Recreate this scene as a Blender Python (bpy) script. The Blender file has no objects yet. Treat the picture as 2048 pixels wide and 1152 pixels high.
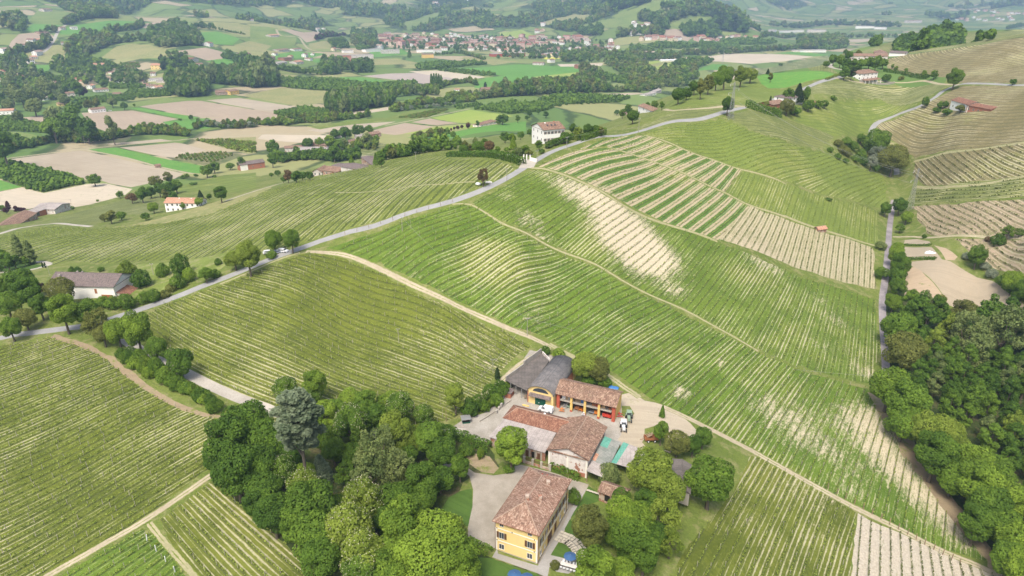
import bpy,bmesh,math,random
import numpy as np
from mathutils import Vector,Matrix
from mathutils.geometry import delaunay_2d_cdt
R=math.radians
scn=bpy.context.scene
# ---------------------------------------------------------------- camera, sky, sun, exposure
CAM_Z=115.0
FPX=1384.0
PITCH=math.atan((576+20)/FPX)
cd=bpy.data.cameras.new('camera');cam=bpy.data.objects.new('camera',cd)
scn.collection.objects.link(cam);scn.camera=cam
cam.location=(0,0,CAM_Z);cam.rotation_euler=(math.pi/2-PITCH,0,0)
cd.sensor_width=36.0;cd.lens=FPX/2048*36.0;cd.clip_start=1.0;cd.clip_end=60000
HAZE=0.00015
SUN_EL,SUN_AZ=R(58),R(200)
w=bpy.data.worlds.new('World');scn.world=w;w.use_nodes=True
nt=w.node_tree;bg=nt.nodes['Background']
sky=nt.nodes.new('ShaderNodeTexSky');sky.sky_type='NISHITA';sky.sun_disc=False
sky.sun_elevation=SUN_EL;sky.sun_rotation=SUN_AZ;sky.air_density=1.0;sky.dust_density=6.0;sky.ozone_density=0.6
nt.links.new(sky.outputs[0],bg.inputs[0]);bg.inputs[1].default_value=0.135
ld=bpy.data.lights.new('sun','SUN');sun=bpy.data.objects.new('sun',ld);scn.collection.objects.link(sun)
ld.energy=2.0;ld.angle=R(18);ld.color=(1.0,0.95,0.87)
sd=Vector((math.sin(SUN_AZ)*math.cos(SUN_EL),math.cos(SUN_AZ)*math.cos(SUN_EL),math.sin(SUN_EL)))
sun.rotation_euler=sd.to_track_quat('Z','Y').to_euler();sun.location=(0,0,500)
scn.view_settings.view_transform='Standard';scn.view_settings.look='None'
scn.view_settings.exposure=0.84;scn.view_settings.gamma=1.0
scn.render.engine='CYCLES'
scn.cycles.max_bounces=5;scn.cycles.diffuse_bounces=2;scn.cycles.glossy_bounces=2
scn.cycles.transmission_bounces=2;scn.cycles.transparent_max_bounces=6;scn.cycles.volume_bounces=0

# ---------------------------------------------------------------- pixel tiles and rays
TILES={'F':(0,0,1.0),'T1':(0,0,2.925),'T2':(680,0,2.925),'T3':(1348,0,2.925),'T4':(0,370,2.925),
 'T5':(880,680,3.938),'T6':(860,860,3.938),'T7':(400,720,2.666),'T8':(1348,370,2.925),'T9':(1348,740,2.796),
 'T10':(0,740,2.796),'T11':(680,370,2.925),'T12':(280,490,4),'T13':(1060,270,4),'T14':(1536,250,4),
 'T15':(0,370,4),'T16':(540,200,4),'T17':(0,160,4),'T18':(0,0,4),'T19':(500,0,4),'T20':(1000,0,4),
 'T21':(1500,0,3.737),'T22':(960,920,4.967),'T23':(960,680,6.4),'T24':(960,790,4.655),
 'T25':(780,400,5.12),'T26':(1050,540,5.12),'T27':(1400,540,5.12),'T28':(1300,740,5.12)}
def px(tile,pts):
    ox,oy,s=TILES[tile]
    return [(ox+x/s,oy+y/s) for x,y in pts]
def rays(P):
    P=np.asarray(P,float).reshape(-1,2)
    x=P[:,0]-1024;y=P[:,1]-576
    return np.stack([x,FPX*math.cos(PITCH)-y*math.sin(PITCH),-(FPX*math.sin(PITCH)+y*math.cos(PITCH))],1)
def on_plane(P,z):
    d=rays(P);t=(z-CAM_Z)/d[:,2]
    return d[:,:2]*t[:,None]
def at_dist(P,D):
    d=rays(P);h=np.hypot(d[:,0],d[:,1]);t=D/h
    return np.stack([d[:,0]*t,d[:,1]*t,CAM_Z+d[:,2]*t],1)

# ---------------------------------------------------------------- terrain: smooth surface through surveyed heights
CTRL_Z=[
 (1040,1130,0),(1080,1000,0),(960,1010,0),(1120,930,0),(1240,880,0),(1180,840,0),(1240,800,1),(1000,860,0.3),(930,870,0.5),(1060,770,2),
 (1070,690,5),(1290,810,0.5),(1320,900,-1),(700,1100,-1),(600,950,0),(760,850,1),(500,860,1),(450,1100,-2),(0,1152,-6),(200,1100,-4),
 (150,930,-2),(0,860,1),(200,760,4),(380,830,1.5),(0,700,6),(300,690,6),(500,800,2),
 (0,675,6),(130,655,7.5),(230,635,8),(400,570,12),(560,515,18),(700,465,24),(800,430,29),(930,390,35),(1050,330,40),(1200,275,44),(1350,240,46),(1480,215,46),
 (600,560,15),(700,620,8),(850,700,4),(400,680,6),(900,640,9),(760,560,14),(650,505,19),(960,720,3),(880,800,1.5),
 (850,480,25),(1000,420,32),(940,560,15.5),(1100,600,9.5),(1040,500,23),(1200,680,3),(1200,550,14),(1300,640,4),(1300,500,15),(1200,430,27),(1120,370,36),
 (1500,600,2),(1450,700,-1),(1400,500,12),(1440,800,-4),(1560,760,-6),(1600,650,-5),(1560,880,-9),(1700,900,-14),(1520,980,-8),(1600,1080,-12),(1800,1080,-18),(1480,1120,-7),
 (1770,745,-14),(1765,600,-12),(1785,450,-8),(1795,350,1),(1700,690,-11),(1700,560,-7),
 (1300,340,33),(1400,400,22),(1500,480,9),(1600,500,0),(1650,450,3),(1560,360,21),(1450,300,33),(1640,340,17),(1700,400,5),(1600,280,30),(1480,250,42),(1700,290,21),
 (1550,215,45),(1650,210,41),(1700,230,32),(1740,165,46),(1700,180,45),(1800,190,38),
 (1960,600,-10),(2048,620,-7),
 (1850,640,-12),(1900,800,-18),(2040,800,-17),(1900,950,-21),(2040,1100,-23),(1980,1152,-23),(1820,780,-15),(2200,700,-10),(2300,1000,-24),(2200,380,42),
 (560,430,14),(700,420,22),(800,370,25),(450,470,8),(300,500,1),(150,520,-4),(0,540,-5),(960,330,35),(620,380,12),(500,400,4),(400,430,-3),(250,470,-7),(100,480,-10),(0,480,-13),
 (340,412,-18),(500,380,-10),(640,350,-2),(780,316,6),(915,296,14),(0,450,-22),(120,420,-32),(260,400,-32),(60,440,-28),
 (400,350,-42),(560,345,-36),(700,325,-30),(850,300,-24),(950,270,-16),(1000,290,16),(180,330,-46),(0,330,-47),(0,390,-44),(300,300,-50),(500,300,-48),(640,290,-45),(760,270,-44),
 (-200,500,-12),(-200,400,-42),(-200,700,5),(-200,1000,0),(-150,300,-50),
 (900,235,-48),(1050,240,-38),(1130,215,-46),(1270,225,10),(1250,245,30),(1220,262,40),(1330,200,20),(1340,215,36),
 (200,230,-52),(450,230,-53),(700,210,-54),(300,180,-53),(500,170,-54),(800,170,-55),(1000,170,-56),(1200,180,-55),(650,140,-55),(900,130,-56),(1100,130,-57),(1250,120,-57),(1400,110,-58),(1280,190,-50),(1400,140,-57),(1250,150,-57),(1550,120,-58),
 (1000,95,-58),(800,90,-57),(1200,90,-58),(1400,85,-58),(1600,105,-58),(1550,75,-58),(1700,75,-58),(1850,68,-57),
 (0,140,-36),(100,120,-27),(200,120,-32),(350,100,-14),(450,100,-22),(560,100,-34),(250,130,-37),(650,110,-48),(0,105,-12),(60,200,-48),
]
CTRL_D=[
 (60,70,2150),(160,60,2250),(90,40,2500),(0,50,2350),(120,22,2900),(0,20,2900),(300,60,2350),(400,42,2550),(520,46,2650),(620,60,2700),(250,35,2600),(690,78,2700),(200,25,2900),
 (1350,193,530),(1420,180,575),(1500,152,645),(1580,140,690),(1640,132,735),(1690,118,790),(1560,185,560),(1640,165,590),(1560,160,620),
 (1780,108,800),(1850,98,800),(1900,92,780),(1980,83,740),(2048,76,700),(1950,130,660),(2048,130,635),(1850,150,680),(2048,165,575),(1800,125,740),(1850,200,590),(1900,170,625),(1935,222,545),(2048,200,530),(1980,270,505),(1900,300,510),(2000,330,462),(2048,400,415),(1900,380,452),(1950,450,402),(2048,480,378),(1880,520,362),(2048,540,350),(1860,450,425),(2200,480,370),(1750,250,575),(2200,200,500),
 (1700,108,1050),(1760,88,1150),(1830,74,1250),(1900,66,1300),(2000,61,1300),(2048,60,1280),(1900,85,1120),(2000,75,1150),
 (700,66,3050),(900,70,3100),(1050,66,3100),(1200,50,2900),(1300,30,2850),(1350,4,2900),(1290,-15,3150),(1420,15,3000),(1480,30,3050),(1505,66,3150),(1400,60,2700),(1250,66,2600),
 (600,40,3400),(800,40,3500),(1000,40,3500),(1150,25,3500),(700,0,4400),(900,0,4500),(1100,0,4400),(450,20,3300),(300,5,3400),(100,0,3300),(-100,0,3300),(-100,40,2400),
 (1700,40,4700),(1900,45,4700),(1600,45,4700),(2048,40,4800),(1700,10,6500),(1900,10,6500),(2048,10,6500),(1600,0,6500),(2200,20,6000),
 (0,-60,5500),(400,-60,6000),(800,-70,6500),(1200,-60,7000),(1600,-40,8500),(2048,-40,9000),(2400,-40,9000),(-400,-60,5500),
]
CTRL_W=[(0,-1200,0)]
def _ctrl():
    P=[]
    for x,y,z in CTRL_Z:
        q=on_plane([(x,y)],z)[0];P.append((q[0],q[1],z))
    for x,y,D in CTRL_D:
        q=at_dist([(x,y)],D)[0];P.append(tuple(q))
    def azd(pxx,D,z):
        q=at_dist([(pxx,300)],D)[0];P.append((q[0],q[1],z))

    for a in ((1350,800,-20),(1350,1200,-56),(1500,900,-5),(1500,1400,-57),(1640,1000,15),(1640,1600,-56),(1750,950,25),(1750,1800,-50),
              (1900,950,50),(1900,1900,-20),(2048,900,72),(2048,2000,-10),(1250,750,-30),(1250,1000,-54),(2350,800,95),(2350,2000,20),(1900,2800,-57),(1600,2600,-58),(2200,3000,-55),
              (620,3050,-45),(300,3150,10),(800,2800,-57),(2250,700,85),(1360,3500,60),(1450,3900,-30),(1350,4200,20),
              (1024,70,-1),(400,70,-1),(1700,70,-10),(1024,30,-1),(-400,90,-5),(2400,90,-22),(-700,200,2),(-700,500,-20),(2700,200,-15),(2700,500,50),(-700,1200,-50),(2700,1200,60),(-700,2500,0),(2800,2500,-20),
              (-500,4500,150),(2700,4500,-20),(200,11000,520),(1024,12000,560),(1900,14000,600),(-500,11000,500),(2700,13000,600),(600,8500,380),(1300,9500,420),(100,7500,300),(1900,10500,400)):
        azd(*a)
    return np.array(P)
CT=_ctrl()
AZS=2.2
def _uv(x,y):
    y2=np.maximum(y,1e-3)
    return np.arctan2(x,y2)*AZS,np.log(np.maximum(np.hypot(x,y),20.0))
def _tps(cu,cv,cz,lam=4e-4):
    n=len(cu)
    d2=(cu[:,None]-cu[None])**2+(cv[:,None]-cv[None])**2
    K=0.5*d2*np.log(d2+1e-12)+lam*np.eye(n)
    Pm=np.stack([np.ones(n),cu,cv],1)
    A=np.zeros((n+3,n+3));A[:n,:n]=K;A[:n,n:]=Pm;A[n:,:n]=Pm.T
    b=np.zeros(n+3);b[:n]=cz
    return np.linalg.solve(A,b)
cu,cv=_uv(CT[:,0],CT[:,1])
TW=_tps(cu,cv,(CAM_Z-CT[:,2])/np.exp(cv))
def _val_noise(x,y,seed):
    xi=np.floor(x).astype(np.int64);yi=np.floor(y).astype(np.int64);fx=x-xi;fy=y-yi
    fx=fx*fx*(3-2*fx);fy=fy*fy*(3-2*fy)
    def h(a,b):
        v=np.sin(a*127.1+b*311.7+seed*74.7)*43758.5453
        return v-np.floor(v)
    return (h(xi,yi)*(1-fx)+h(xi+1,yi)*fx)*(1-fy)+(h(xi,yi+1)*(1-fx)+h(xi+1,yi+1)*fx)*fy
def fbm(x,y,seed=0,o=4):
    s=0;a=0.5
    for i in range(o):
        s=s+a*_val_noise(x*2**i+17.3*i,y*2**i-9.1*i,seed+i);a *= 0.5
    return s/(1-0.5**o)
def _height_raw(x,y):
    u,v=_uv(x,y);out=np.zeros_like(u)
    for s in range(0,u.size,20000):
        a=u.flat[s:s+20000];b=v.flat[s:s+20000]
        d2=(a[:,None]-cu[None])**2+(b[:,None]-cv[None])**2
        out.flat[s:s+20000]=(0.5*d2*np.log(d2+1e-12)) @ TW[:-3]+TW[-3]+TW[-2]*a+TW[-1]*b
    r=np.exp(v);z=CAM_Z-out*r
    k=np.clip((r-2600)/1800,0,1)*np.clip((z+50)/60,0,1)
    rid=1-np.abs(2*fbm(x/520.0,y/700.0,3)-1)
    z=z+k*(rid-0.72)*150*np.clip(r/4500,.5,1.4)
    k2=np.clip((r-900)/700,0,1)*np.clip((z+46)/30,0,1)*(1-k)
    z=z+k2*(fbm(x/160.0,y/200.0,8)-0.5)*16
    return z
NAZ_,NLR_=560,1000
AZ_0,AZ_1,LR_0,LR_1=-1.16,1.16,math.log(28.0),math.log(15500.0)
_ga=np.linspace(AZ_0,AZ_1,NAZ_);_gl=np.linspace(LR_0,LR_1,NLR_)
GA,GL=np.meshgrid(_ga,_gl,indexing='ij')
HG=np.clip(_height_raw((np.sin(GA)*np.exp(GL)),(np.cos(GA)*np.exp(GL))),-75,560)
def hz(x,y):
    x=np.asarray(x,float);y=np.asarray(y,float)
    a=np.clip((np.arctan2(x,np.maximum(y,1e-3))-AZ_0)/(AZ_1-AZ_0)*(NAZ_-1),0,NAZ_-1.001)
    l=np.clip((np.log(np.maximum(np.hypot(x,y),28.1))-LR_0)/(LR_1-LR_0)*(NLR_-1),0,NLR_-1.001)
    i=a.astype(int);j=l.astype(int);fa=a-i;fl=l-j
    return (HG[i,j]*(1-fa)+HG[i+1,j]*fa)*(1-fl)+(HG[i,j+1]*(1-fa)+HG[i+1,j+1]*fa)*fl
_tr=np.exp(np.linspace(math.log(45.0),math.log(15000.0),1500))
def cast(P,up=0.0):
    """ground points seen at these photo pixels"""
    d=rays(P);h=np.hypot(d[:,0],d[:,1]);out=np.zeros((len(d),3))
    for k in range(len(d)):
        X=d[k,0]/h[k]*_tr;Y=d[k,1]/h[k]*_tr;Z=CAM_Z+d[k,2]/h[k]*_tr
        g=hz(X,Y)+up-Z
        q=np.nonzero(g >= 0)[0]
        if len(q)==0:r=_tr[-1]
        elif q[0]==0:r=_tr[0]
        else:
            i=q[0];t=g[i-1]/(g[i-1]-g[i]);r=_tr[i-1]+t*(_tr[i]-_tr[i-1])
        x=d[k,0]/h[k]*r;y=d[k,1]/h[k]*r;out[k]=(x,y,hz(x,y))
    return out
def project(x,y,z):
    """photo pixel of a world point"""
    dy=y*math.cos(PITCH)-(z-CAM_Z)*math.sin(PITCH);up=y*math.sin(PITCH)+(z-CAM_Z)*math.cos(PITCH)
    return 1024+FPX*x/dy,576-FPX*up/dy
def m_per_px(x,y,z):return (y*math.cos(PITCH)-(z-CAM_Z)*math.sin(PITCH))/FPX
# ---------------------------------------------------------------- node helpers
def col4(c):return (c[0],c[1],c[2],1.0)
class NB:
    """small node builder"""
    def __init__(s,name):
        s.m=bpy.data.materials.new(name);s.m.use_nodes=True;s.t=s.m.node_tree;s.n=s.t.nodes
        s.b=s.n['Principled BSDF'];s.b.inputs['Roughness'].default_value=0.9;s.b.inputs['Specular IOR Level'].default_value=0.2
    def _set(s,node,i,v):
        if v is None:return
        if isinstance(v,bpy.types.NodeSocket):s.t.links.new(v,node.inputs[i])
        elif isinstance(v,(tuple,list)) and len(v)==3 and node.inputs[i].type=='RGBA':node.inputs[i].default_value=col4(v)
        else:node.inputs[i].default_value=v
    def math(s,op,a,b=None,c=None,clamp=False):
        q=s.n.new('ShaderNodeMath');q.operation=op;q.use_clamp=clamp
        s._set(q,0,a);s._set(q,1,b);s._set(q,2,c);return q.outputs[0]
    def mix(s,f,a,b,mode='MIX'):
        q=s.n.new('ShaderNodeMix');q.data_type='RGBA';q.blend_type=mode
        s._set(q,0,f);s._set(q,6,a);s._set(q,7,b);return q.outputs[2]
    def noise(s,vec,scale,detail=3,rough=0.55,dist=0.0,dim='3D'):
        q=s.n.new('ShaderNodeTexNoise');q.noise_dimensions=dim
        if vec is not None:s.t.links.new(vec,q.inputs['Vector'])
        q.inputs['Scale'].default_value=scale;q.inputs['Detail'].default_value=detail
        q.inputs['Roughness'].default_value=rough;q.inputs['Distortion'].default_value=dist
        return q.outputs['Fac']
    def ss(s,v,a,b):
        q=s.n.new('ShaderNodeMapRange');q.interpolation_type='SMOOTHSTEP'
        s._set(q,0,v);s._set(q,1,a);s._set(q,2,b);return q.outputs[0]
    def pos(s):
        return s.n.new('ShaderNodeNewGeometry').outputs['Position']
    def scale(s,vec,v3):
        q=s.n.new('ShaderNodeVectorMath');q.operation='MULTIPLY';s.t.links.new(vec,q.inputs[0]);q.inputs[1].default_value=v3;return q.outputs[0]
    def sep(s,vec):
        q=s.n.new('ShaderNodeSeparateXYZ');s.t.links.new(vec,q.inputs[0]);return q.outputs
    def comb(s,x,y,z=0.0):
        q=s.n.new('ShaderNodeCombineXYZ');s._set(q,0,x);s._set(q,1,y);s._set(q,2,z);return q.outputs[0]
    def attr(s,name):
        q=s.n.new('ShaderNodeAttribute');q.attribute_name=name;return q
    def ramp(s,f,stops):
        q=s.n.new('ShaderNodeValToRGB');s.t.links.new(f,q.inputs[0]);e=q.color_ramp.elements
        while len(e)< len(stops):e.new(0.5)
        for k,(p,c) in enumerate(stops):e[k].position=p;e[k].color=col4(c)
        return q.outputs[0]
    def bump(s,h,strength=0.5,dist=0.3):
        q=s.n.new('ShaderNodeBump');q.inputs['Strength'].default_value=strength;q.inputs['Distance'].default_value=dist
        s.t.links.new(h,q.inputs['Height']);s.t.links.new(q.outputs[0],s.b.inputs['Normal'])
    def base(s,c):s._set(s.b,'Base Color',c);return s.m

GREEN=(0.135,0.175,0.023);GREEN_D=(0.082,0.115,0.015);GREEN_Y=(0.21,0.225,0.042)
LITTER=(0.50,0.46,0.32);SOIL=(0.48,0.42,0.295)
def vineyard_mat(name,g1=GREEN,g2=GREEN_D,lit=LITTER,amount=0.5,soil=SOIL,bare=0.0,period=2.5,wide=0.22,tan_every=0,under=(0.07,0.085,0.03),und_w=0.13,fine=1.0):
    """grass alleys with mown clippings along the rows; UV.x = metres across the rows, UV.y = metres along them"""
    b=NB(name);uv=b.attr('rows').outputs['Vector'];s=b.sep(uv);P=b.pos()
    u,v=s[0],s[1]
    wob=b.math('MULTIPLY',b.math('SUBTRACT',b.noise(b.comb(b.math('MULTIPLY',u,0.3),b.math('MULTIPLY',v,0.18)),1.0,2),0.5),0.3)
    uw=b.math('ADD',u,wob)
    fr=b.math('FRACT',b.math('DIVIDE',uw,period))
    dr=b.math('SUBTRACT',0.5,b.math('ABSOLUTE',b.math('SUBTRACT',fr,0.5)))
    big=b.noise(P,0.02,3,0.6);mid=b.noise(P,0.09,3,0.6);small=b.noise(P,1.3*fine,3,0.65)
    streak=b.noise(b.comb(b.math('MULTIPLY',u,1.1),b.math('MULTIPLY',v,0.10)),1.0,4,0.65)
    streak2=b.noise(b.comb(b.math('MULTIPLY',u,2.6),b.math('MULTIPLY',v,0.45)),1.0,3,0.7)
    rowid=b.math('FLOOR',b.math('DIVIDE',uw,period))
    wn=b.n.new('ShaderNodeTexWhiteNoise');wn.noise_dimensions='1D';b.t.links.new(rowid,wn.inputs['W']);rnd=wn.outputs['Value']
    g=b.mix(b.ss(b.math('ADD',b.math('MULTIPLY',mid,0.6),b.math('MULTIPLY',small,0.5)),0.38,0.72),g2,g1)
    g=b.mix(b.math('MULTIPLY',b.ss(big,0.5,0.7),0.55),g,GREEN_Y)

    prof=b.math('SUBTRACT',1.0,b.math('DIVIDE',b.math('ABSOLUTE',b.math('SUBTRACT',dr,0.27)),0.23))
    lt=b.math('MULTIPLY',b.math('SUBTRACT',prof,0.66),1.1)
    lt=b.math('ADD',lt,b.math('MULTIPLY',b.math('SUBTRACT',streak,0.5),1.0))
    lt=b.math('ADD',lt,b.math('MULTIPLY',b.math('SUBTRACT',streak2,0.5),0.7))
    lt=b.math('ADD',lt,b.math('MULTIPLY',b.math('SUBTRACT',big,0.5),2.0))
    lt=b.math('ADD',lt,b.math('MULTIPLY',b.math('SUBTRACT',mid,0.5),0.5))
    lt=b.math('ADD',lt,b.math('MULTIPLY',b.math('SUBTRACT',rnd,0.5),0.22))
    lt=b.math('ADD',lt,b.math('MULTIPLY',b.math('SUBTRACT',small,0.5),0.35))
    lt=b.math('ADD',lt,amount-0.5)
    lm=b.math('MULTIPLY',b.ss(lt,-0.04,0.46),0.72)
    bareat=b.attr('bare').outputs['Fac']
    bn=b.math('ADD',b.math('ADD',bareat,bare),b.math('MULTIPLY',b.math('SUBTRACT',b.math('ADD',streak,streak2),1.0),0.9))
    bm=b.ss(b.math('ADD',bn,b.math('MULTIPLY',b.math('SUBTRACT',small,0.5),0.5)),0.28,0.72)
    tanc=b.mix(b.ss(small,0.3,0.7),tuple(0.78*x for x in lit),lit)
    c=b.mix(lm,g,tanc)
    soilc=b.mix(b.ss(b.noise(P,2.2,3,0.7),0.3,0.7),tuple(0.8*x for x in soil),tuple(min(1,1.12*x) for x in soil))
    c=b.mix(bm,c,soilc)
    if tan_every:
        alt=b.math('FRACT',b.math('DIVIDE',uw,period*tan_every))
        band=b.math('SUBTRACT',0.5,b.math('ABSOLUTE',b.math('SUBTRACT',alt,0.5)))
        bb=b.ss(b.math('ADD',band,b.math('MULTIPLY',b.math('SUBTRACT',streak2,0.5),0.22)),0.22,0.30)
        c=b.mix(b.math('MULTIPLY',bb,0.92),c,soilc)

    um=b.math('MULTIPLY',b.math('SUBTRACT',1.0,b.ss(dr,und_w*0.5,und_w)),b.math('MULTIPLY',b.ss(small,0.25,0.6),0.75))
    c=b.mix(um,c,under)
    b.bump(b.math('ADD',small,b.math('MULTIPLY',streak2,0.6)),0.7,0.35)
    return b.base(c)
def soil_mat(name,c1,c2,furrow=0.0,ang=0.0,weeds=0.0):
    b=NB(name);P=b.pos();n1=b.noise(P,0.012,4,0.6);n2=b.noise(P,0.35,4,0.7);n3=b.noise(P,2.5,2)
    st=b.n.new('ShaderNodeVectorRotate');st.rotation_type='Z_AXIS';b.t.links.new(P,st.inputs['Vector']);st.inputs['Angle'].default_value=ang
    f=b.noise(b.scale(st.outputs[0],(0.02,0.6,0.0)),1.0,3,0.6)
    t=b.math('ADD',b.math('MULTIPLY',n1,0.8),b.math('MULTIPLY',b.math('ADD',n2,b.math('ADD',f,n3)),0.22))
    c=b.mix(b.ss(t,0.45,0.95),c1,c2)
    c=b.mix(b.math('MULTIPLY',b.ss(f,0.47,0.6),0.3),c,tuple(0.72*x for x in c1))
    if weeds:c=b.mix(b.math('MULTIPLY',b.ss(b.math('ADD',b.math('MULTIPLY',n1,0.5),b.math('MULTIPLY',n2,0.5)),0.62-weeds*0.2,0.72-weeds*0.2),0.8),c,GREEN)
    b.bump(b.math('ADD',n2,n3),0.6,0.3)
    return b.base(c)
def grass_mat(name,c1,c2,c3=None,s1=0.03,blades=1.6,mow=None,strength=0.8):
    b=NB(name);P=b.pos();n1=b.noise(P,s1,4,0.6);n2=b.noise(P,0.25,3,0.65);n3=b.noise(P,blades,3,0.7)
    c=b.mix(b.ss(n1,0.35,0.65),c1,c2)
    if c3:c=b.mix(b.math('MULTIPLY',b.ss(b.math('ADD',n2,b.math('MULTIPLY',n3,0.3)),0.62,0.8),0.75),c,c3)
    c=b.mix(b.math('MULTIPLY',b.ss(n3,0.42,0.7),0.4),c,tuple(0.55*x for x in c1))
    if mow is not None:
        r=b.n.new('ShaderNodeVectorRotate');r.rotation_type='Z_AXIS';b.t.links.new(P,r.inputs['Vector']);r.inputs['Angle'].default_value=mow
        st=b.noise(b.scale(r.outputs[0],(0.02,0.9,0.0)),1.0,2);c=b.mix(b.math('MULTIPLY',b.ss(st,0.4,0.6),0.35),c,tuple(1.3*x for x in c2))
    b.bump(b.math('ADD',n3,b.math('MULTIPLY',n2,1.5)),strength,0.4)
    return b.base(c)
def pave_mat(name,c1,c2,sc=1.0,tracks=False,rough=0.9):
    b=NB(name);P=b.pos();n1=b.noise(P,0.12*sc,4,0.6);n2=b.noise(P,2.0*sc,3,0.75);n3=b.noise(P,9*sc,2)
    c=b.mix(b.ss(b.math('ADD',b.math('MULTIPLY',n1,.6),b.math('MULTIPLY',n2,.4)),0.35,0.68),c1,c2)
    c=b.mix(b.math('MULTIPLY',b.ss(n3,0.5,0.7),0.35),c,tuple(0.7*x for x in c1))
    b.b.inputs['Roughness'].default_value=rough;b.bump(n2,0.3,0.05)
    return b.base(c)
def track_mat(name,c1,c2,mid=GREEN,grassy=0.7):
    """farm track: UV.x runs -1..1 across it; grass down the middle and creeping in from the sides"""
    b=NB(name);uv=b.sep(b.attr('rows').outputs['Vector']);P=b.pos()
    n=b.noise(P,0.9,4,0.7);n2=b.noise(P,0.12,3);a=b.math('ABSOLUTE',uv[0])
    c=b.mix(b.ss(b.math('ADD',b.math('MULTIPLY',n,.5),b.math('MULTIPLY',n2,.5)),.35,.65),c1,c2)
    cen=b.math('SUBTRACT',1.0,b.ss(b.math('ADD',a,b.math('MULTIPLY',b.math('SUBTRACT',n,.5),.6)),0.08,0.22))
    edge=b.ss(b.math('ADD',a,b.math('MULTIPLY',b.math('SUBTRACT',n,.5),1.2)),0.72,0.95)
    k=b.math('MULTIPLY',b.math('MAXIMUM',b.math('MULTIPLY',cen,b.ss(n2,.4,.6)),edge),grassy)
    c=b.mix(k,c,mid);b.bump(n,0.5,0.15)
    return b.base(c)

MAT={}
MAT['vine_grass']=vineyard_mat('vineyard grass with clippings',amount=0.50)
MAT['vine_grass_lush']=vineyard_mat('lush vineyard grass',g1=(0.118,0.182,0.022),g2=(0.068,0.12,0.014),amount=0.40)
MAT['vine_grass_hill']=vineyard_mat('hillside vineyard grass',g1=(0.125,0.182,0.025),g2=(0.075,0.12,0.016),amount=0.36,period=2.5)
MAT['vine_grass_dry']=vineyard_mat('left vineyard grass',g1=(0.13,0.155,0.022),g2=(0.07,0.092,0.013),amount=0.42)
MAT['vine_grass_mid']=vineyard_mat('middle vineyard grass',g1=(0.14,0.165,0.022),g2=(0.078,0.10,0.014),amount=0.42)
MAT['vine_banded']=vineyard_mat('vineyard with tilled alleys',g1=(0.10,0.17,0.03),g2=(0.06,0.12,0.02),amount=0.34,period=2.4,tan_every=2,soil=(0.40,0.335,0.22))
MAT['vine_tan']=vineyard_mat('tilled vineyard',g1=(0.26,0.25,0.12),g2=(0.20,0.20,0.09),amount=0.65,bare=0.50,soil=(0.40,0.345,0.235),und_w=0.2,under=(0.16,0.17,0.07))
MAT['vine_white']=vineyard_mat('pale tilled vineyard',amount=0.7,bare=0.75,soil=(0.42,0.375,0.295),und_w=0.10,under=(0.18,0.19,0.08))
MAT['vine_upper']=vineyard_mat('upper vineyard grass',g1=(0.155,0.20,0.038),g2=(0.115,0.155,0.03),amount=0.20,under=(0.10,0.135,0.03),und_w=.2,fine=0.6)
MAT['vine_west']=vineyard_mat('west slope vineyard',g1=(0.165,0.20,0.036),g2=(0.105,0.135,0.024),amount=0.40,period=4.2,und_w=.26,under=(0.05,0.07,0.02))
MAT['vine_brown']=vineyard_mat('dry vineyard on the far hill',g1=(0.21,0.18,0.085),g2=(0.15,0.135,0.06),amount=0.45,soil=(0.33,0.26,0.17),bare=0.08,und_w=0.24,under=(0.11,0.10,0.05),fine=0.6)
MAT['vine_pink']=vineyard_mat('tilled vineyard east',g1=(0.24,0.21,0.11),g2=(0.17,0.17,0.07),amount=0.6,soil=(0.37,0.285,0.205),bare=0.5,und_w=0.2,under=(0.13,0.12,0.06),fine=0.6)
MAT['vine_olive']=vineyard_mat('olive vineyard',g1=(0.165,0.185,0.055),g2=(0.11,0.135,0.04),amount=0.42,fine=0.6)
MAT['grass']=grass_mat('rough grass',(0.11,0.15,0.028),(0.15,0.185,0.04),(0.24,0.23,0.10))
MAT['verge']=grass_mat('verge grass',(0.14,0.185,0.035),(0.18,0.23,0.05),(0.28,0.27,0.13),0.08)
MAT['wood_floor']=grass_mat('dark woodland floor',(0.035,0.055,0.014),(0.06,0.085,0.02),(0.12,0.10,0.05),0.1)  # dark grass with brown patches for the ground under the trees
MAT['lawn']=grass_mat('mown lawn',(0.055,0.105,0.018),(0.065,0.12,0.022),None,0.2,4.0,mow=0.6,strength=0.25)
MAT['meadow']=grass_mat('meadow',(0.12,0.19,0.04),(0.17,0.225,0.055),(0.24,0.24,0.10),0.012)
MAT['meadow_dry']=grass_mat('dry meadow',(0.20,0.22,0.075),(0.26,0.25,0.10),(0.34,0.30,0.16),0.02)
MAT['crop']=grass_mat('bright young crop',(0.085,0.21,0.035),(0.10,0.235,0.04),(0.16,0.26,0.05),0.01,0.8,mow=0.3)
MAT['crop_yellow']=grass_mat('yellow green crop',(0.21,0.29,0.05),(0.26,0.31,0.07),None,0.01,0.8,mow=0.3)
MAT['rape']=grass_mat('flowering rape',(0.55,0.55,0.07),(0.48,0.50,0.08),None,0.02)
MAT['soil']=soil_mat('bare soil',(0.31,0.26,0.185),(0.41,0.35,0.26),ang=0.5)
MAT['soil_red']=soil_mat('reddish bare soil',(0.30,0.235,0.165),(0.37,0.30,0.22),ang=0.9)
MAT['soil_pale']=soil_mat('pale bare soil',(0.40,0.345,0.25),(0.50,0.435,0.33),ang=0.5,weeds=0.15)
MAT['soil_grey']=soil_mat('grey bare soil',(0.33,0.28,0.24),(0.37,0.315,0.27),ang=0.2)
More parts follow.
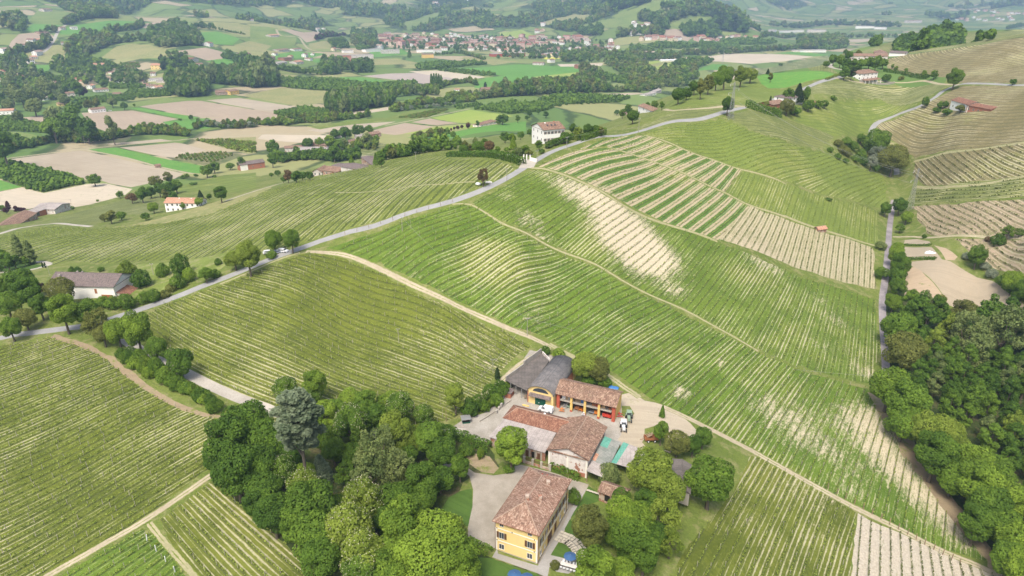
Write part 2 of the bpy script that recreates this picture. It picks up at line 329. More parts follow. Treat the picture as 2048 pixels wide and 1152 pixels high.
MAT['soil_weedy']=soil_mat('weedy soil',(0.36,0.28,0.19),(0.42,0.34,0.24),weeds=0.8)
MAT['orchard_floor']=grass_mat('orchard floor',(0.07,0.11,0.03),(0.16,0.16,0.07),(0.28,0.23,0.13),0.05)
MAT['asphalt']=pave_mat('worn asphalt',(0.24,0.24,0.235),(0.31,0.31,0.30),1.0)
MAT['asphalt_dark']=pave_mat('patched asphalt',(0.16,0.145,0.15),(0.33,0.30,0.30),1.0)
MAT['gravel_road']=pave_mat('gravel road',(0.31,0.285,0.24),(0.45,0.42,0.36),1.0)
MAT['courtyard']=pave_mat('courtyard gravel',(0.25,0.225,0.18),(0.36,0.325,0.27),2.2)
MAT['concrete']=pave_mat('yard concrete',(0.25,0.23,0.19),(0.40,0.375,0.33),1.3)
MAT['paving']=pave_mat('stone paving',(0.27,0.26,0.24),(0.36,0.345,0.32),1.4)
MAT['track']=track_mat('pale dirt track',(0.31,0.265,0.18),(0.42,0.365,0.26))
MAT['track_grassy']=track_mat('grassy track',(0.26,0.25,0.13),(0.37,0.33,0.21),grassy=1.0)
MAT['dirt']=soil_mat('dirt yard',(0.34,0.29,0.21),(0.46,0.40,0.30),weeds=0.4)
MAT['dry_brown']=soil_mat('dry cut weeds',(0.22,0.165,0.10),(0.31,0.25,0.16),weeds=0.5)
def hills_material():
    """far slopes: hedged fields of different crops, patches of bare soil"""
    b=NB('far hillside fields');P=b.pos()
    wp=b.n.new('ShaderNodeVectorMath');wp.operation='ADD';b.t.links.new(P,wp.inputs[0])
    nq=b.n.new('ShaderNodeTexNoise');nq.inputs['Scale'].default_value=0.006;b.t.links.new(P,nq.inputs['Vector'])
    b.t.links.new(b.scale(nq.outputs['Color'],(90,90,0)),wp.inputs[1])
    flat=b.scale(wp.outputs[0],(1,1,0))
    vo=b.n.new('ShaderNodeTexVoronoi');vo.inputs['Scale'].default_value=0.0075;b.t.links.new(flat,vo.inputs['Vector'])
    r=b.sep(vo.outputs['Color'])
    c=b.ramp(r[0],[(0,(0.13,0.19,0.045)),(0.22,(0.20,0.235,0.075)),(0.42,(0.27,0.27,0.11)),(0.60,(0.10,0.17,0.04)),(0.76,(0.16,0.22,0.06)),(0.88,(0.38,0.31,0.20)),(1.0,(0.45,0.38,0.27))])
    c.node.color_ramp.interpolation='CONSTANT'
    n=b.noise(P,0.05,3,0.6);c=b.mix(b.math('MULTIPLY',n,0.3),c,(0.08,0.12,0.03))
    ve=b.n.new('ShaderNodeTexVoronoi');ve.feature='DISTANCE_TO_EDGE';ve.inputs['Scale'].default_value=0.0075;b.t.links.new(flat,ve.inputs['Vector'])
    hd=b.math('SUBTRACT',1.0,b.ss(b.math('ADD',ve.outputs['Distance'],b.math('MULTIPLY',b.math('SUBTRACT',n,0.5),0.12)),0.015,0.05))
    c=b.mix(b.math('MULTIPLY',hd,0.8),c,(0.03,0.055,0.016))
    wd=b.attr('wood').outputs['Fac'];wn=b.noise(P,0.035,4,0.75)
    k=b.ss(b.math('ADD',wd,b.math('MULTIPLY',b.math('SUBTRACT',b.noise(P,0.012,4,0.65),0.5),0.25)),0.48,0.54)
    c=b.mix(k,c,b.mix(b.ss(wn,0.3,0.7),(0.02,0.04,0.014),(0.06,0.09,0.024)))
    b.bump(b.math('MULTIPLY',k,wn),1.0,18.0)
    return b.base(c)
MAT['far']=hills_material()

# ---------------------------------------------------------------- regions (later ones lie over earlier ones)
REG=[]
def region(name,tile,pts,mat,guides=None,period=2.5,rough=0.0,obj='ground',vines=None):
    w=cast(px(tile,pts))[:,:2]
    g=None
    if guides:g=[cast(px(t,q))[:,:2] for t,q in guides]
    REG.append(dict(name=name,poly=w,mat=mat,guides=g,period=period,rough=rough,obj=obj,vines=vines,kind='area'))
def smooth_line(p,step):
    p=np.asarray(p,float);
    q=[p[0]]
    for i in range(len(p)-1):
        a=p[max(i-1,0)];b=p[i];c=p[i+1];d=p[min(i+2,len(p)-1)]
        n=max(2,int(np.linalg.norm(c-b)/step))
        for k in range(1,n+1):
            t=k/n;q.append(0.5*((2*b)+(-a+c)*t+(2*a-5*b+4*c-d)*t*t+(-a+3*b-3*c+d)*t**3))
    return np.array(q)
def strip(name,tile,pts,width,mat,rough=0.0,obj='farm_track',w_end=None):
    w=cast(px(tile,pts))[:,:2];rr=np.hypot(w[:,0],w[:,1])
    if rr.min()< 800:w=w[rr< 1.6*rr.min()+120]
    L=smooth_line(w,max(2.0,width*1.2))
    T=np.gradient(L,axis=0);T /= np.linalg.norm(T,axis=1)[:,None]+1e-9;N=np.stack([-T[:,1],T[:,0]],1)
    ww=np.full(len(L),width/2.0) if w_end is None else np.linspace(width/2.0,w_end/2.0,len(L))
    poly=np.concatenate([L+N*ww[:,None],(L-N*ww[:,None])[::-1]])
    REG.append(dict(name=name,poly=poly,mat=mat,guides=None,period=0,rough=rough,obj=obj,vines=None,kind='strip',line=L,hw=width/2.0))
# --- near vineyards
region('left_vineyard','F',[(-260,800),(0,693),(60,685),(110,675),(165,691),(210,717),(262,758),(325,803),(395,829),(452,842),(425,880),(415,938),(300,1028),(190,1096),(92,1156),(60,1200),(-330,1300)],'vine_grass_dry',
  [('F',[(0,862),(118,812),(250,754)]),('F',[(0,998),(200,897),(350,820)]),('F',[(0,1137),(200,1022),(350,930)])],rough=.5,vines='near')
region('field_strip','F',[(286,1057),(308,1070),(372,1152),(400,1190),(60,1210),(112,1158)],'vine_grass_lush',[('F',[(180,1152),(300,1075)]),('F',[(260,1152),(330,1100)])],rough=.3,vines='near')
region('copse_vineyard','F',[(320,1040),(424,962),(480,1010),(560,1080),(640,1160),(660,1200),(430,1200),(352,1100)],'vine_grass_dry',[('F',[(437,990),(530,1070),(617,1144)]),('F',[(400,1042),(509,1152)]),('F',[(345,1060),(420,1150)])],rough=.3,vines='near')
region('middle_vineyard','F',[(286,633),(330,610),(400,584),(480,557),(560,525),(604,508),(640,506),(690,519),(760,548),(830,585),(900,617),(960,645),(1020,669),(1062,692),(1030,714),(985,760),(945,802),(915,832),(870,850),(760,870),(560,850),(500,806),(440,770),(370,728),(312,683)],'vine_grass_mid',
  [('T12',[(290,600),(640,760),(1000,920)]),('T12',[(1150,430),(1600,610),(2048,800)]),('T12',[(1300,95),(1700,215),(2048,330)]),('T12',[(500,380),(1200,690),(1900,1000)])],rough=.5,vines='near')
region('curved_vineyard','F',[(652,496),(700,480),(800,446),(905,413),(940,410),(968,425),(1012,455),(1070,483),(1165,524),(1240,564),(1330,610),(1430,660),(1515,706),(1590,738),(1660,757),(1736,778),(1750,800),(1780,860),(1850,960),(1920,1040),(1985,1125),(1860,1085),(1727,1019),(1634,968),(1523,906),(1440,866),(1340,815),(1300,795),(1262,768),(1222,742),(1190,728),(1120,690),(1085,672),(1030,655),(960,622),(900,594),(830,560),(760,527),(700,507)],'vine_grass_lush',
  [('T25',[(0,440),(250,280),(500,170),(800,95)]),('T25',[(220,780),(440,600),(700,460),(1180,290)]),('T25',[(560,930),(800,780),(1100,655),(1540,490)]),('T25',[(1000,1100),(1250,950),(1550,820),(1950,640)]),('T26',[(260,720),(600,520),(900,330),(1130,180)]),('T26',[(1060,1140),(1500,800),(1800,570)]),
   ('T28',[(860,640),(1000,420),(1150,260),(1290,10)]),('T28',[(1370,910),(1580,560),(1750,330),(1890,170)]),('T28',[(1890,1110),(1990,800),(2040,640)])],rough=.5,vines='near')
region('patchy_vineyard','F',[(1056,344),(1072,340),(1117,349),(1172,371),(1210,389),(1242,411),(1285,434),(1325,449),(1385,466),(1435,486),(1535,524),(1620,560),(1690,580),(1752,600),(1757,700),(1742,768),(1660,750),(1590,730),(1517,698),(1432,650),(1350,608),(1240,554),(1167,514),(1072,470),(1014,446),(970,420),(945,405),(985,385),(1030,362)],'vine_grass_hill',
  [('T25',[(1640,460),(1850,300),(2048,165)]),('T25',[(1100,330),(1350,150),(1560,0)]),('T27',[(490,820),(640,560),(760,330)]),('T27',[(840,880),(960,610),(1110,130)]),('T27',[(1190,1000),(1290,620),(1400,230)]),('T26',[(1690,380),(1830,200)]),('T13',[(200,920),(600,640),(780,520)])],rough=.5,vines='mid')
region('banded_lower','T13',[(62,252),(150,210),(350,130),(600,103),(820,163),(1000,225),(1230,315),(1450,425),(1570,480),(1750,570),(1600,850),(1500,838),(1300,762),(1060,690),(850,590),(700,510),(500,400),(300,312),(200,282)],'vine_banded',
  [('T13',[(100,250),(300,160),(610,110)]),('T13',[(490,400),(750,300),(960,200)]),('T13',[(1000,640),(1200,520),(1380,390)]),('T13',[(1500,800),(1750,565)])],period=2.4,rough=.3,vines='mid')
region('banded_upper','T13',[(380,118),(500,70),(730,5),(915,4),(1100,70),(1250,128),(1500,213),(1690,280),(1560,452),(1450,405),(1230,298),(1000,212),(820,150),(620,92)],'vine_banded',
  [('T13',[(630,95),(850,20)]),('T13',[(1100,240),(1330,150)]),('T13',[(1480,420),(1620,260)])],period=2.4,rough=.3,vines='mid')
region('tan_vineyard','F',[(1500,412),(1530,424),(1588,445),(1640,463),(1700,480),(1745,495),(1748,520),(1752,578),(1690,566),(1625,545),(1545,515),(1450,483),(1440,478),(1460,450)],'vine_tan',
  [('T8',[(380,330),(510,130)]),('T8',[(740,490),(790,260)]),('T8',[(1150,600),(1160,400)])],rough=.4,vines='mid')
region('thin_row_vineyard','F',[(1487,341),(1535,358),(1611,382),(1676,402),(1756,421),(1753,480),(1748,490),(1700,474),(1645,457),(1590,439),(1532,420),(1500,408),(1452,387)],'vine_upper',
  [('T14',[(160,720),(240,530)]),('T14',[(500,860),(540,620)]),('T14',[(860,950),(870,690)]),('T13',[(1760,540),(1850,330)])],period=3.2,rough=.3,vines='mid')
region('upper_vineyard','F',[(1285,268),(1350,254),(1440,238),(1475,251),(1510,266),(1560,281),(1635,303),(1700,326),(1758,344),(1774,370),(1772,402),(1756,415),(1676,396),(1611,376),(1536,353),(1485,335),(1372,297),(1295,270)],'vine_upper',
  [('T14',[(330,500),(540,400),(720,340)]),('T14',[(100,420),(400,330),(640,290)]),('T13',[(1300,100),(1700,60),(2048,20)]),('T14',[(640,600),(800,500),(930,440)])],rough=.3,vines='mid')
region('yellow_row_vineyard','T3',[(300,688),(440,642),(620,690),(700,712),(850,762),(940,800),(850,872),(700,838),(560,790),(470,772)],'vine_olive',[('T3',[(360,690),(520,720),(690,760)]),('T3',[(560,780),(700,800),(850,850)])])
region('house_vineyard','T3',[(700,705),(760,650),(820,615),(960,590),(1200,580),(1440,600),(1330,650),(1190,700),(1145,765),(1080,800),(940,798),(850,758)],'vine_upper',[('T3',[(760,690),(950,740),(1100,780)]),('T3',[(900,620),(1100,650),(1250,650)])])
region('terrace_vineyard','T3',[(700,525),(880,476),(1090,483),(1290,494),(1560,484),(1610,492),(1500,560),(1440,592),(1200,574),(960,570),(800,548)],'vine_olive',[('T3',[(750,530),(1100,520),(1500,515)]),('T3',[(900,560),(1300,570)])])
region('ridge_meadow','T3',[(485,450),(550,430),(800,415),(960,440),(890,458),(640,516),(550,516),(510,490)],'crop')
region('ridge_vineyard','T3',[(490,405),(620,385),(880,380),(930,405),(960,430),(800,412),(550,428),(480,430)],'vine_olive',[('T3',[(520,425),(560,390)]),('T3',[(800,410),(830,385)])],period=5)
region('crest_vineyard','T3',[(-40,590),(200,560),(330,515),(480,462),(540,520),(640,524),(690,540),(570,590),(430,608),(300,612),(0,638),(-60,640)],'vine_upper',[('T3',[(0,610),(250,570),(500,500)]),('T3',[(200,610),(450,590),(640,540)])])
region('roadside_vineyard','F',[(1220,262),(1300,247),(1348,224),(1440,214),(1492,213),(1440,222),(1350,246),(1290,256)],'vine_olive',[('F',[(1250,258),(1350,238),(1450,216)])])
region('hill_vineyard','T3',[(1255,345),(1350,318),(1700,272),(2048,219),(2300,180),(2300,490),(2048,488),(1710,486),(1600,465),(1530,440),(1250,400)],'vine_brown',[('T3',[(1400,400),(1700,420),(2000,460)]),('T3',[(1700,300),(1850,330),(2048,350)]),('T3',[(1750,470),(1900,480)])],rough=.5)
region('slope_vineyard','T3',[(1510,592),(1600,540),(1690,503),(2048,503),(2300,505),(2300,815),(2048,828),(1800,866),(1640,882),(1250,788),(1190,748),(1205,718),(1380,655)],'vine_brown',[('T3',[(1300,780),(1600,800),(2000,790)]),('T3',[(1700,520),(1900,530),(2048,535)]),('T3',[(1400,680),(1700,720),(2048,700)])],rough=.5)
region('yellow_meadow','T3',[(1250,793),(1640,886),(1500,905),(1380,925),(1300,890),(1260,860)],'meadow_dry',rough=.5)
region('fan_vineyard','T14',[(1170,300),(1400,230),(1620,195),(2048,145),(2400,110),(2400,390),(2048,410),(1500,485),(1270,490),(1180,430)],'vine_brown',[('T14',[(1250,270),(1350,360),(1460,470)]),('T14',[(1500,230),(1650,340),(1800,430)]),('T14',[(1800,190),(1950,260),(2048,300)])],rough=.4,vines='far')
region('level_vineyard','T14',[(1155,505),(1400,495),(2048,415),(2400,395),(2400,560),(2048,580),(1500,622),(1155,632)],'vine_olive',[('T14',[(1170,560),(1500,555),(2048,490)]),('T14',[(1170,610),(1700,590),(2048,560)])],rough=.3,vines='far')
region('pink_vineyard','T14',[(1150,645),(1500,635),(2048,600),(2400,575),(2400,900),(2048,892),(1400,888),(1290,880),(1180,770)],'vine_pink',[('T14',[(1200,660),(1400,790),(1560,880)]),('T14',[(1600,650),(1800,750),(2000,850)])],rough=.4,vines='far')
region('slope_bottom_vineyard','F',[(1908,478),(1980,476),(2060,472),(2300,480),(2300,640),(2048,555),(2015,545),(1980,525),(1940,510)],'vine_pink',[('T14',[(1600,930),(1800,1050),(1950,1150)]),('T14',[(1850,930),(2048,1040)])],rough=.4,vines='far')
region('garden_soil','T8',[(1350,322),(1420,316),(1495,330),(1505,352),(1345,347)],'soil')
region('garden_plot','T8',[(1345,362),(1505,362),(1540,400),(1570,440),(1350,432)],'soil')
region('garden_side','T8',[(1520,352),(1590,370),(1660,420),(1640,440),(1590,440)],'soil_weedy')
region('garden_field','T8',[(1365,452),(1620,448),(1700,500),(1860,560),(2048,700),(2200,800),(2048,740),(1950,728),(1850,715),(1640,715),(1600,700),(1580,650),(1400,480)],'soil')
region('garden_scrub','T8',[(1330,485),(1400,484),(1580,655),(1600,720),(1500,700),(1330,670)],'soil_weedy',rough=.4)
region('bottom_vineyard','F',[(1500,912),(1525,918),(1634,978),(1712,1025),(1706,1090),(1700,1200),(1330,1200),(1360,1110),(1420,1040),(1470,980)],'vine_grass_dry',[('T9',[(490,500),(350,740),(130,1152)]),('T9',[(720,640),(590,920),(500,1152)]),('T9',[(1010,800),(940,1000),(900,1152)])],rough=.4,vines='near')
region('pale_vineyard','F',[(1716,1026),(1760,1050),(1860,1093),(1920,1118),(1990,1150),(2030,1200),(1700,1200),(1708,1090)],'vine_white',[('T9',[(1110,830),(1095,1152)]),('T9',[(1310,930),(1325,1152)]),('T9',[(1430,1010),(1450,1152)])],rough=.3,vines='near')
region('wood_edge_brown','F',[(1735,785),(1790,800),(1840,880),(1900,960),(1960,1030),(2010,1110),(2030,1150),(1990,1146),(1940,1080),(1880,1010),(1800,900)],'dry_brown',rough=1.0)
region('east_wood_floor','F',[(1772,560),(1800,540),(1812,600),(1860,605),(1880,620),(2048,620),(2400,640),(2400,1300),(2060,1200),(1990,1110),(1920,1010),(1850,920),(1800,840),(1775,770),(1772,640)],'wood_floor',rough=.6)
region('hollow_grass','T14',[(400,205),(480,150),(600,95),(830,70),(960,90),(980,170),(1150,250),(1120,330),(1180,430),(1280,490),(1150,500),(1150,640),(1300,880),(1000,880),(1030,640),(1050,430),(960,480),(900,370),(700,300),(520,250)],'grass',rough=.5)
# --- left of the road
region('west_vineyard','F',[(0,474),(45,462),(107,453),(180,459),(250,454),(330,436),(420,406),(512,389),(560,376),(640,354),(775,322),(915,300),(898,320),(985,320),(1033,340),(1000,357),(905,398),(805,425),(700,455),(640,474),(590,490),(560,500),(512,500),(460,508),(375,518),(275,523),(212,528),(150,520),(105,530),(95,500),(0,560),(-300,640),(-300,520)],'vine_west',
  [('T15',[(840,640),(1100,500),(1500,290)]),('T15',[(150,640),(600,480),(950,370)]),('T16',[(200,1080),(560,830),(900,600)]),('T16',[(1060,700),(1250,570),(1420,470)]),('T16',[(1300,850),(1550,640),(1750,480)])],period=4.2,rough=.4,vines='mid')
region('dry_strip','T15',[(1020,325),(1350,245),(1600,175),(2048,45),(2240,-10),(2048,90),(1700,225),(1320,305)],'meadow_dry',rough=.6)
region('west_low_vineyard','T15',[(200,340),(500,250),(800,170),(1050,100),(1280,90),(1280,210),(1000,240),(800,300),(730,330),(440,300),(300,300)],'vine_olive',[('T15',[(400,290),(700,220),(1000,150)])],period=3)
region('west_mid_vineyard','T17',[(1400,880),(1500,830),(1800,760),(2048,740),(2048,860),(1830,900),(1700,880),(1500,900)],'vine_upper',[('T17',[(1450,870),(1750,800),(2040,780)])],period=3)
region('house_meadow','T15',[(1090,640),(1500,600),(1820,545),(1800,640),(1700,740),(1500,790),(1400,850),(1200,860),(1020,880),(1050,780),(1150,760),(1100,690)],'verge',rough=.6)
region('left_lawn','T15',[(0,640),(250,628),(340,640),(320,670),(200,680),(0,690),(-200,700),(-200,650)],'lawn')
# --- valley floor
V='T17'
region('soil_a',V,[(30,640),(640,565),(690,572),(1240,692),(1470,748),(1400,788),(1190,828),(1050,858),(880,828),(800,800),(690,800),(600,760),(420,725),(180,680),(100,660)],'soil')
region('hazel_a',V,[(-400,600),(0,650),(100,668),(420,740),(660,812),(680,832),(350,900),(180,850),(0,790),(-400,700)],'orchard_floor')
region('crop_a',V,[(-400,700),(0,798),(170,855),(0,888),(-400,980)],'crop')
region('soil_b',V,[(-400,1000),(0,893),(180,858),(350,905),(700,832),(850,827),(1060,872),(1000,920),(860,960),(700,1000),(580,1020),(400,985),(240,1030),(0,1045),(-400,1150)],'soil_pale')
region('crop_strip',V,[(705,553),(930,540),(1640,690),(1600,748),(1480,738),(1240,680)],'crop')
region('soil_c',V,[(955,540),(1400,500),(1480,512),(1650,560),(1400,622),(1300,612)],'soil')
region('orchard_c',V,[(1380,628),(1480,592),(1750,572),(1960,600),(1700,695)],'orchard_floor')
region('orchard_d',V,[(1540,475),(2048,455),(2048,585),(1980,590)],'meadow_dry')
region('soil_narrow',V,[(850,510),(1280,472),(1385,486),(900,520)],'soil')
region('soil_d',V,[(185,300),(330,285),(400,330),(200,345)],'soil_red')
region('soil_e',V,[(650,262),(1060,243),(1425,312),(1300,338),(1380,388),(1285,402),(1150,400),(1000,430),(900,430),(760,380),(700,330)],'soil_red')
region('green_strip',V,[(1040,225),(1100,220),(1600,300),(1500,315),(1430,305)],'crop')
region('soil_f',V,[(1090,207),(1500,167),(1610,167),(2180,262),(2240,285),(1620,300)],'soil_red')
region('soil_g','T1',[(1205,586),(1400,572),(1760,628),(1720,645),(1580,655)],'soil')
region('soil_h','T1',[(1230,692),(1565,660),(1630,722),(1500,725),(1290,722)],'soil_red')
region('crop_b','T1',[(955,712),(1220,690),(1290,740),(1200,752),(1000,752)],'crop')
region('meadow_a','T1',[(1420,560),(1640,512),(2100,545),(2100,590),(1900,600),(1750,622)],'meadow_dry')
region('meadow_b','T1',[(640,620),(950,570),(1100,580),(800,625)],'meadow')
region('meadow_c',V,[(0,410),(160,415),(420,470),(300,520),(60,510)],'meadow')
region('soil_i','T16',[(-60,275),(450,282),(430,330),(300,345),(0,322),(-100,310)],'soil_pale')
region('soil_j','T16',[(300,242),(700,192),(1010,172),(830,220),(560,240),(420,260)],'soil')
region('soil_k','T16',[(830,240),(1080,182),(1310,210),(1150,260),(1000,280),(850,262)],'soil_red')
region('soil_l','T16',[(1130,177),(1280,147),(1520,185),(1330,202)],'soil_red')
region('crop_c','T16',[(1290,142),(1600,78),(1950,128),(1640,190),(1530,183)],'crop_yellow')
region('crop_d','T16',[(1060,272),(1330,217),(1600,193),(1640,222),(1400,242)],'crop_yellow')
region('vy_v','T16',[(925,148),(1100,92),(1425,92),(1150,158)],'vine_upper',[('T16',[(950,140),(1300,100)])],period=4)
region('vy_w','T16',[(290,210),(900,140),(1000,165),(600,200),(400,235)],'vine_upper',[('T16',[(400,215),(900,155)])],period=4)
region('soil_m','T16',[(570,118),(1000,45),(1000,72),(600,135)],'soil_pale')
region('hazel_t16','T16',[(40,110),(260,68),(440,85),(480,120),(200,150)],'orchard_floor')
region('valley_slope_a','T16',[(1090,300),(1500,250),(2048,170),(2048,250),(1500,300),(1380,300)],'crop')
region('valley_slope_b','T16',[(560,430),(900,350),(1500,310),(1700,300),(1500,380),(930,470),(700,480)],'vine_olive',[('T16',[(650,450),(1000,370),(1400,330)])],period=4)
region('crop_e','T2',[(560,405),(800,395),(1060,376),(1400,395),(1420,440),(1500,470),(1330,500),(1180,512),(900,515),(785,515),(800,482),(855,455),(960,442)],'crop')
region('crop_f','T2',[(1130,450),(1405,420),(1400,447),(1200,466)],'crop_yellow')
region('soil_n','T2',[(130,445),(290,430),(530,425),(640,442),(760,468),(520,495),(350,470)],'soil_grey')
region('soil_o','T2',[(400,418),(560,412),(850,450),(760,470),(540,442)],'soil_pale')
region('crop_g','T2',[(0,450),(120,452),(320,480),(200,490),(0,476)],'crop')
region('meadow_d','T2',[(130,350),(330,342),(480,372),(200,380)],'meadow_dry')
region('meadow_e','T2',[(730,332),(1050,360),(900,381),(700,342)],'meadow_dry')
region('crop_h','T2',[(170,305),(350,285),(420,315),(200,335)],'crop')
region('soil_p','T2',[(860,290),(1150,290),(1180,305),(900,310)],'soil')
region('rape_field','T2',[(1160,340),(1240,333),(1300,342),(1220,350)],'rape')
region('soil_q','T2',[(1270,375),(1540,368),(1530,385),(1290,390)],'soil_pale')
region('soil_r','T2',[(1580,308),(1830,298),(2010,312),(1960,326),(1620,316)],'soil')
region('crop_i','T2',[(1690,375),(1860,355),(2020,358),(1860,410),(1810,402)],'crop_yellow')
region('soil_s','T2',[(1810,402),(1960,358),(1900,358),(1760,392)],'meadow_dry')
region('soil_t','T2',[(1560,550),(1740,542),(1800,550),(1620,565)],'soil')
region('crop_j','T20',[(1560,570),(1700,512),(1830,516),(1760,560),(1640,560)],'crop')
region('soil_u','T3',[(60,346),(330,312),(560,316),(815,332),(640,360),(450,374),(300,362)],'soil_pale')
region('crop_k','T3',[(575,312),(700,301),(930,322),(820,330)],'crop')
region('soil_v','T3',[(30,290),(180,282),(360,300),(330,314),(100,298)],'soil')
region('soil_w','T3',[(980,232),(1290,225),(1100,246),(1000,246)],'soil')
region('vy_x','T3',[(600,385),(900,325),(1000,325),(880,375)],'vine_olive',[('T3',[(650,380),(950,330)])],period=5)
region('ridge_far','T3',[(1100,300),(1300,240),(1550,200),(1800,185),(2048,180),(2300,170),(2300,225),(2048,215),(1700,270),(1350,315)],'vine_olive',[('T3',[(1300,260),(1700,220),(2000,200)])],period=5)
# left hills
H='T18'
region('hl_a',H,[(190,250),(270,190),(480,200),(440,240),(250,252)],'crop')
region('hl_b',H,[(200,180),(300,80),(500,90),(690,130),(560,170),(470,200),(270,190)],'meadow')
region('hl_c',H,[(480,250),(600,200),(860,165),(1090,170),(950,230),(740,290),(480,275)],'crop')
region('hl_d',H,[(60,392),(150,272),(380,250),(440,300),(300,330)],'soil_red')
region('hl_e',H,[(810,460),(930,372),(1060,346),(1200,360),(1370,420),(1390,470)],'meadow_dry')
region('hl_f',H,[(1405,410),(1650,380),(1800,420),(1780,470),(1660,485),(1550,450)],'soil_red')
region('hl_g',H,[(1540,270),(1740,252),(1920,310),(1860,360),(1640,350)],'crop')
region('hl_h',H,[(1640,492),(1830,466),(2010,520),(1900,540)],'crop')
region('hl_i',H,[(1870,360),(2048,320),(2200,340),(2100,420),(1900,400)],'meadow_dry')
region('hl_j',H,[(1100,202),(1320,162),(1420,210),(1300,252)],'soil_red')
region('hl_k',H,[(130,540),(220,515),(410,520),(370,600),(280,600)],'crop')
region('hl_l',H,[(1540,180),(1900,190),(2048,210),(2048,280),(1950,290),(1750,240),(1550,210)],'meadow_dry')
region('hl_m',H,[(1100,560),(1000,600),(850,600),(950,560)],'crop_yellow')
region('hl_n',H,[(430,400),(560,370),(520,440),(300,460)],'meadow_dry')
region('hl_o','T19',[(0,205),(220,225),(230,260),(380,290),(360,360),(200,370),(0,330)],'meadow')
region('hl_p','T19',[(240,230),(430,260),(640,270),(540,320),(450,340),(390,290)],'soil_red')
region('hl_q','T19',[(470,350),(620,325),(660,390),(480,395)],'meadow_dry')
region('hl_r','T19',[(90,450),(380,410),(620,430),(500,460),(120,480)],'crop')
region('hl_s','T19',[(490,480),(620,460),(720,480),(710,500),(520,500)],'crop')
region('hl_t','T19',[(1330,185),(1400,140),(1490,140),(1420,190)],'soil_pale')
region('hl_u','T19',[(1190,200),(1330,150),(1520,90),(1530,130),(1400,210),(1260,240)],'meadow')
region('hl_v','T19',[(330,530),(560,555),(540,580),(300,545)],'crop_yellow')
region('hl_w','T20',[(890,130),(1100,60),(1200,0),(1300,0),(1330,50),(1490,90),(1480,120),(1240,140),(1000,165)],'meadow')
region('hl_x','T20',[(1240,140),(1300,70),(1420,60),(1500,95),(1480,120)],'soil_red')
region('hl_y','T20',[(1350,200),(1560,125),(1720,130),(1700,190),(1420,240)],'meadow')
region('hl_z','T20',[(1250,245),(1440,235),(1500,300),(1640,300),(1500,330),(1330,290)],'soil_red')
region('hm_a','T20',[(310,190),(600,110),(800,120),(700,160),(450,200)],'meadow_dry')
region('hm_b','T20',[(0,260),(180,240),(270,280),(200,300),(0,310)],'crop_yellow')
region('hm_c','T20',[(660,200),(880,150),(1100,165),(1180,190),(1050,225),(700,220)],'meadow')
# --- homestead
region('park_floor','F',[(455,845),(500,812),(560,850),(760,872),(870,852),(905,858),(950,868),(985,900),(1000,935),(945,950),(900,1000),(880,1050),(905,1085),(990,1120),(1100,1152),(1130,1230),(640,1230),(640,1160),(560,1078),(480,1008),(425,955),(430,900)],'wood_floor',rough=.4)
region('east_garden','F',[(1145,985),(1190,965),(1245,960),(1300,900),(1380,900),(1470,975),(1420,1040),(1360,1110),(1330,1230),(1100,1230),(1085,1120)],'grass',rough=.4)
region('yard','F',[(900,858),(925,840),(968,826),(1004,800),(1010,770),(1060,700),(1140,720),(1148,770),(1245,795),(1245,862),(1262,870),(1262,905),(1240,890),(1205,880),(1010,870),(980,895),(978,884),(940,876)],'concrete',obj='yard_paving')
region('dirt_yard','F',[(1240,790),(1262,785),(1290,800),(1330,812),(1380,846),(1400,870),(1360,880),(1340,905),(1310,905),(1290,895),(1262,905),(1238,880),(1246,860),(1242,830)],'dirt',rough=.6)
region('yard_grass','F',[(1290,858),(1310,852),(1330,860),(1340,900),(1300,905),(1285,885)],'grass',rough=.5)
region('yard_grass_b','F',[(1243,812),(1262,812),(1270,828),(1262,834),(1246,832)],'grass',rough=.4)
region('courtyard','T6',[(100,250),(170,240),(300,300),(350,335),(500,358),(590,345),(640,290),(720,275),(950,330),(1130,390),(1250,430),(1200,520),(1120,640),(1080,720),(860,1060),(540,940),(400,900),(300,850),(300,760),(335,600),(340,470),(310,360),(150,290),(100,290)],'courtyard',obj='courtyard')
region('villa_paving','T22',[(170,880),(180,930),(575,1050),(640,940),(830,640),(905,480),(985,380),(1075,255),(985,425),(880,620),(800,780),(700,945),(900,970),(1040,1010),(1000,1050),(880,1130),(760,1110),(690,1060),(670,1170),(560,1120),(330,1040),(120,965)],'paving',obj='terrace')
region('lawn_front','T6',[(340,1000),(480,1010),(620,1060),(860,1140),(900,1250),(250,1250),(300,1100)],'lawn')
region('lawn_left','T6',[(95,620),(150,530),(240,480),(330,460),(335,600),(300,760),(250,750),(170,700),(100,680)],'lawn')
region('lawn_right','T6',[(1250,440),(1330,500),(1330,560),(1220,600),(1100,700),(1180,800),(1260,920),(1200,1000),(1190,940),(1080,830),(1060,780),(1130,650),(1200,540)],'lawn')
region('lawn_apex','T6',[(950,985),(1010,890),(1080,900),(1150,960),(1180,1030),(1060,1010)],'lawn')
region('stone_path','T6',[(1050,810),(1090,820),(1160,880),(1210,950),(1220,1030),(1180,1030),(1150,960),(1100,910),(1010,880)],'paving',obj='garden_path')
region('flower_bed','T6',[(250,170),(330,180),(470,210),(540,300),(500,345),(400,330),(310,270)],'dry_brown',rough=.3)
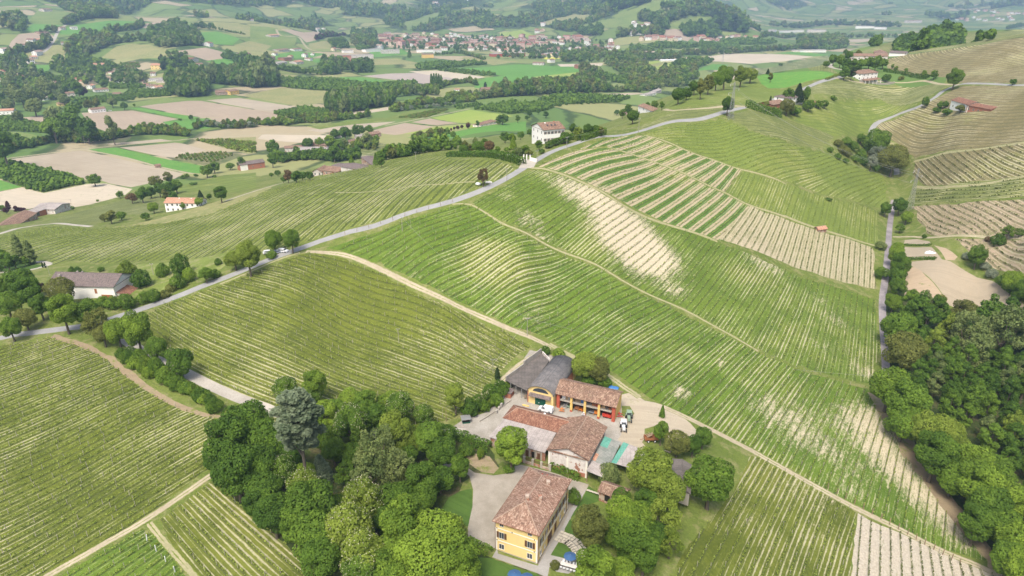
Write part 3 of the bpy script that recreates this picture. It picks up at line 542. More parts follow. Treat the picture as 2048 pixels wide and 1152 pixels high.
# --- roads and tracks
strip('main_road','F',[(-150,722),(0,676),(60,666),(130,657),(190,648),(230,635),(300,612),(400,574),(500,535),(560,511),(640,482),(700,463),(800,432),(905,402),(960,382),(1010,358),(1050,334),(1100,305),(1150,287),(1200,273),(1300,256),(1400,238),(1490,214)],3.9,'asphalt',obj='road')
strip('gate_apron','F',[(1052,336),(1058,325),(1062,318)],7.0,'gravel_road',obj='road')
strip('ridge_road','F',[(1545,200),(1580,188),(1620,172),(1668,156),(1705,148)],4.0,'asphalt',obj='road')
strip('ridge_track','T3',[(-60,640),(0,646),(200,632),(330,618),(430,622)],3.0,'track',obj='road')
strip('top_loop','T3',[(985,408),(940,400),(915,390),(912,378),(930,372)],4.2,'gravel_road',obj='road')
strip('farm_drive','F',[(195,650),(240,672),(282,702),(330,728),(370,745),(430,775),(480,797),(530,815),(600,842),(760,868),(900,866),(920,856)],3.8,'gravel_road',obj='farm_road')
strip('hollow_road','F',[(1772,790),(1772,745),(1770,700),(1766,650),(1765,600),(1770,560),(1776,500),(1781,440),(1787,400),(1791,365),(1793,350)],2.9,'asphalt_dark',obj='road')
strip('hill_road','F',[(1793,350),(1790,330),(1760,300),(1742,275),(1744,258),(1760,243),(1800,227),(1840,212),(1870,195),(1890,180),(1918,169),(1960,167),(2048,170),(2200,172)],3.2,'asphalt',obj='road')
strip('hill_lane','F',[(1668,156),(1720,165),(1770,163),(1840,162),(1880,168),(1918,169)],2.4,'track',obj='farm_track')
strip('valley_road',V,[(-300,670),(20,632),(640,556),(1100,510),(1400,485),(1540,470),(2048,440),(2160,430)],4.0,'track',obj='farm_track')
strip('valley_path',V,[(690,560),(1000,620),(1240,685),(1500,742),(1580,750)],3.4,'track')
strip('valley_road_b','T16',[(0,272),(200,268),(420,268),(480,290)],4.0,'track',obj='farm_track')
strip('valley_lane','T16',[(920,202),(1100,170),(1300,130),(1450,100),(1600,70)],4.4,'track',obj='farm_track')
strip('west_lane','F',[(-100,496),(0,467),(45,455),(107,447),(150,450),(182,453)],3.4,'gravel_road',obj='farm_road')
strip('west_lane_b','F',[(450,402),(480,392),(550,370),(620,352),(640,345)],3.2,'gravel_road',obj='farm_road')
strip('drive_west','T15',[(0,700),(150,690),(260,675),(340,655),(385,640),(390,628),(340,615),(260,618)],2.8,'gravel_road',obj='farm_road')
strip('hills_road',H,[(140,540),(210,505),(300,445),(380,390),(430,320),(460,260),(490,220),(560,190),(620,175)],7,'gravel_road',obj='road')
strip('hills_road_b',H,[(1440,635),(1560,605),(1700,578)],9,'asphalt',obj='road')
strip('hills_road_c','T19',[(210,235),(250,285),(380,295),(430,350),(470,390),(560,415),(640,425)],7,'track',obj='farm_track')
strip('valley_highway','T19',[(880,760),(1080,720),(1200,700),(1330,695)],7,'asphalt',obj='road')
strip('track_between','F',[(612,503),(650,505),(700,513),(760,538),(830,572),(900,604),(960,632),(1020,658),(1065,676),(1098,692)],2.2,'track')
strip('track_farm','F',[(1098,690),(1085,705),(1040,730),(1000,765),(960,797),(930,830)],2.6,'track')
strip('track_east','F',[(1098,688),(1130,705),(1180,730),(1222,755),(1250,775),(1280,795)],2.4,'track_grassy')
strip('track_slope','F',[(1330,815),(1380,838),(1440,868),(1523,912),(1634,974),(1727,1024),(1860,1090),(1960,1133),(2030,1165)],2.2,'track')
strip('crest_path','F',[(905,408),(940,409),(967,423),(1012,450),(1070,476),(1165,518),(1240,558),(1350,611),(1432,654),(1516,702)],1.0,'track_grassy')
strip('field_edge','F',[(1062,336),(1085,337),(1117,346),(1172,368),(1210,387),(1242,408),(1285,431),(1325,446),(1385,464),(1435,483)],1.8,'track_grassy')
strip('ditch','F',[(1435,483),(1470,490),(1535,519),(1580,540),(1650,566),(1757,594)],2.2,'grass')
strip('band_path','T13',[(620,96),(820,155),(1000,218),(1230,306),(1450,414),(1570,466),(1760,562),(2048,655)],1.6,'track_grassy')
strip('band_path_b','F',[(1570,432),(1640,458),(1700,476),(1750,491)],1.8,'track_grassy')
strip('upper_edge','T13',[(915,2),(1250,123),(1500,210),(1695,277),(2048,392)],1.4,'track_grassy')
strip('fan_edge','T14',[(1180,495),(1500,490),(2048,412),(2300,385)],2.2,'track_grassy')
strip('fan_top','T14',[(1170,290),(1400,228),(1620,200),(2048,140),(2300,110)],1.6,'track_grassy')
strip('east_lane','T14',[(1000,893),(1150,893),(1400,893),(2048,895),(2300,900)],2.2,'track')
strip('dirt_path','F',[(60,1180),(95,1152),(200,1092),(300,1034),(425,948),(450,925)],2.0,'track')
strip('dirt_path_b','F',[(298,1046),(325,1080),(360,1120),(400,1165),(420,1190)],1.6,'track_grassy')
strip('brown_edge','F',[(105,672),(165,690),(210,712),(262,752),(330,798),(395,825),(455,838)],2.0,'dry_brown',rough=.5)
strip('roadside_edge','F',[(440,568),(520,535),(600,505)],1.2,'track_grassy')
strip('west_path','T16',[(520,740),(900,725),(1330,675),(1500,660),(1640,655)],1.4,'track_grassy')
strip('roadside_ditch','F',[(1205,283),(1250,272),(1290,262)],1.0,'verge')  # narrow strip of verge grass beside the main road

# ---------------------------------------------------------------- one triangulation of all of it
rng=np.random.default_rng(4)
def densify(poly,rough):
    out=[]
    for i in range(len(poly)):
        a=poly[i];c=poly[(i+1) % len(poly)];L=np.linalg.norm(c-a);r=max(40,np.hypot(*a))
        step=max(1.6,r*0.012);n=max(1,int(L/step));n_=np.array([-(c-a)[1],(c-a)[0]])/max(L,1e-6)
        for k in range(n):
            p=a+(c-a)*k/n
            if rough:p=p+n_*rng.normal(0,rough*0.6*min(2.5,max(1,r/250)))
            out.append(p)
    return np.array(out)
pts=[];edges=[]
for g in REG:
    if g['kind']=='area':g['poly']=densify(g['poly'],g['rough'])
    elif g['rough']:
        g['poly']=g['poly']+rng.normal(0,g['rough']*0.5,g['poly'].shape)
    b0=len(pts);n=len(g['poly']);pts += [tuple(p) for p in g['poly']]
    edges += [(b0+i,b0+(i+1) % n) for i in range(n)]
a_=np.linspace(-1.12,1.12,200);l_=np.linspace(math.log(32.0),math.log(15000.0),470)
AA,LL=np.meshgrid(a_,l_);jit=rng.uniform(-.3,.3,AA.shape+(2,))
AA=AA+jit[...,0]*(a_[1]-a_[0]);LL=LL+jit[...,1]*(l_[1]-l_[0])
pts += list(zip((np.sin(AA)*np.exp(LL)).ravel(),(np.cos(AA)*np.exp(LL)).ravel()))
vs,es,fs,*_=delaunay_2d_cdt([Vector(p) for p in pts],edges,[],0,1e-4)
VX=np.array([(v[0],v[1]) for v in vs]);FT=np.array(fs,dtype=np.int64)
VZ=hz(VX[:,0],VX[:,1]);CEN=VX[FT].mean(1)
def in_poly(P,poly):
    x,y=P[:,0],P[:,1];inside=np.zeros(len(P),bool)
    bb=(x >= poly[:,0].min()) & (x <= poly[:,0].max()) & (y >= poly[:,1].min()) & (y <= poly[:,1].max());idx=np.nonzero(bb)[0]
    xs,ys=x[idx],y[idx];r=np.zeros(len(idx),bool);n=len(poly)
    for i in range(n):
        x1,y1=poly[i];x2,y2=poly[(i+1) % n]
        if y1==y2:continue
        c=((y1> ys) != (y2> ys)) & (xs< (x2-x1)*(ys-y1)/(y2-y1)+x1);r ^= c
    inside[idx]=r;return inside
LAB=np.full(len(FT),-1)
for k,g in enumerate(REG):LAB[in_poly(CEN,g['poly'])]=k
# row coordinates of each vineyard: a smooth function constant along the guide rows
def fit_rows(g):
    P0=g['poly'].mean(0);S=max(np.ptp(g['poly'][:,0]),np.ptp(g['poly'][:,1]))/2
    deg=1 if len(g['guides'])< 2 else (2 if len(g['guides'])< 3 else 3)
    ex=[(i,j) for i in range(deg+1) for j in range(deg+1) if 0< i+j <= deg]
    rows=[];rhs=[];ref=None
    for q in g['guides']:
        L=smooth_line(q,4.0);T=np.gradient(L,axis=0);T /= np.linalg.norm(T,axis=1)[:,None]+1e-9
        if ref is not None and T.mean(0) @ ref< 0:T=-T
        ref=T.mean(0)
        for p,t in zip(L,T):
            x,y=(p-P0)/S;n=(-t[1],t[0])
            gx=np.array([i*x**(i-1)*y**j if i else 0 for i,j in ex]);gy=np.array([j*x**i*y**(j-1) if j else 0 for i,j in ex])
            rows.append((gx*t[0]+gy*t[1])*4);rhs.append(0);rows.append(gx*n[0]+gy*n[1]);rhs.append(S)
    reg=np.diag([0.02*(i+j)**2*math.sqrt(len(rows)) if i+j> 1 else 0 for i,j in ex])
    A=np.vstack([np.array(rows),reg]);bb=np.concatenate([np.array(rhs,float),np.zeros(len(ex))])
    co=np.linalg.lstsq(A,bb,rcond=None)[0]
    def f(X):
        x=(X[:,0]-P0[0])/S;y=(X[:,1]-P0[1])/S
        return sum(c*x**i*y**j for c,(i,j) in zip(co,ex))
    def along(X):
        d=ref/np.linalg.norm(ref);return X @ d
    return f,along
def bare_blobs():
    B=[]
    for x,y,r,s in [(1130,365,10,.9),(1165,385,13,1.1),(1200,400,14,1.2),(1225,425,15,1.3),(1245,450,17,1.4),(1265,480,18,1.5),(1285,505,17,1.5),(1300,525,13,1.2),(1240,410,10,.8),(1090,350,7,.6),
      (1060,440,9,.7),(1080,470,8,.6),(1120,370,9,.7),(1010,390,7,.55),(1350,580,9,.75),(1330,545,8,.5),(1290,560,7,.4),(1530,525,11,.85),(1500,512,8,.6),(1190,440,6,.5),(1000,375,9,.5),
      (1560,830,14,.75),(1600,850,16,.75),(1640,880,15,.7),(1590,880,12,.6),(1700,860,13,.7),(1740,850,14,1.0),(1760,890,14,1.0),(1790,930,12,1.0),(1700,930,13,.6),(1840,980,12,1.0),(1880,1020,11,1.0),(1910,1060,9,.9),(1740,830,9,.9),
      (1530,800,8,.5),(1690,820,7,.7),(1680,840,7,.5),(1640,600,9,.55),(1670,640,10,.6),(1700,620,8,.5),(1640,690,9,.5),(1700,700,10,.45),(1735,745,9,.7),(1620,740,8,.4),
      (1700,970,11,.55),(1800,1030,9,.4),(820,545,10,.45),(880,590,9,.5),(950,620,8,.4),(1060,640,7,.6),(1080,625,7,.5),(950,690,16,.55),(980,720,12,.55),(900,700,12,.4),(1040,700,8,.5),(850,660,12,.35),
      (1600,980,9,.5),(1560,960,8,.4),(1490,1030,8,.4),(1660,1000,9,.5),(1640,1060,9,.35),(440,830,8,.4),(150,850,16,.15),(250,840,14,.2),(1365,783,3,1.2),(1440,725,2,1.2),(1358,790,3,1.0)]:
        q=cast([(x,y)])[0];B.append((q[0],q[1],r*0.72,s*0.68))
    return B
BARE=np.zeros(len(VX));near_v=np.hypot(VX[:,0],VX[:,1])< 700
for x,y,r,s in bare_blobs():
    d2=((VX[near_v,0]-x)**2+(VX[near_v,1]-y)**2)/(r*r);BARE[near_v]=np.maximum(BARE[near_v],s*np.exp(-d2*0.5))
def wood_density(x,y):
    r=np.hypot(x,y);z=hz(x,y)
    k=np.clip((r-2300)/900,0,1)*np.clip((z+52)/25,0,1)*np.clip(1.0-x/r*1.3,.45,1)*1.02
    return fbm(x/330.0,y/420.0,21,4)*0.62-0.045+0.27*k-0.10*np.clip((900-r)/400,0,1)
WOOD=wood_density(VX[:,0],VX[:,1])
RCEN=np.hypot(CEN[:,0],CEN[:,1])
matkeys=list(MAT.keys())
FM=np.array([matkeys.index(REG[l]['mat']) if l >= 0 else-1 for l in LAB])
FM[(LAB< 0) & (RCEN< 640)]=matkeys.index('grass')
FM[(LAB< 0) & (RCEN >= 640)]=matkeys.index('far')
def mesh_from(name,V,F,mats,fmat=None,uvs=None,attrs=None,smooth=True):
    me=bpy.data.meshes.new(name);V=np.asarray(V,dtype=np.float32);F=np.asarray(F,dtype=np.int32)
    k=F.shape[1];me.vertices.add(len(V));me.vertices.foreach_set('co',V.ravel())
    me.loops.add(F.size);me.loops.foreach_set('vertex_index',F.ravel())
    me.polygons.add(len(F));me.polygons.foreach_set('loop_start',np.arange(0,F.size,k,dtype=np.int32))
    try:me.polygons.foreach_set('loop_total',np.full(len(F),k,dtype=np.int32))
    except Exception:pass
    for m in mats:me.materials.append(m)
    if fmat is not None:me.polygons.foreach_set('material_index',np.asarray(fmat,dtype=np.int32))
    me.polygons.foreach_set('use_smooth',np.full(len(F),smooth))
    if uvs is not None:
        for n_,u in uvs.items():
            at=me.attributes.new(n_,'FLOAT_VECTOR','CORNER');at.data.foreach_set('vector',np.asarray(u,dtype=np.float32).ravel())
    if attrs is not None:
        for n_,u in attrs.items():
            at=me.attributes.new(n_,'FLOAT','POINT');at.data.foreach_set('value',np.asarray(u,dtype=np.float32))
    me.update(calc_edges=True);me.validate();return me
def link(name,data,parent=None,loc=None,**props):
    o=bpy.data.objects.new(name,data);scn.collection.objects.link(o)
    if parent is not None:o.parent=parent
    if loc is not None:o.location=loc
    for k,v in props.items():o[k]=v
    return o
ROWUV=np.zeros((len(FT),3,3));ROWF={}
for k,g in enumerate(REG):
    idx=np.nonzero(LAB==k)[0]
    if not len(idx):continue
    if g['guides']:
        f,al=fit_rows(g);ROWF[k]=f;X=VX[FT[idx].ravel()]
        ROWUV[idx,:,0]=f(X).reshape(-1,3);ROWUV[idx,:,1]=al(X).reshape(-1,3)
    elif g['kind']=='strip':
        L=g['line'];X=VX[FT[idx].ravel()];T=np.gradient(L,axis=0);T /= np.linalg.norm(T,axis=1)[:,None]+1e-9
        d=((X[:,None]-L[None])**2).sum(2).argmin(1);rel=X-L[d]
        ROWUV[idx,:,0]=((-rel[:,0]*T[d,1]+rel[:,1]*T[d,0])/g['hw']).reshape(-1,3)
        ROWUV[idx,:,1]=(d*3.0).reshape(-1,3)
OBJK=np.array([REG[l]['obj'] if l >= 0 else 'ground' for l in LAB])
for on in sorted(set(OBJK)):
    sel=np.nonzero((OBJK==on) & (FM >= 0))[0]
    used,inv=np.unique(FT[sel],return_inverse=True);F=inv.reshape(-1,3)
    V3=np.column_stack([VX[used],VZ[used]])
    mk,fm=np.unique(FM[sel],return_inverse=True)
    me=mesh_from(on,V3,F,[MAT[matkeys[i]] for i in mk],fm,{'rows':ROWUV[sel].reshape(-1,3)},{'bare':BARE[used],'wood':WOOD[used]})
    link(on,me,kind='structure')
print('GROUND',len(VX),len(FT))
# ---------------------------------------------------------------- foliage materials
def leaf_mat(name,c1,c2,c3=None,trans=0.3,sc=1.0):
    b=NB(name);at=b.attr('tint');f=at.outputs['Fac'];oi=b.n.new('ShaderNodeObjectInfo')
    n=b.noise(b.pos(),0.22*sc,3,0.6)
    t=b.math('ADD',b.math('MULTIPLY',f,0.55),b.math('ADD',b.math('MULTIPLY',n,0.45),b.math('MULTIPLY',b.math('SUBTRACT',oi.outputs['Random'],0.5),0.25)))
    c=b.mix(b.ss(t,0.25,0.75),c1,c2)
    if c3:c=b.mix(b.ss(f,0.93,0.99),c,c3)
    b.base(c);b.b.inputs['Roughness'].default_value=0.75;b.b.inputs['Specular IOR Level'].default_value=0.15
    tr=b.n.new('ShaderNodeBsdfTranslucent');mx=b.n.new('ShaderNodeMixShader');mx.inputs[0].default_value=trans
    b.t.links.new(b.mix(0.5,c,(c2[0]*1.4,c2[1]*1.3,c2[2])),tr.inputs[0])
    b.t.links.new(b.b.outputs[0],mx.inputs[1]);b.t.links.new(tr.outputs[0],mx.inputs[2]);b.t.links.new(mx.outputs[0],b.n['Material Output'].inputs[0])
    return b.m
LM={
 'dark':leaf_mat('dark green leaves',(0.054,0.109,0.015),(0.115,0.203,0.025)),
 'mid':leaf_mat('green leaves',(0.073,0.136,0.017),(0.152,0.247,0.030)),
 'bright':leaf_mat('fresh green leaves',(0.107,0.179,0.021),(0.222,0.323,0.037)),
 'yellow':leaf_mat('yellow green leaves',(0.119,0.176,0.023),(0.238,0.307,0.047)),
 'olive':leaf_mat('olive leaves',(0.106,0.124,0.029),(0.194,0.215,0.051)),
 'grey':leaf_mat('grey green leaves',(0.104,0.152,0.046),(0.216,0.264,0.086)),
 'silver':leaf_mat('silvery leaves',(0.15,0.19,0.12),(0.28,0.31,0.22)),
 'cedar':leaf_mat('blue green needles',(0.085,0.125,0.065),(0.19,0.235,0.14)),
 'pine':leaf_mat('dark needles',(0.023,0.046,0.016),(0.051,0.084,0.025)),
 'purple':leaf_mat('purple leaves',(0.045,0.016,0.022),(0.085,0.028,0.035)),
 'russet':leaf_mat('russet leaves',(0.11,0.075,0.035),(0.18,0.12,0.055)),
 'blossom':leaf_mat('cream blossom',(0.36,0.36,0.22),(0.52,0.50,0.34)),
 'vine':leaf_mat('young vine leaves',(0.19,0.25,0.04),(0.28,0.34,0.075),sc=3),
 'vine_dull':leaf_mat('sparse vine shoots',(0.075,0.095,0.025),(0.14,0.165,0.04),sc=3),
}
def bark_mat():
    b=NB('bark');n=b.noise(b.scale(b.pos(),(3,3,.8)),1.5,4,.7)
    c=b.mix(n,(0.07,0.055,0.04),(0.17,0.145,0.11));b.bump(n,.6,.1);return b.base(c)
BARK=bark_mat()
# ---------------------------------------------------------------- leaf geometry
def quads(C,N,size,rg,tint,elong=1.0,roll=None):
    n=len(C);N=N/(np.linalg.norm(N,axis=1)[:,None]+1e-9)
    a=rg.normal(size=(n,3));T=np.cross(N,a);T /= np.linalg.norm(T,axis=1)[:,None]+1e-9;B=np.cross(N,T)
    s=(size*rg.uniform(0.65,1.35,n))[:,None]*0.5
    V=np.stack([C-T*s*elong-B*s*.7,C+T*s*elong*.6-B*s,C+T*s*elong+B*s*.7,C-T*s*elong*.6+B*s],1).reshape(-1,3)
    F=np.arange(4*n).reshape(-1,4);return V,F,np.repeat(tint,4)
def sphere_dirs(n,rg):
    z=rg.uniform(-1,1,n);a=rg.uniform(0,2*np.pi,n);r=np.sqrt(1-z*z);return np.stack([r*np.cos(a),r*np.sin(a),z],1)
def lobed_crown(rg,n,leaf,lobes=26,az=0.95,cz=1.5,lr=(0.30,0.44),top=0.0,spread=0.66,point=0.0,zmin=-0.8,jit=0.45):
    """crown of overlapping lobes; horizontal radius about 1, centre at height cz"""
    D=[]
    while len(D)< lobes:
        d=sphere_dirs(1,rg)[0]
        if d[2]> zmin and all(np.dot(d,e)< 1-1.1/lobes for e in D[-60:]) or rg.uniform()< 0.04:D.append(d)
    D=np.array(D);k=1-point*np.clip(D[:,2],0,1)**1.5
    r=rg.uniform(lr[0],lr[1],lobes)*(1-0.3*point*np.clip(D[:,2],0,1));hr=rg.uniform(0.8,1.12,lobes)*spread
    L=np.stack([D[:,0]*hr*k,D[:,1]*hr*k,D[:,2]*hr*az*(1+top*np.clip(D[:,2],0,1))],1)
    w=r**2/np.sum(r**2);li=rg.choice(lobes,int(n*2.0),p=w);dd=sphere_dirs(len(li),rg);dd[:,2]=dd[:,2]*0.9+0.12
    rad=r[li]*np.where(rg.uniform(size=len(li))< .8,rg.uniform(0.86,1.06,len(li)),rg.uniform(.4,.9,len(li)))
    P=L[li]+dd*rad[:,None]
    dist=np.sqrt(((P[:,None]-L[None])**2).sum(2))/r[None];dist[np.arange(len(li)),li]=9
    keep=(dist.min(1)> 0.80);P=P[keep][:n];dd=dd[keep][:n];li=li[keep][:n]
    tl=rg.uniform(0,1,lobes)[li]*0.55+rg.uniform(0,.45,len(P))
    N=dd+rg.normal(0,jit,dd.shape)+np.array([0,0,0.25]);P=P+np.array([0,0,cz])
    return quads(P,N,np.full(len(P),leaf),rg,tl),L+np.array([0,0,cz]),r
def tube(P,rad,k=7):
    P=np.asarray(P,float);V=[];F=[]
    for i,p in enumerate(P):
        t=P[min(i+1,len(P)-1)]-P[max(i-1,0)];t=t/(np.linalg.norm(t)+1e-9);a=np.array([1,0,0]) if abs(t[0])< .8 else np.array([0,1,0])
        u=np.cross(t,a);u /= np.linalg.norm(u);v=np.cross(t,u)
        for j in range(k):
            q=2*math.pi*j/k;V.append(p+(u*math.cos(q)+v*math.sin(q))*rad[i])
    for i in range(len(P)-1):
        for j in range(k):F.append((i*k+j,i*k+(j+1) % k,(i+1)*k+(j+1) % k,(i+1)*k+j))
    return np.array(V),np.array(F)
def trunk_geo(rg,h,r,tips=None,k=7):
    Vs=[];Fs=[];o=0
    def add(P,R_,kk):
        nonlocal o
        V,F=tube(P,R_,kk);Vs.append(V);Fs.append(F+o);o += len(V)
    x=rg.normal(0,.03,2)*h
    add([(0,0,-0.25),(0,0,.1*h),(x[0]*.5,x[1]*.5,.5*h),(x[0],x[1],h)],[r*1.35,r,r*.75,r*.35],k)
    if tips is not None:
        for t in tips:
            b=np.array([x[0]*.5,x[1]*.5,h*rg.uniform(.4,.75)]);m=(b+t)/2+np.array([0,0,-.06])
            add([b,m,t],[r*.5,r*.3,r*.1],5)
    return np.concatenate(Vs),np.concatenate(Fs)
PROTO={}
def mk(name,V,F,mats,fmat=None,tint=None,smooth=False):
    return mesh_from(name,V,F,mats,fmat,None,{'tint':tint} if tint is not None else None,smooth)
def proto(key,seed,n,leaf,trunk=(1.0,.09),**kw):
    rg=np.random.default_rng(seed);(V,F,t),L,r=lobed_crown(rg,n,leaf,**kw)
    tips=L[rg.choice(len(L),min(8,len(L)),replace=False)];TV,TF=trunk_geo(rg,kw.get('cz',1.5)*trunk[0],trunk[1],tips)
    PROTO[key]=dict(V=V,F=F,t=t,TV=TV,TF=TF,cz=kw.get('cz',1.5))
def conifer_geo(rg,n,leaf,h=4.0,tiers=13,base=.5,droop=.25,flat=False):
    P=[];N=[];t=[]
    for i in range(n):
        u=rg.uniform(0,1)**0.75 if not flat else rg.uniform()
        z=base+(h-base)*u;R_=(1-u)**0.85*1.0+0.03
        saw=1-0.35*((u*tiers) % 1);rr=R_*saw*rg.uniform(.55,1.0)**.5;a=rg.uniform(0,2*math.pi)
        P.append((rr*math.cos(a),rr*math.sin(a),z-droop*rr));N.append((math.cos(a)*.7,math.sin(a)*.7,.8));t.append(rg.uniform())
    P=np.array(P);N=np.array(N)+rg.normal(0,.35,(n,3));return quads(P,N,np.full(n,leaf),rg,np.array(t),1.3)
def column_geo(rg,n,leaf,h=8.0,base=.4,wob=.2):
    u=rg.uniform(0,1,n);a=rg.uniform(0,2*math.pi,n);pr=np.sin(np.clip(u,.02,1)**.55*math.pi*.93+.12)**.7
    rr=pr*(1+wob*np.sin(a*3+u*23)+wob*.6*np.sin(a*2-u*41))*np.where(rg.uniform(size=n)< .7,rg.uniform(.85,1.0,n),rg.uniform(.4,.9,n));z=base+(h-base)*u
    P=np.stack([rr*np.cos(a),rr*np.sin(a),z],1);N=np.stack([np.cos(a),np.sin(a),np.full(n,.35)],1)+rg.normal(0,.4,(n,3))
    return quads(P,N,np.full(n,leaf),rg,rg.uniform(0,1,n),1.2)
def cedar_geo(rg):
    """flat-layered old cedar: tiers of horizontal plates carried on a tall bare trunk"""
    C=[];L=[]
    for z,R_,m in [(3.1,.85,11),(3.45,1.0,13),(3.8,.95,12),(4.1,.82,10),(4.4,.62,8),(4.62,.4,5),(2.7,.55,5)]:
        for k in range(m):
            a=2*math.pi*(k+rg.uniform(-.3,.3))/m;q=R_*rg.uniform(.45,.95);L.append((q*math.cos(a),q*math.sin(a),z+rg.uniform(-.12,.12),rg.uniform(.2,.36)))
    P=[];N=[];t=[]
    for x,y,z,r in L:
        n=260;a=rg.uniform(0,2*math.pi,n);q=np.sqrt(rg.uniform(0,1,n))*r;tl=rg.uniform()
        P.append(np.stack([x+q*np.cos(a),y+q*np.sin(a),z+rg.normal(0,.035,n)-(q/r)**2*.10],1))
        N.append(np.stack([rg.normal(0,.35,n),rg.normal(0,.35,n),np.ones(n)],1));t.append(tl*.5+rg.uniform(0,.5,n))
    P=np.concatenate(P);g=quads(P,np.concatenate(N),np.full(len(P),.085),rg,np.concatenate(t),1.5)
    return g,[np.array(l[:3]) for l in L]
for i in range(4):proto('broad%d' % i,10+i,8500,.066,lobes=(30,24,34,28)[i],az=(1.0,1.15,.9,1.05)[i],cz=(1.45,1.7,1.35,1.6)[i])
for i in range(2):proto('tall%d' % i,20+i,8000,.08,lobes=34,az=1.7,cz=2.3,lr=(.3,.42),top=.05)
for i in range(2):proto('chestnut%d' % i,30+i,8500,.072,lobes=26,az=1.25,cz=1.75,lr=(.32,.46),point=.25)
for i in range(2):proto('plant%d' % i,40+i,4200,.085,lobes=30,az=2.0,cz=2.3,lr=(.26,.36),point=.9,spread=.66)
for i in range(2):proto('loose%d' % i,50+i,5200,.065,lobes=46,az=1.1,cz=1.6,lr=(.15,.26),spread=.8,jit=.8)
for i in range(2):proto('shrub%d' % i,60+i,3000,.085,trunk=(.5,.05),lobes=18,az=.8,cz=.62,lr=(.3,.45),zmin=-.35)
for i in range(3):proto('mid%d' % i,70+i,1500,.15,lobes=16,az=(1.0,1.3,.9)[i],cz=(1.5,1.8,1.35)[i])
for i in range(2):proto('bush%d' % i,80+i,700,.19,trunk=(.5,.05),lobes=10,az=.75,cz=.6,lr=(.35,.5),zmin=-.3)
for i in range(3):proto('far%d' % i,90+i,190,.42,lobes=8,az=(1.0,1.25,.85)[i],cz=(1.25,1.5,1.1)[i],lr=(.4,.55))
for i in range(2):proto('dot%d' % i,95+i,60,.75,lobes=5,az=.9,cz=.85,lr=(.45,.6))
def add_geo(key,geo,cz,th,tr,tips=None,seed=1):
    TV,TF=trunk_geo(np.random.default_rng(seed),th,tr,tips);PROTO[key]=dict(V=geo[0],F=geo[1],t=geo[2],TV=TV,TF=TF,cz=cz)
_r=np.random.default_rng(7)
add_geo('conifer',conifer_geo(_r,3500,.16),2.2,3.8,.07)
add_geo('conifer_far',conifer_geo(_r,350,.42),2.2,3.5,.07)
add_geo('column',column_geo(_r,3200,.22),4.2,6.5,.14)
add_geo('column_far',column_geo(_r,260,.75),4.2,6.5,.14)
_g,_t=cedar_geo(_r);add_geo('cedar',_g,3.7,4.4,.085,_t[::3])
# blossom candles for the chestnuts
def candles(key,n,seed,size=.05):
    rg=np.random.default_rng(seed);p=PROTO[key];C=p['V'].reshape(-1,4,3).mean(1);c0=np.array([0,0,p['cz']])
    d=C-c0;up=(d[:,2]>-.35) & (np.linalg.norm(d*np.array([1,1,.8]),axis=1)> .78);idx=rg.choice(np.nonzero(up)[0],n)
    P=C[idx]+np.array([0,0,.05])+(d[idx]/np.linalg.norm(d[idx],axis=1)[:,None])*.03
    return quads(P,rg.normal(size=(n,3)),np.full(n,size),rg,rg.uniform(0,1,n),.8)
PROTO['chestnut0']['B']=candles('chestnut0',620,3);PROTO['chestnut1']['B']=candles('chestnut1',420,4)
_mc={}
def crown_mesh(key,tone):
    if (key,tone) not in _mc:
        p=PROTO[key];_mc[(key,tone)]=mk('crown',p['V'],p['F'],[LM[tone]],tint=p['t'])
    return _mc[(key,tone)]
def trunk_mesh(key):
    if key not in _mc:p=PROTO[key];_mc[key]=mk('trunk',p['TV'],p['TF'],[BARK],smooth=True)
    return _mc[key]
def blossom_mesh(key):
    k=key+'B'
    if k not in _mc:V,F,t=PROTO[key]['B'];_mc[k]=mk('blossom',V,F,[LM['blossom']],tint=t)
    return _mc[k]
def whole_mesh(key,tone):
    k=(key,tone,'w')
    if k not in _mc:
        p=PROTO[key];n=len(p['V']);F=np.concatenate([p['F'],p['TF']+n]);fm=np.r_[np.zeros(len(p['F'])),np.ones(len(p['TF']))]
        _mc[k]=mk('tree',np.concatenate([p['V'],p['TV']]),F,[LM[tone],BARK],fm,np.r_[p['t'],np.full(len(p['TV']),.5)])
    return _mc[k]
def solve_ground(pp,h):
    """ground point under something that shows at pixel pp and stands h above the ground"""
    q=cast([pp],h)[0];return q[0],q[1],q[2]
TREES=[]
def tree(x,y,rpx,key,tone,label,cat='tree',name='broadleaf_tree',group=None,zs=1.0,parts=True,rng_=random.Random(5),loc=None,R_=None):
    """x, y: photo pixel of the crown's centre; rpx: its half width in photo pixels"""
    cz=PROTO[key]['cz']*zs
    if loc is None:
        g=cast([(x,y)])[0];R_=rpx*m_per_px(*g)
        for _ in range(3):
            gx,gy,gz=solve_ground((x,y),cz*R_);R_=rpx*m_per_px(gx,gy,gz+cz*R_)
    else:gx,gy=loc;gz=float(hz(gx,gy))
    sc=(R_,R_,R_*zs);rot=rng_.uniform(0,6.28)
    pr=dict(label=label,category=cat)
    if group:pr['group']=group
    if parts:
        e=link(name,None,loc=(gx,gy,gz-.1),**pr);e.empty_display_size=.5
        e.rotation_euler=(0,0,rot);e.scale=sc
        link('crown',crown_mesh(key,tone),e);link('trunk',trunk_mesh(key),e)
        if 'B' in PROTO[key] and tone != 'dark':link('blossom',blossom_mesh(key),e)
    else:
        e=link(name,whole_mesh(key,tone),loc=(gx,gy,gz-.1),**pr);e.rotation_euler=(0,0,rot);e.scale=sc
    TREES.append((gx,gy,R_));return e
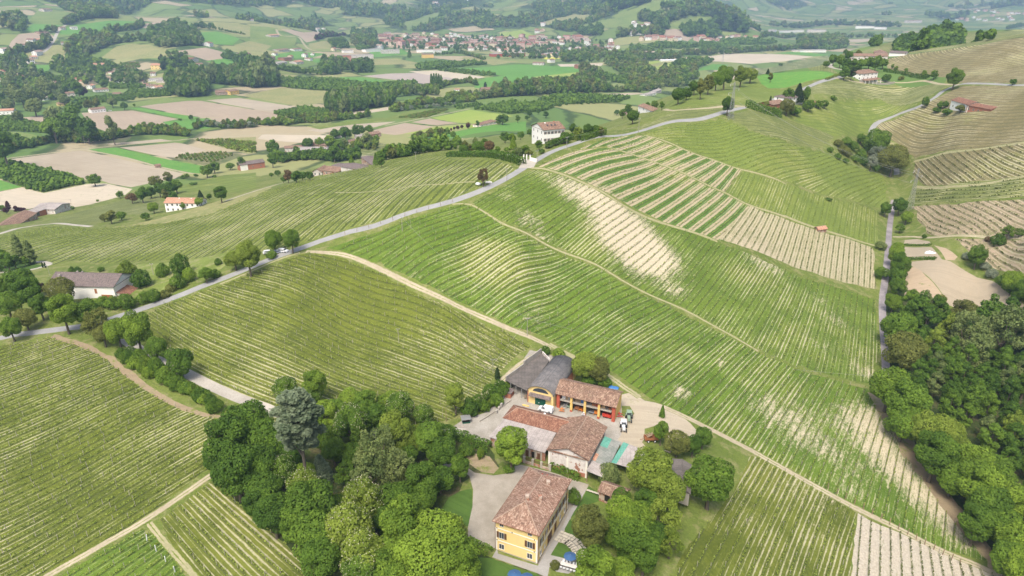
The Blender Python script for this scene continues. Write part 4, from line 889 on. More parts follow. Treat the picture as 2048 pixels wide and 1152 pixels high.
class Stuff:
    """many small plants merged into one mesh"""
    def __init__(s):s.V=[];s.F=[];s.t=[];s.m=[];s.o=0;s.mats=[]
    def add(s,key,tone,x,y,R_,zs=1.0,rot=0.0,z=None,tj=0.0):
        p=PROTO[key];c,q=math.cos(rot),math.sin(rot);V=p['V'];W=np.empty_like(V)
        W[:,0]=(V[:,0]*c-V[:,1]*q)*R_+x;W[:,1]=(V[:,0]*q+V[:,1]*c)*R_+y;W[:,2]=V[:,2]*R_*zs+(float(hz(x,y)) if z is None else z)
        if tone not in s.mats:s.mats.append(tone)
        s.V.append(W);s.F.append(p['F']+s.o);s.o += len(W);s.t.append(np.clip(p['t']*(1-tj)+tj*random.random(),0,.9));s.m.append(np.full(len(p['F']),s.mats.index(tone)))
    def build(s,name,**props):
        if not s.V:return None
        me=mesh_from(name,np.concatenate(s.V),np.concatenate(s.F),[LM[t] for t in s.mats],np.concatenate(s.m),None,{'tint':np.concatenate(s.t)},False)
        return link(name,me,kind='stuff',**props)
# ---------------------------------------------------------------- building materials
def tile_mat(name,cols,sx=0.24,sy=0.42,dirt=0.3,moss=0.0):
    """clay tiles laid in rows; UV.x along the eave, UV.y up the slope, in metres"""
    b=NB(name);s=b.sep(b.attr('rows').outputs['Vector']);u=b.math('DIVIDE',s[0],sx);v=b.math('DIVIDE',s[1],sy)
    wn=b.n.new('ShaderNodeTexWhiteNoise');wn.noise_dimensions='2D';b.t.links.new(b.comb(b.math('FLOOR',u),b.math('FLOOR',v)),wn.inputs['Vector'])
    n=b.noise(b.pos(),0.7,4,.65);n2=b.noise(b.pos(),0.16,3)
    t=b.math('ADD',b.math('MULTIPLY',wn.outputs['Value'],0.62),b.math('MULTIPLY',n,0.4))
    c=b.ramp(t,[(0.12,cols[0]),(0.42,cols[1]),(0.66,cols[2]),(0.92,cols[3])])
    fu=b.math('ABSOLUTE',b.math('SUBTRACT',b.math('FRACT',u),0.5));fv=b.math('FRACT',v)
    gap=b.math('MAXIMUM',b.ss(fu,0.36,0.5),b.math('SUBTRACT',1.0,b.ss(fv,0.0,0.18)))
    c=b.mix(b.math('MULTIPLY',gap,0.5),c,tuple(0.3*x for x in cols[0]))
    c=b.mix(b.math('MULTIPLY',b.ss(n2,.4,.7),dirt),c,(0.12,0.095,0.07))
    if moss:c=b.mix(b.math('MULTIPLY',b.ss(n,.5,.7),moss),c,(0.13,0.13,0.05))
    h=b.math('ADD',b.math('MULTIPLY',b.math('SUBTRACT',0.5,fu),0.8),b.math('MULTIPLY',wn.outputs['Value'],0.4));b.bump(h,0.8,0.07)
    return b.base(c)
def plaster_mat(name,c,stain=0.25,c2=(0.30,0.25,0.19),sc=0.8,patch=0.0,brick=(0.30,0.15,0.10)):
    b=NB(name);P=b.pos();n=b.noise(b.scale(P,(1,1,.45)),sc,4,.65);n2=b.noise(P,5,3,.6);n3=b.noise(P,0.45,4,.7)
    k=b.mix(b.math('MULTIPLY',b.ss(n,.48,.75),stain),c,c2);k=b.mix(b.math('MULTIPLY',n2,.16),k,tuple(.7*x for x in c))
    if patch:k=b.mix(b.ss(n3,.62-patch*.2,.66-patch*.2),k,brick)
    b.bump(n2,.25,.03);b.b.inputs['Roughness'].default_value=.85
    return b.base(k)
def sheet_mat(name,c1,c2,period=1.1,axis=0,rough=.8,metal=0.0):
    b=NB(name);s=b.sep(b.attr('rows').outputs['Vector']);n=b.noise(b.pos(),.5,4,.7);n2=b.noise(b.pos(),4,3)
    f=b.math('ABSOLUTE',b.math('SUBTRACT',b.math('FRACT',b.math('DIVIDE',s[axis],period)),.5));c=b.mix(b.ss(b.math('ADD',b.math('MULTIPLY',n,.7),b.math('MULTIPLY',n2,.3)),.35,.65),c1,c2)
    c=b.mix(b.math('MULTIPLY',b.ss(f,.44,.5),.6),c,tuple(.45*x for x in c1))
    g=b.math('ABSOLUTE',b.math('SUBTRACT',b.math('FRACT',b.math('DIVIDE',s[1],2.1)),.5));c=b.mix(b.math('MULTIPLY',b.ss(g,.47,.5),.5),c,tuple(.5*x for x in c1))
    b.bump(b.math('SINE',b.math('MULTIPLY',s[0],35.0)),.25,.03);b.b.inputs['Roughness'].default_value=rough;b.b.inputs['Metallic'].default_value=metal
    return b.base(c)
def plain(name,c,rough=.6,metal=0.0,var=.12,spec=.3):
    b=NB(name);n=b.noise(b.pos(),3,3,.6);b.base(b.mix(b.math('MULTIPLY',n,var*2),c,tuple(.6*x for x in c)))
    b.b.inputs['Roughness'].default_value=rough;b.b.inputs['Metallic'].default_value=metal;b.b.inputs['Specular IOR Level'].default_value=spec;return b.m
BM=dict(
 tile_villa=tile_mat('weathered villa tiles',[(0.145,0.085,0.06),(0.26,0.15,0.105),(0.34,0.22,0.16),(0.50,0.38,0.29)],dirt=.3),
 tile_brown=tile_mat('brown barn tiles',[(0.12,0.075,0.055),(0.21,0.125,0.088),(0.29,0.185,0.13),(0.47,0.34,0.25)],dirt=.25,moss=.15),
 tile_red=tile_mat('red stable tiles',[(0.13,0.06,0.04),(0.21,0.10,0.065),(0.27,0.135,0.088),(0.37,0.22,0.155)],dirt=.25),
 tile_salmon=tile_mat('salmon tiles',[(0.30,0.14,0.09),(0.44,0.23,0.15),(0.52,0.29,0.19),(0.66,0.45,0.32)],dirt=.1),
 tile_dark=tile_mat('grey brown roof',[(0.10,0.085,0.08),(0.155,0.125,0.115),(0.19,0.15,0.14),(0.25,0.20,0.18)],dirt=.15),
 tile_far=plain('far roof tiles',(0.27,0.15,0.11),.9,var=.5),tile_far_red=plain('far red roof',(0.36,0.15,0.10),.9,var=.5),tile_far_pale=plain('far pale roof',(0.42,0.31,0.26),.9,var=.5),
 slab=sheet_mat('fibre cement sheets',(0.27,0.24,0.22),(0.40,0.36,0.33),1.1),slab_dark=sheet_mat('dark roofing felt',(0.10,0.09,0.08),(0.165,0.145,0.13),1.0),
 vault=sheet_mat('curved dark sheets',(0.10,0.095,0.095),(0.19,0.18,0.175),1.3,1),green_sheet=sheet_mat('green corrugated sheet',(0.09,0.26,0.20),(0.13,0.34,0.26),.9),
 grey_sheet=sheet_mat('weathered grey sheet',(0.17,0.19,0.165),(0.28,0.28,0.25),1.0),
 ridge_cap=plain('pale ridge tiles',(0.38,0.28,0.21),.9,var=.4),yellow=plaster_mat('ochre yellow plaster',(0.74,0.56,0.24),.3,(0.52,0.41,0.24)),yellow_old=plaster_mat('faded yellow plaster',(0.74,0.50,0.16),.5,(0.45,0.35,0.22)),white=plaster_mat('white plaster',(0.82,0.80,0.76),.12),
 white_old=plaster_mat('stained white plaster',(0.62,0.58,0.54),.6,(0.33,0.27,0.22),patch=.25),brown_old=plaster_mat('crumbling plaster',(0.44,0.35,0.28),.8,(0.20,0.14,0.10),patch=.6),
 brick=plaster_mat('red brick',(0.38,0.16,0.10),.4,(0.25,0.12,0.08),2.0),red_paint=plaster_mat('red painted plaster',(0.42,0.10,0.06),.25,(0.3,0.12,0.08)),trim=plain('white stucco trim',(0.74,0.70,0.62),.8),
 conc=plaster_mat('old concrete',(0.36,0.33,0.28),.5,(0.2,0.18,0.15)),wood=plain('brown shutters',(0.13,0.065,0.03),.7,var=.3),dark=plain('dark opening',(0.02,0.018,0.016),.9,var=.3),glass=plain('window glass',(0.05,0.06,0.07),.15,spec=.6),
 frame=plain('pale window frame',(0.55,0.52,0.46),.6),green_door=plain('dark green door',(0.01,0.085,0.05),.6),rust=plain('rust brown metal',(0.34,0.14,0.06),.8,var=.35),pipe=plain('copper pipe',(0.20,0.09,0.05),.5,.3),
 blue=plain('blue parasol cloth',(0.045,0.11,0.24),.8,var=.25),tarp=plain('blue tarpaulin',(0.05,0.18,0.45),.5,var=.3),metal=plain('galvanised metal',(0.42,0.42,0.42),.45,.6),white_paint=plain('white vehicle paint',(0.72,0.73,0.74),.3,spec=.5),
 black=plain('black rubber',(0.02,0.02,0.02),.8),red_metal=plain('red machine paint',(0.50,0.05,0.03),.45),orange_metal=plain('orange machine paint',(0.62,0.20,0.03),.45),silver=plain('silver car paint',(0.38,0.41,0.45),.3,.5),green_metal=plain('pale green machine paint',(0.24,0.33,0.24),.5),timber=plain('old timber',(0.30,0.22,0.14),.85,var=.3),cloth=plain('pale table top',(0.60,0.57,0.52),.7),stone=plain('garden stones',(0.38,0.32,0.27),.9,var=.4),box=plain('cardboard',(0.38,0.26,0.15),.9),pvc=plain('greenhouse film',(0.72,0.74,0.72),.35),
)
def lam(name):return BM[name]
class MB:
    """collects polygons in world space and links them as one mesh part"""
    def __init__(s):s.f=[];s.m=[]
    def poly(s,pts,m=0):s.f.append([np.array(p,float) for p in pts]);s.m.append(m);return s
    def box(s,o,X,Y,Z,m=0):
        """o corner, X Y Z edge vectors"""
        o,X,Y,Z=map(lambda q:np.array(q,float),(o,X,Y,Z));p=[o,o+X,o+X+Y,o+Y,o+Z,o+X+Z,o+X+Y+Z,o+Y+Z]
        for q in ((3,2,1,0),(4,5,6,7),(0,1,5,4),(1,2,6,5),(2,3,7,6),(3,0,4,7)):s.poly([p[i] for i in q],m)
        return s
    def cyl(s,c,r,h,k=16,m=0,axis=(0,0,1),r2=None):
        c=np.array(c,float);a=np.array(axis,float);a /= np.linalg.norm(a);t=np.array([1,0,0]) if abs(a[0])< .8 else np.array([0,1,0]);u=np.cross(a,t);u /= np.linalg.norm(u);v=np.cross(a,u);r2=r if r2 is None else r2
        A=[c+(u*math.cos(2*math.pi*i/k)+v*math.sin(2*math.pi*i/k))*r for i in range(k)];B=[c+a*h+(u*math.cos(2*math.pi*i/k)+v*math.sin(2*math.pi*i/k))*r2 for i in range(k)]
        for i in range(k):s.poly([A[i],A[(i+1) % k],B[(i+1) % k],B[i]],m)
        s.poly(A[::-1],m);s.poly(B,m);return s
    def bar(s,a,b,w,m=0):
        a=np.array(a,float);b=np.array(b,float);d=b-a;L=np.linalg.norm(d);return s.cyl(a,w/2,L,6,m,d)
    def build(s,name,mats,parent=None,smooth=False,base=None,**props):
        if base is None:base=np.array(parent['_b']) if parent is not None and '_b' in parent else np.zeros(3)
        V=[];F=[];U=[]
        for f in s.f:
            i0=len(V);n=np.zeros(3)
            for i in range(len(f)):a=f[i];b=f[(i+1) % len(f)];n += np.cross(a,b)
            n /= np.linalg.norm(n)+1e-12
            h=np.array([-n[1],n[0],0.0]);l=np.linalg.norm(h);h=h/l if l> .05 else np.array([1.,0,0]);v=np.cross(n,h)
            for p in f:V.append(p-base);U.append((p@h,p@v,0))
            F.append(list(range(i0,i0+len(f))))
        me=bpy.data.meshes.new(name);me.from_pydata([tuple(v) for v in V],[],F)
        for m in mats:me.materials.append(m)
        me.polygons.foreach_set('material_index',s.m);at=me.attributes.new('rows','FLOAT_VECTOR','CORNER');at.data.foreach_set('vector',np.array(U,dtype=np.float32).ravel())
        bm=bmesh.new();bm.from_mesh(me);bmesh.ops.remove_doubles(bm,verts=bm.verts,dist=.0005)
        if smooth:
            for f in bm.faces:f.smooth=True
        bm.to_mesh(me);bm.free();me.update()
        o=link(name,me,parent,**props)
        if parent is None:o.location=tuple(base)
        else:o['_b']=list(base)
        return o
def root(name,base,label,cat,group=None):
    e=link(name,None,loc=tuple(base),label=label,category=cat);e['_b']=[float(v) for v in base];e.empty_display_size=1
    if group:e['group']=group
    return e
def P3(tile,p,z):
    q=on_plane(px(tile,[p]),z)[0];return np.array([q[0],q[1],z])
def unit(v):v=np.array(v,float);return v/np.linalg.norm(v)
ZV=np.array([0,0,1.0])
def win(parent,o,X,N,w,h,shutters=0,mat='glass',fr='frame',sill=True,name='window',arch=False):
    """window on a wall: o = bottom centre on the wall face, X along the wall, N outward"""
    m=MB();t=.08
    for a,b in ((-w/2-t,-w/2),(w/2,w/2+t)):m.box(o+X*a-N*.02,X*(b-a),N*.08,ZV*h)
    m.box(o+X*(-w/2-t)-N*.02+ZV*h,X*(w+2*t),N*.08,ZV*t)
    if sill:m.box(o+X*(-w/2-t-.05)-N*.02-ZV*.09,X*(w+2*t+.1),N*.14,ZV*.09)
    m.box(o+X*(-.03)-N*.01,X*.06,N*.05,ZV*h)
    f=m.build(name,[lam(fr)],parent)
    MB().box(o-X*w/2-N*.01,X*w,N*.03,ZV*h).build('pane',[lam(mat)],f)
    if shutters:
        for sgn in (-1,1):
            x0=(w/2+t+.02) if sgn> 0 else-(w/2+t+.02)-shutters
            MB().box(o+X*x0+N*.002,X*shutters,N*.07,ZV*(h+.05)).build('shutter',[lam('wood')],parent)
    return f
def rect_from(A,B,C):
    """front left, front right, back right eave corners made square"""
    X=unit((B-A)*np.array([1,1,0]));N=np.array([-X[1],X[0],0]);W=np.linalg.norm((B-A)[:2]);D=abs((C-B)@N);return A,X,N,W,D
def gable_house(base,X,Nin,W,D,zg,he,rise,wall,roof,name,label,cat,group=None,over=.4,hip=None,foot=1.5,ridge_along='X',thick=.18,wallname='wall'):
    """base: front left ground corner; X along the front, Nin inward. Returns the root"""
    b0=np.array([base[0],base[1],zg]);r=root(name,b0+X*W/2+Nin*D/2,label,cat,group)
    p=[b0,b0+X*W,b0+X*W+Nin*D,b0+Nin*D];lo=[q-ZV*foot for q in p];hi=[q+ZV*he for q in p];m=MB()
    for i in range(4):m.poly([lo[i],lo[(i+1) % 4],hi[(i+1) % 4],hi[i]])
    if ridge_along=='X':ra=b0+Nin*D/2+ZV*(he+rise);rb=ra+X*W;ends=[(hi[3],hi[0],ra),(hi[1],hi[2],rb)];run=D/2;ax=X
    else:ra=b0+X*W/2+ZV*(he+rise);rb=ra+Nin*D;ends=[(hi[0],hi[1],ra),(hi[2],hi[3],rb)];run=W/2;ax=Nin
    if hip is None:
        for a,b_,c in ends:m.poly([a,b_,c])
    m.build(wallname,[lam(wall)],r)
    sl=rise/run;o=over;dz=ZV*sl*o;e=[hi[0]-X*o-Nin*o,hi[1]+X*o-Nin*o,hi[2]+X*o+Nin*o,hi[3]-X*o+Nin*o];e=[q-dz for q in e]
    m=MB()
    if hip is None:
        A_,B_=ra-ax*o,rb+ax*o
        sides=[(e[0],e[1],B_,A_),(e[2],e[3],A_,B_)] if ridge_along=='X' else [(e[1],e[2],B_,A_),(e[3],e[0],A_,B_)]
    else:
        A_,B_=ra+ax*hip,rb-ax*hip
        sides=[(e[0],e[1],B_,A_),(e[2],e[3],A_,B_),(e[3],e[0],A_),(e[1],e[2],B_)] if ridge_along=='X' else [(e[1],e[2],B_,A_),(e[3],e[0],A_,B_),(e[0],e[1],A_),(e[2],e[3],B_)]
    T=ZV*thick
    for s_ in sides:m.poly([q+T for q in s_]);m.poly([q for q in s_][::-1])
    for i in range(4):m.poly([e[i],e[(i+1) % 4],e[(i+1) % 4]+T,e[i]+T])
    rf=m.build('roof',[lam(roof)],r)
    m=MB();m.bar(A_+T*.9,B_+T*.9,.26)
    if hip is not None:
        for q in ((e[0],A_),(e[3],A_),(e[1],B_),(e[2],B_)) if ridge_along=='X' else ((e[0],A_),(e[1],A_),(e[2],B_),(e[3],B_)):m.bar(q[0]+T*.9,q[1]+T*.9,.2)
    m.build('ridge',[lam('ridge_cap' if 'tile' in roof and roof != 'tile_dark' else roof)],rf)
    r['_c']=[list(map(float,q)) for q in p];return r
def chimney(rf,p,w=.5,h=1.0,mat='brick',cap='tile_brown'):
    q=np.array(p);m=MB();m.box(q-np.array([w/2,w/2,.5]),(w,0,0),(0,w,0),(0,0,h+.5));c=m.build('chimney',[lam(mat)],rf)
    MB().box(q+np.array([-w/2-.08,-w/2-.08,h]),(w+.16,0,0),(0,w+.16,0),(0,0,.12)).build('cap',[lam(cap)],rf) if False else None
    return c
# ================================================================ the yellow villa
zv=0.0;EH=8.6
A=P3('F',(984.9,1040.3),EH);B=P3('F',(1076.3,1070.2),EH);C=P3('F',(1145.6,957.7),EH);D_=P3('F',(1058,933.1),EH)
ctr=(A+B+C+D_)/4;Xv=unit(((B-A)+(C-D_))*np.array([1,1,0]));Nv=np.array([-Xv[1],Xv[0],0]);Wv=(np.linalg.norm(B-A)+np.linalg.norm(C-D_))/2-1.1;Dv=(np.linalg.norm(C-B)+np.linalg.norm(D_-A))/2-1.1
o0=ctr-Xv*Wv/2-Nv*Dv/2
villa=gable_house(o0,Xv,Nv,Wv,Dv,zv,EH,2.9,'yellow','tile_villa','villa','three storey yellow villa with brown shutters and a hipped tile roof','villa',over=.55,hip=Wv/2-.2,ridge_along='Y',foot=.5)
o0=np.array([o0[0],o0[1],zv]);VW=[c for c in villa.children if c.name.startswith('wall')][0];VR=[c for c in villa.children if c.name.startswith('roof')][0]
fr=lambda t,z:o0+Xv*Wv*t+ZV*z
rt=lambda t,z:o0+Xv*Wv+Nv*Dv*t+ZV*z
lt_=lambda t,z:o0+Nv*Dv*t+ZV*z
m=MB()
for z in (2.85,6.25):
    m.box(fr(0,z)-Nv*.06-Xv*.06,Xv*(Wv+.12),Nv*.06,ZV*.22);m.box(rt(0,z),Xv*.06,Nv*Dv,ZV*.22);m.box(lt_(0,z)-Xv*.06,Xv*.06,Nv*Dv,ZV*.22)
m.box(fr(0,0)-Nv*.05-Xv*.05,Xv*.4,Nv*.05,ZV*2.84);m.box(fr(1,0)-Nv*.05-Xv*.35,Xv*.4,Nv*.05,ZV*2.84);m.box(fr(1,3.08)-Nv*.05-Xv*.35,Xv*.4,Nv*.05,ZV*3.16);m.box(fr(0,3.08)-Nv*.05-Xv*.05,Xv*.4,Nv*.05,ZV*3.16)
m.box(rt(0,0),Xv*.05,Nv*.35,ZV*2.84);m.box(rt(0,3.08),Xv*.05,Nv*.35,ZV*3.16);m.box(rt(.965,0),Xv*.05,Nv*.35,ZV*2.84)
m.build('string_course',[lam('trim')],villa)
m=MB();m.box(fr(0,-.3)-Nv*.09-Xv*.09,Xv*(Wv+.18),Nv*.03,ZV*.55);m.box(rt(0,-.3)+Xv*.06,Xv*.03,Nv*Dv,ZV*.55);m.build('plinth',[lam('conc')],villa)
for t,z in ((.03,6.45),(.40,6.45),(.93,6.45),(.03,3.1),(.93,3.1)):
    c=fr(t,z)-Nv*.1;q=.19;MB().poly([c-Xv*q,c-ZV*q,c+Xv*q,c+ZV*q]).build('tie_plate',[lam('black')],villa)
for t in (.14,.82):
    win(villa,fr(t,7.15),Xv,-Nv,.85,.75);win(villa,fr(t,3.75),Xv,-Nv,1.1,1.65,.55);win(villa,fr(t,.75),Xv,-Nv,1.15,1.35,fr='trim')
for t in (.12,.40,.52,.64,.76,.88):win(villa,rt(t,3.7),Nv,Xv,.9,1.7,.48)
win(villa,rt(.27,3.9),Nv,Xv,.7,1.3,.25);win(villa,rt(.22,3.7),Nv,Xv,.35,.5)
for t in (.10,.72,.88):win(villa,rt(t,.8),Nv,Xv,.9,1.4,fr='trim')
for t in (.22,):win(villa,rt(t,.9),Nv,Xv,.5,.7)
for t in (.34,.41,.56):
    f=MB().box(rt(t,.02)-Nv*.6+Xv*.01,Nv*1.2,Xv*.07,ZV*2.5).build('door',[lam('wood')],villa);MB().box(rt(t,1.1)+Nv*.4+Xv*.08,Nv*.06,Xv*.06,ZV*.15).build('handle',[lam('metal')],f)
for q in (fr(.0,.1)-Nv*.12-Xv*.1,rt(.0,.1)+Xv*.12,rt(.93,.1)+Xv*.12):MB().cyl(q,.06,EH-.5,8).build('drainpipe',[lam('pipe')],villa)
def on_roof(tile,p,zz):return P3(tile,p,zz)
for u_,v_,zz,w_ in ((.5,.30,11.5,.9),(.72,.42,10.3,.85),(.70,.70,10.4,.85)):chimney(VR,o0+Xv*Wv*u_+Nv*Dv*v_+ZV*(zz-.3),w_,1.35,'brown_old')
for p,zz in (((620,150),10.8),((668,160),10.6)):MB().cyl(P3('T22',p,zz)-ZV*.3,.12,.7,8).build('vent_pipe',[lam('red_metal')],VR)
qa=o0+Xv*(Wv*.22)+Nv*(Dv-.5)+ZV*(EH+.48);MB().box(qa,Xv*4.4,Nv*(-1.0)+ZV*.42,ZV*.06).build('solar_panel',[lam('glass')],VR)
m=MB()
e0=o0-Xv*.6-Nv*.6+ZV*(EH-.2)
m.bar(e0,e0+Xv*(Wv+1.2),.16);m.bar(e0+Xv*(Wv+1.2),e0+Xv*(Wv+1.2)+Nv*(Dv+1.2),.16);m.bar(e0,e0+Nv*(Dv+1.2),.16);m.build('gutter',[lam('pipe')],VR)
# ================================================================ stable with long red roof and pale lean-to
T='T24'
def par(tile,A,B,C,z):A,B,C=[P3(tile,q,z) for q in (A,B,C)];return rect_from(A,B,C)
a=P3(T,(210,207),4.6);b_=P3(T,(715,342),4.6);Xs=unit(b_-a);Ns=np.array([-Xs[1],Xs[0],0]);Ws=np.linalg.norm(b_-a)
ss_=gable_house(a+Xs*.4+Ns*.4,Xs,Ns,Ws+4.0,6.6,0,4.5,1.75,'brown_old','tile_red','stable','long stable with a red tiled roof between courtyard and farmyard','stable',hip=2.4,over=.4)
SR=[c for c in ss_.children if c.name.startswith('roof')][0]
q=P3(T,(602,175),6.0);MB().cyl(q,.35,.06,14,0,(.2,-.8,.5)).build('dish',[lam('white_paint')],SR)
MB().box(P3(T,(395,98),5.3),Xs*2.0,Ns*.35,ZV*.35).build('roof_light',[lam('yellow_old')],SR)
# lean-to
l0=a+Xs*.9+Ns*.45;lr=root('lean_to',l0,'low lean-to with a pale grey slab roof against the red roofed stable','lean-to');lw=Ws-1.0;ld_=8.6
m=MB();hi_=l0*np.array([1,1,0])+ZV*4.35;lo_=hi_-Ns*ld_-ZV*1.2
m.poly([lo_-Xs*1.2,lo_+Xs*lw,hi_+Xs*lw,hi_-Xs*.2]);m.poly([lo_-Xs*1.2-ZV*.15,hi_-Xs*.2-ZV*.15,hi_+Xs*lw-ZV*.15,lo_+Xs*lw-ZV*.15]);m.box(lo_-Xs*1.2-ZV*.15-Ns*.02,Xs*(lw+1.2),Ns*.02,ZV*.15)
m.build('roof',[lam('slab')],lr)
m=MB();wb=lo_*np.array([1,1,0])+Ns*.35
m.poly([wb-Xs*.8-ZV*.5,wb+Xs*lw-ZV*.5,wb+Xs*lw+ZV*3.05,wb-Xs*.8+ZV*3.05]);sb=hi_*np.array([1,1,0]);m.poly([sb-Xs*.1-ZV*.5,wb-Xs*.8-ZV*.5,wb-Xs*.8+ZV*3.05,sb-Xs*.1+ZV*4.2]);m.build('wall',[lam('brown_old')],lr)
for k in range(9):
    x=.5+k*(lw-1)/8.5
    m=MB();m.box(wb+Xs*x-Ns*.12-ZV*.3,Xs*.45,Ns*.1,ZV*3.3);m.build('pilaster',[lam('conc')],lr)
    if k< 8:MB().box(wb+Xs*(x+.75)-Ns*.05+ZV*.2,Xs*.9,Ns*.04,ZV*1.9).build('door',[lam('wood') if k % 3 else lam('dark')],lr)
for k in range(3):m=MB();m.box(a+Xs*(-.3+k*.02)-Ns*(1.0+k*1.5)+ZV*3.9-ZV*k*.2,Xs*.5,Ns*.8,ZV*1.0);m.build('parapet',[lam('conc')],lr)
# paddock wall with posts in front of the lean-to
fw=root('yard_wall',P3(T,(440,640),.5),'low brick wall with pillars in front of the lean-to','wall');f0=P3(T,(385,625),0);f1=P3(T,(640,705),0);Xf=unit(f1-f0);Lf=np.linalg.norm(f1-f0);Nf=np.array([-Xf[1],Xf[0],0])
MB().box(f0-ZV*.3,Xf*Lf,Nf*.25,ZV*1.1).build('wall_body',[lam('brown_old')],fw)
for k in range(4):MB().box(f0+Xf*(Lf*k/3.2+.5)-Nf*.1-ZV*.3,Xf*.6,Nf*.45,ZV*2.3).build('pillar',[lam('conc')],fw)
MB().box(f0+ZV*1.3+Nf*.08,Xf*Lf,Nf*.08,ZV*.1).box(f0+ZV*1.65+Nf*.08,Xf*Lf,Nf*.08,ZV*.1).build('rail',[lam('wood')],fw)
# ================================================================ gabled barn
ge=5.6;g0=P3(T,(620,508),ge);g1=P3(T,(1015,612),ge);g2=P3(T,(1195,300),ge);Xg=unit(g1-g0);Ng=np.array([-Xg[1],Xg[0],0]);Wg=np.linalg.norm(g1-g0)-.8;Dg=abs((g2-g1)@Ng)-.8
gb=gable_house(g0+Xg*.4+Ng*.4,Xg,Ng,Wg,Dg,0,ge,1.9,'white_old','tile_brown','gabled_barn','gabled barn with brown tiles and a stained white end wall','barn',ridge_along='Y',over=.45)
g0=np.array([g0[0],g0[1],0])+Xg*.4+Ng*.4
for x in (0.0,.47,.95):MB().box(g0+Xg*Wg*x-Ng*.12-ZV*.3,Xg*.5,Ng*.12,ZV*(ge-.1+.3)).build('pilaster',[lam('trim')],gb)
MB().box(g0-Ng*.13+ZV*(ge-.45),Xg*Wg,Ng*.01,ZV*.5).build('string_course',[lam('brown_old')],gb)
MB().box(g0-Ng*.05-ZV*.3,Xg*Wg,Ng*.05,ZV*1.3).build('plinth',[lam('brick')],gb)
# ================================================================ green and grey sheet roofed sheds
def canopy(tile,pts,zs,mat,name,label,strip=None,posts=True,cat='shed'):
    Q=[P3(tile,p,z) for p,z in zip(pts,zs)];r=root(name,Q[0]*np.array([1,1,0]),label,cat);m=MB();T_=ZV*.12
    m.poly(Q);m.poly([q-T_ for q in Q][::-1])
    for i in range(4):m.poly([Q[i]-T_,Q[(i+1) % 4]-T_,Q[(i+1) % 4],Q[i]])
    rf=m.build('roof',[lam(mat)],r)
    if posts:
        for q in Q:c=(Q[0]+Q[1]+Q[2]+Q[3])/4;p=q+(c-q)*.05;MB().cyl(np.array([p[0],p[1],-.3]),.1,p[2]+.1,8).build('post',[lam('timber')],r)
    for s_ in strip or []:
        a,b,c,d=s_[0];f=lambda u,v:Q[0]*(1-u)*(1-v)+Q[1]*u*(1-v)+Q[2]*u*v+Q[3]*(1-u)*v
        MB().poly([f(a,c)+ZV*.02,f(b,c)+ZV*.02,f(b,d)+ZV*.02,f(a,d)+ZV*.02]).build('roof_sheet',[lam(s_[1])],rf)
    return r,Q
canopy(T,[(990,705),(1150,768),(1312,442),(1160,384)],[3.4,2.9,3.5,4.3],'grey_sheet','open_shed','long shed with grey and green roof sheets against the gabled barn',[((0,.45,.72,1),'green_sheet'),((0,.2,.3,.5),'tile_salmon'),((0,1,0,.28),'slab')])
canopy(T,[(1222,628),(1440,690),(1570,525),(1335,438)],[3.1,2.9,3.6,3.9],'slab','green_striped_shed','shed whose left roof edge is turquoise green sheet',[((0,.22,0,1),'green_sheet')])
sp=P3(T,(1310,660),0);MB().box(sp,(1.4,-.4,0),(.3,1.0,0),(0,0,1.6)).build('water_tank',[lam('white_paint')],None,base=sp,label='pale plastic tank under the turquoise edged shed',category='tank')
gs=gable_house(P3(T,(1800,600),2.6),unit(P3(T,(1955,650),2.6)-P3(T,(1800,600),2.6)),unit(P3(T,(1940,900),2.6)-P3(T,(1950,645),2.6))*1.0,4.6,11.0,0,2.5,.7,'conc','slab_dark','long_shed','long low shed with a grey roof under the garden trees','shed',over=.3,ridge_along='Y')
# tiled garden hut
hA=P3(T,(1110,885),2.6);hB=P3(T,(1250,935),2.6)
Xh=unit(hB-hA);hut=gable_house(hA+np.array([0,0,0]),Xh,np.array([-Xh[1],Xh[0],0]),6.2,4.2,0,2.3,1.1,'brown_old','tile_brown','garden_hut','small tiled hut at the corner of the villa lawn','hut',over=.35)
MB().box(hA*np.array([1,1,0])+Xh*1.5-np.array([-Xh[1],Xh[0],0])*.06+ZV*.05,Xh*1.4,np.array([-Xh[1],Xh[0],0])*.05,ZV*1.9).build('door',[lam('dark')],hut)
# ================================================================ arcade barn
T='T23';ae=5.6
a0=P3(T,(958,682),ae);a1=P3(T,(1742,868),ae);Xa=unit(a1-a0);Na=np.array([-Xa[1],Xa[0],0]);Wa=np.linalg.norm(a1-a0)-.9
a0=a0+Xa*.45+Na*.45;g_=np.array([a0[0],a0[1],0.3]);Da=6.8
ab=root('arcade_barn',g_+Xa*Wa/2+Na*Da/2,'open two level barn with red and yellow pillars and a brown tile roof','barn')
m=MB();A1=g_-Xa*.5-Na*.5+ZV*(ae-.45);B1=A1+Xa*(Wa+1.0);rz=ae+2.0;Rg=g_-Xa*.5+Na*Da*.55+ZV*rz;Rg2=Rg+Xa*(Wa+1.0);C1=g_-Xa*.5+Na*(Da+.3)+ZV*(ae+.7);C2=C1+Xa*(Wa+1.0);Tk=ZV*.16
for f in ([A1,B1,Rg2,Rg],[Rg,Rg2,C2,C1]):m.poly([q+Tk for q in f]);m.poly(f[::-1])
m.poly([A1,B1,B1+Tk,A1+Tk]);m.poly([B1,Rg2,Rg2+Tk,B1+Tk]);m.poly([Rg2,C2,C2+Tk,Rg2+Tk]);m.poly([Rg,A1,A1+Tk,Rg+Tk]);m.poly([C2,C1,C1+Tk,C2+Tk])
rf=m.build('roof',[lam('tile_brown')],ab);MB().bar(Rg+Tk,Rg2+Tk,.26).build('ridge',[lam('tile_brown')],rf)
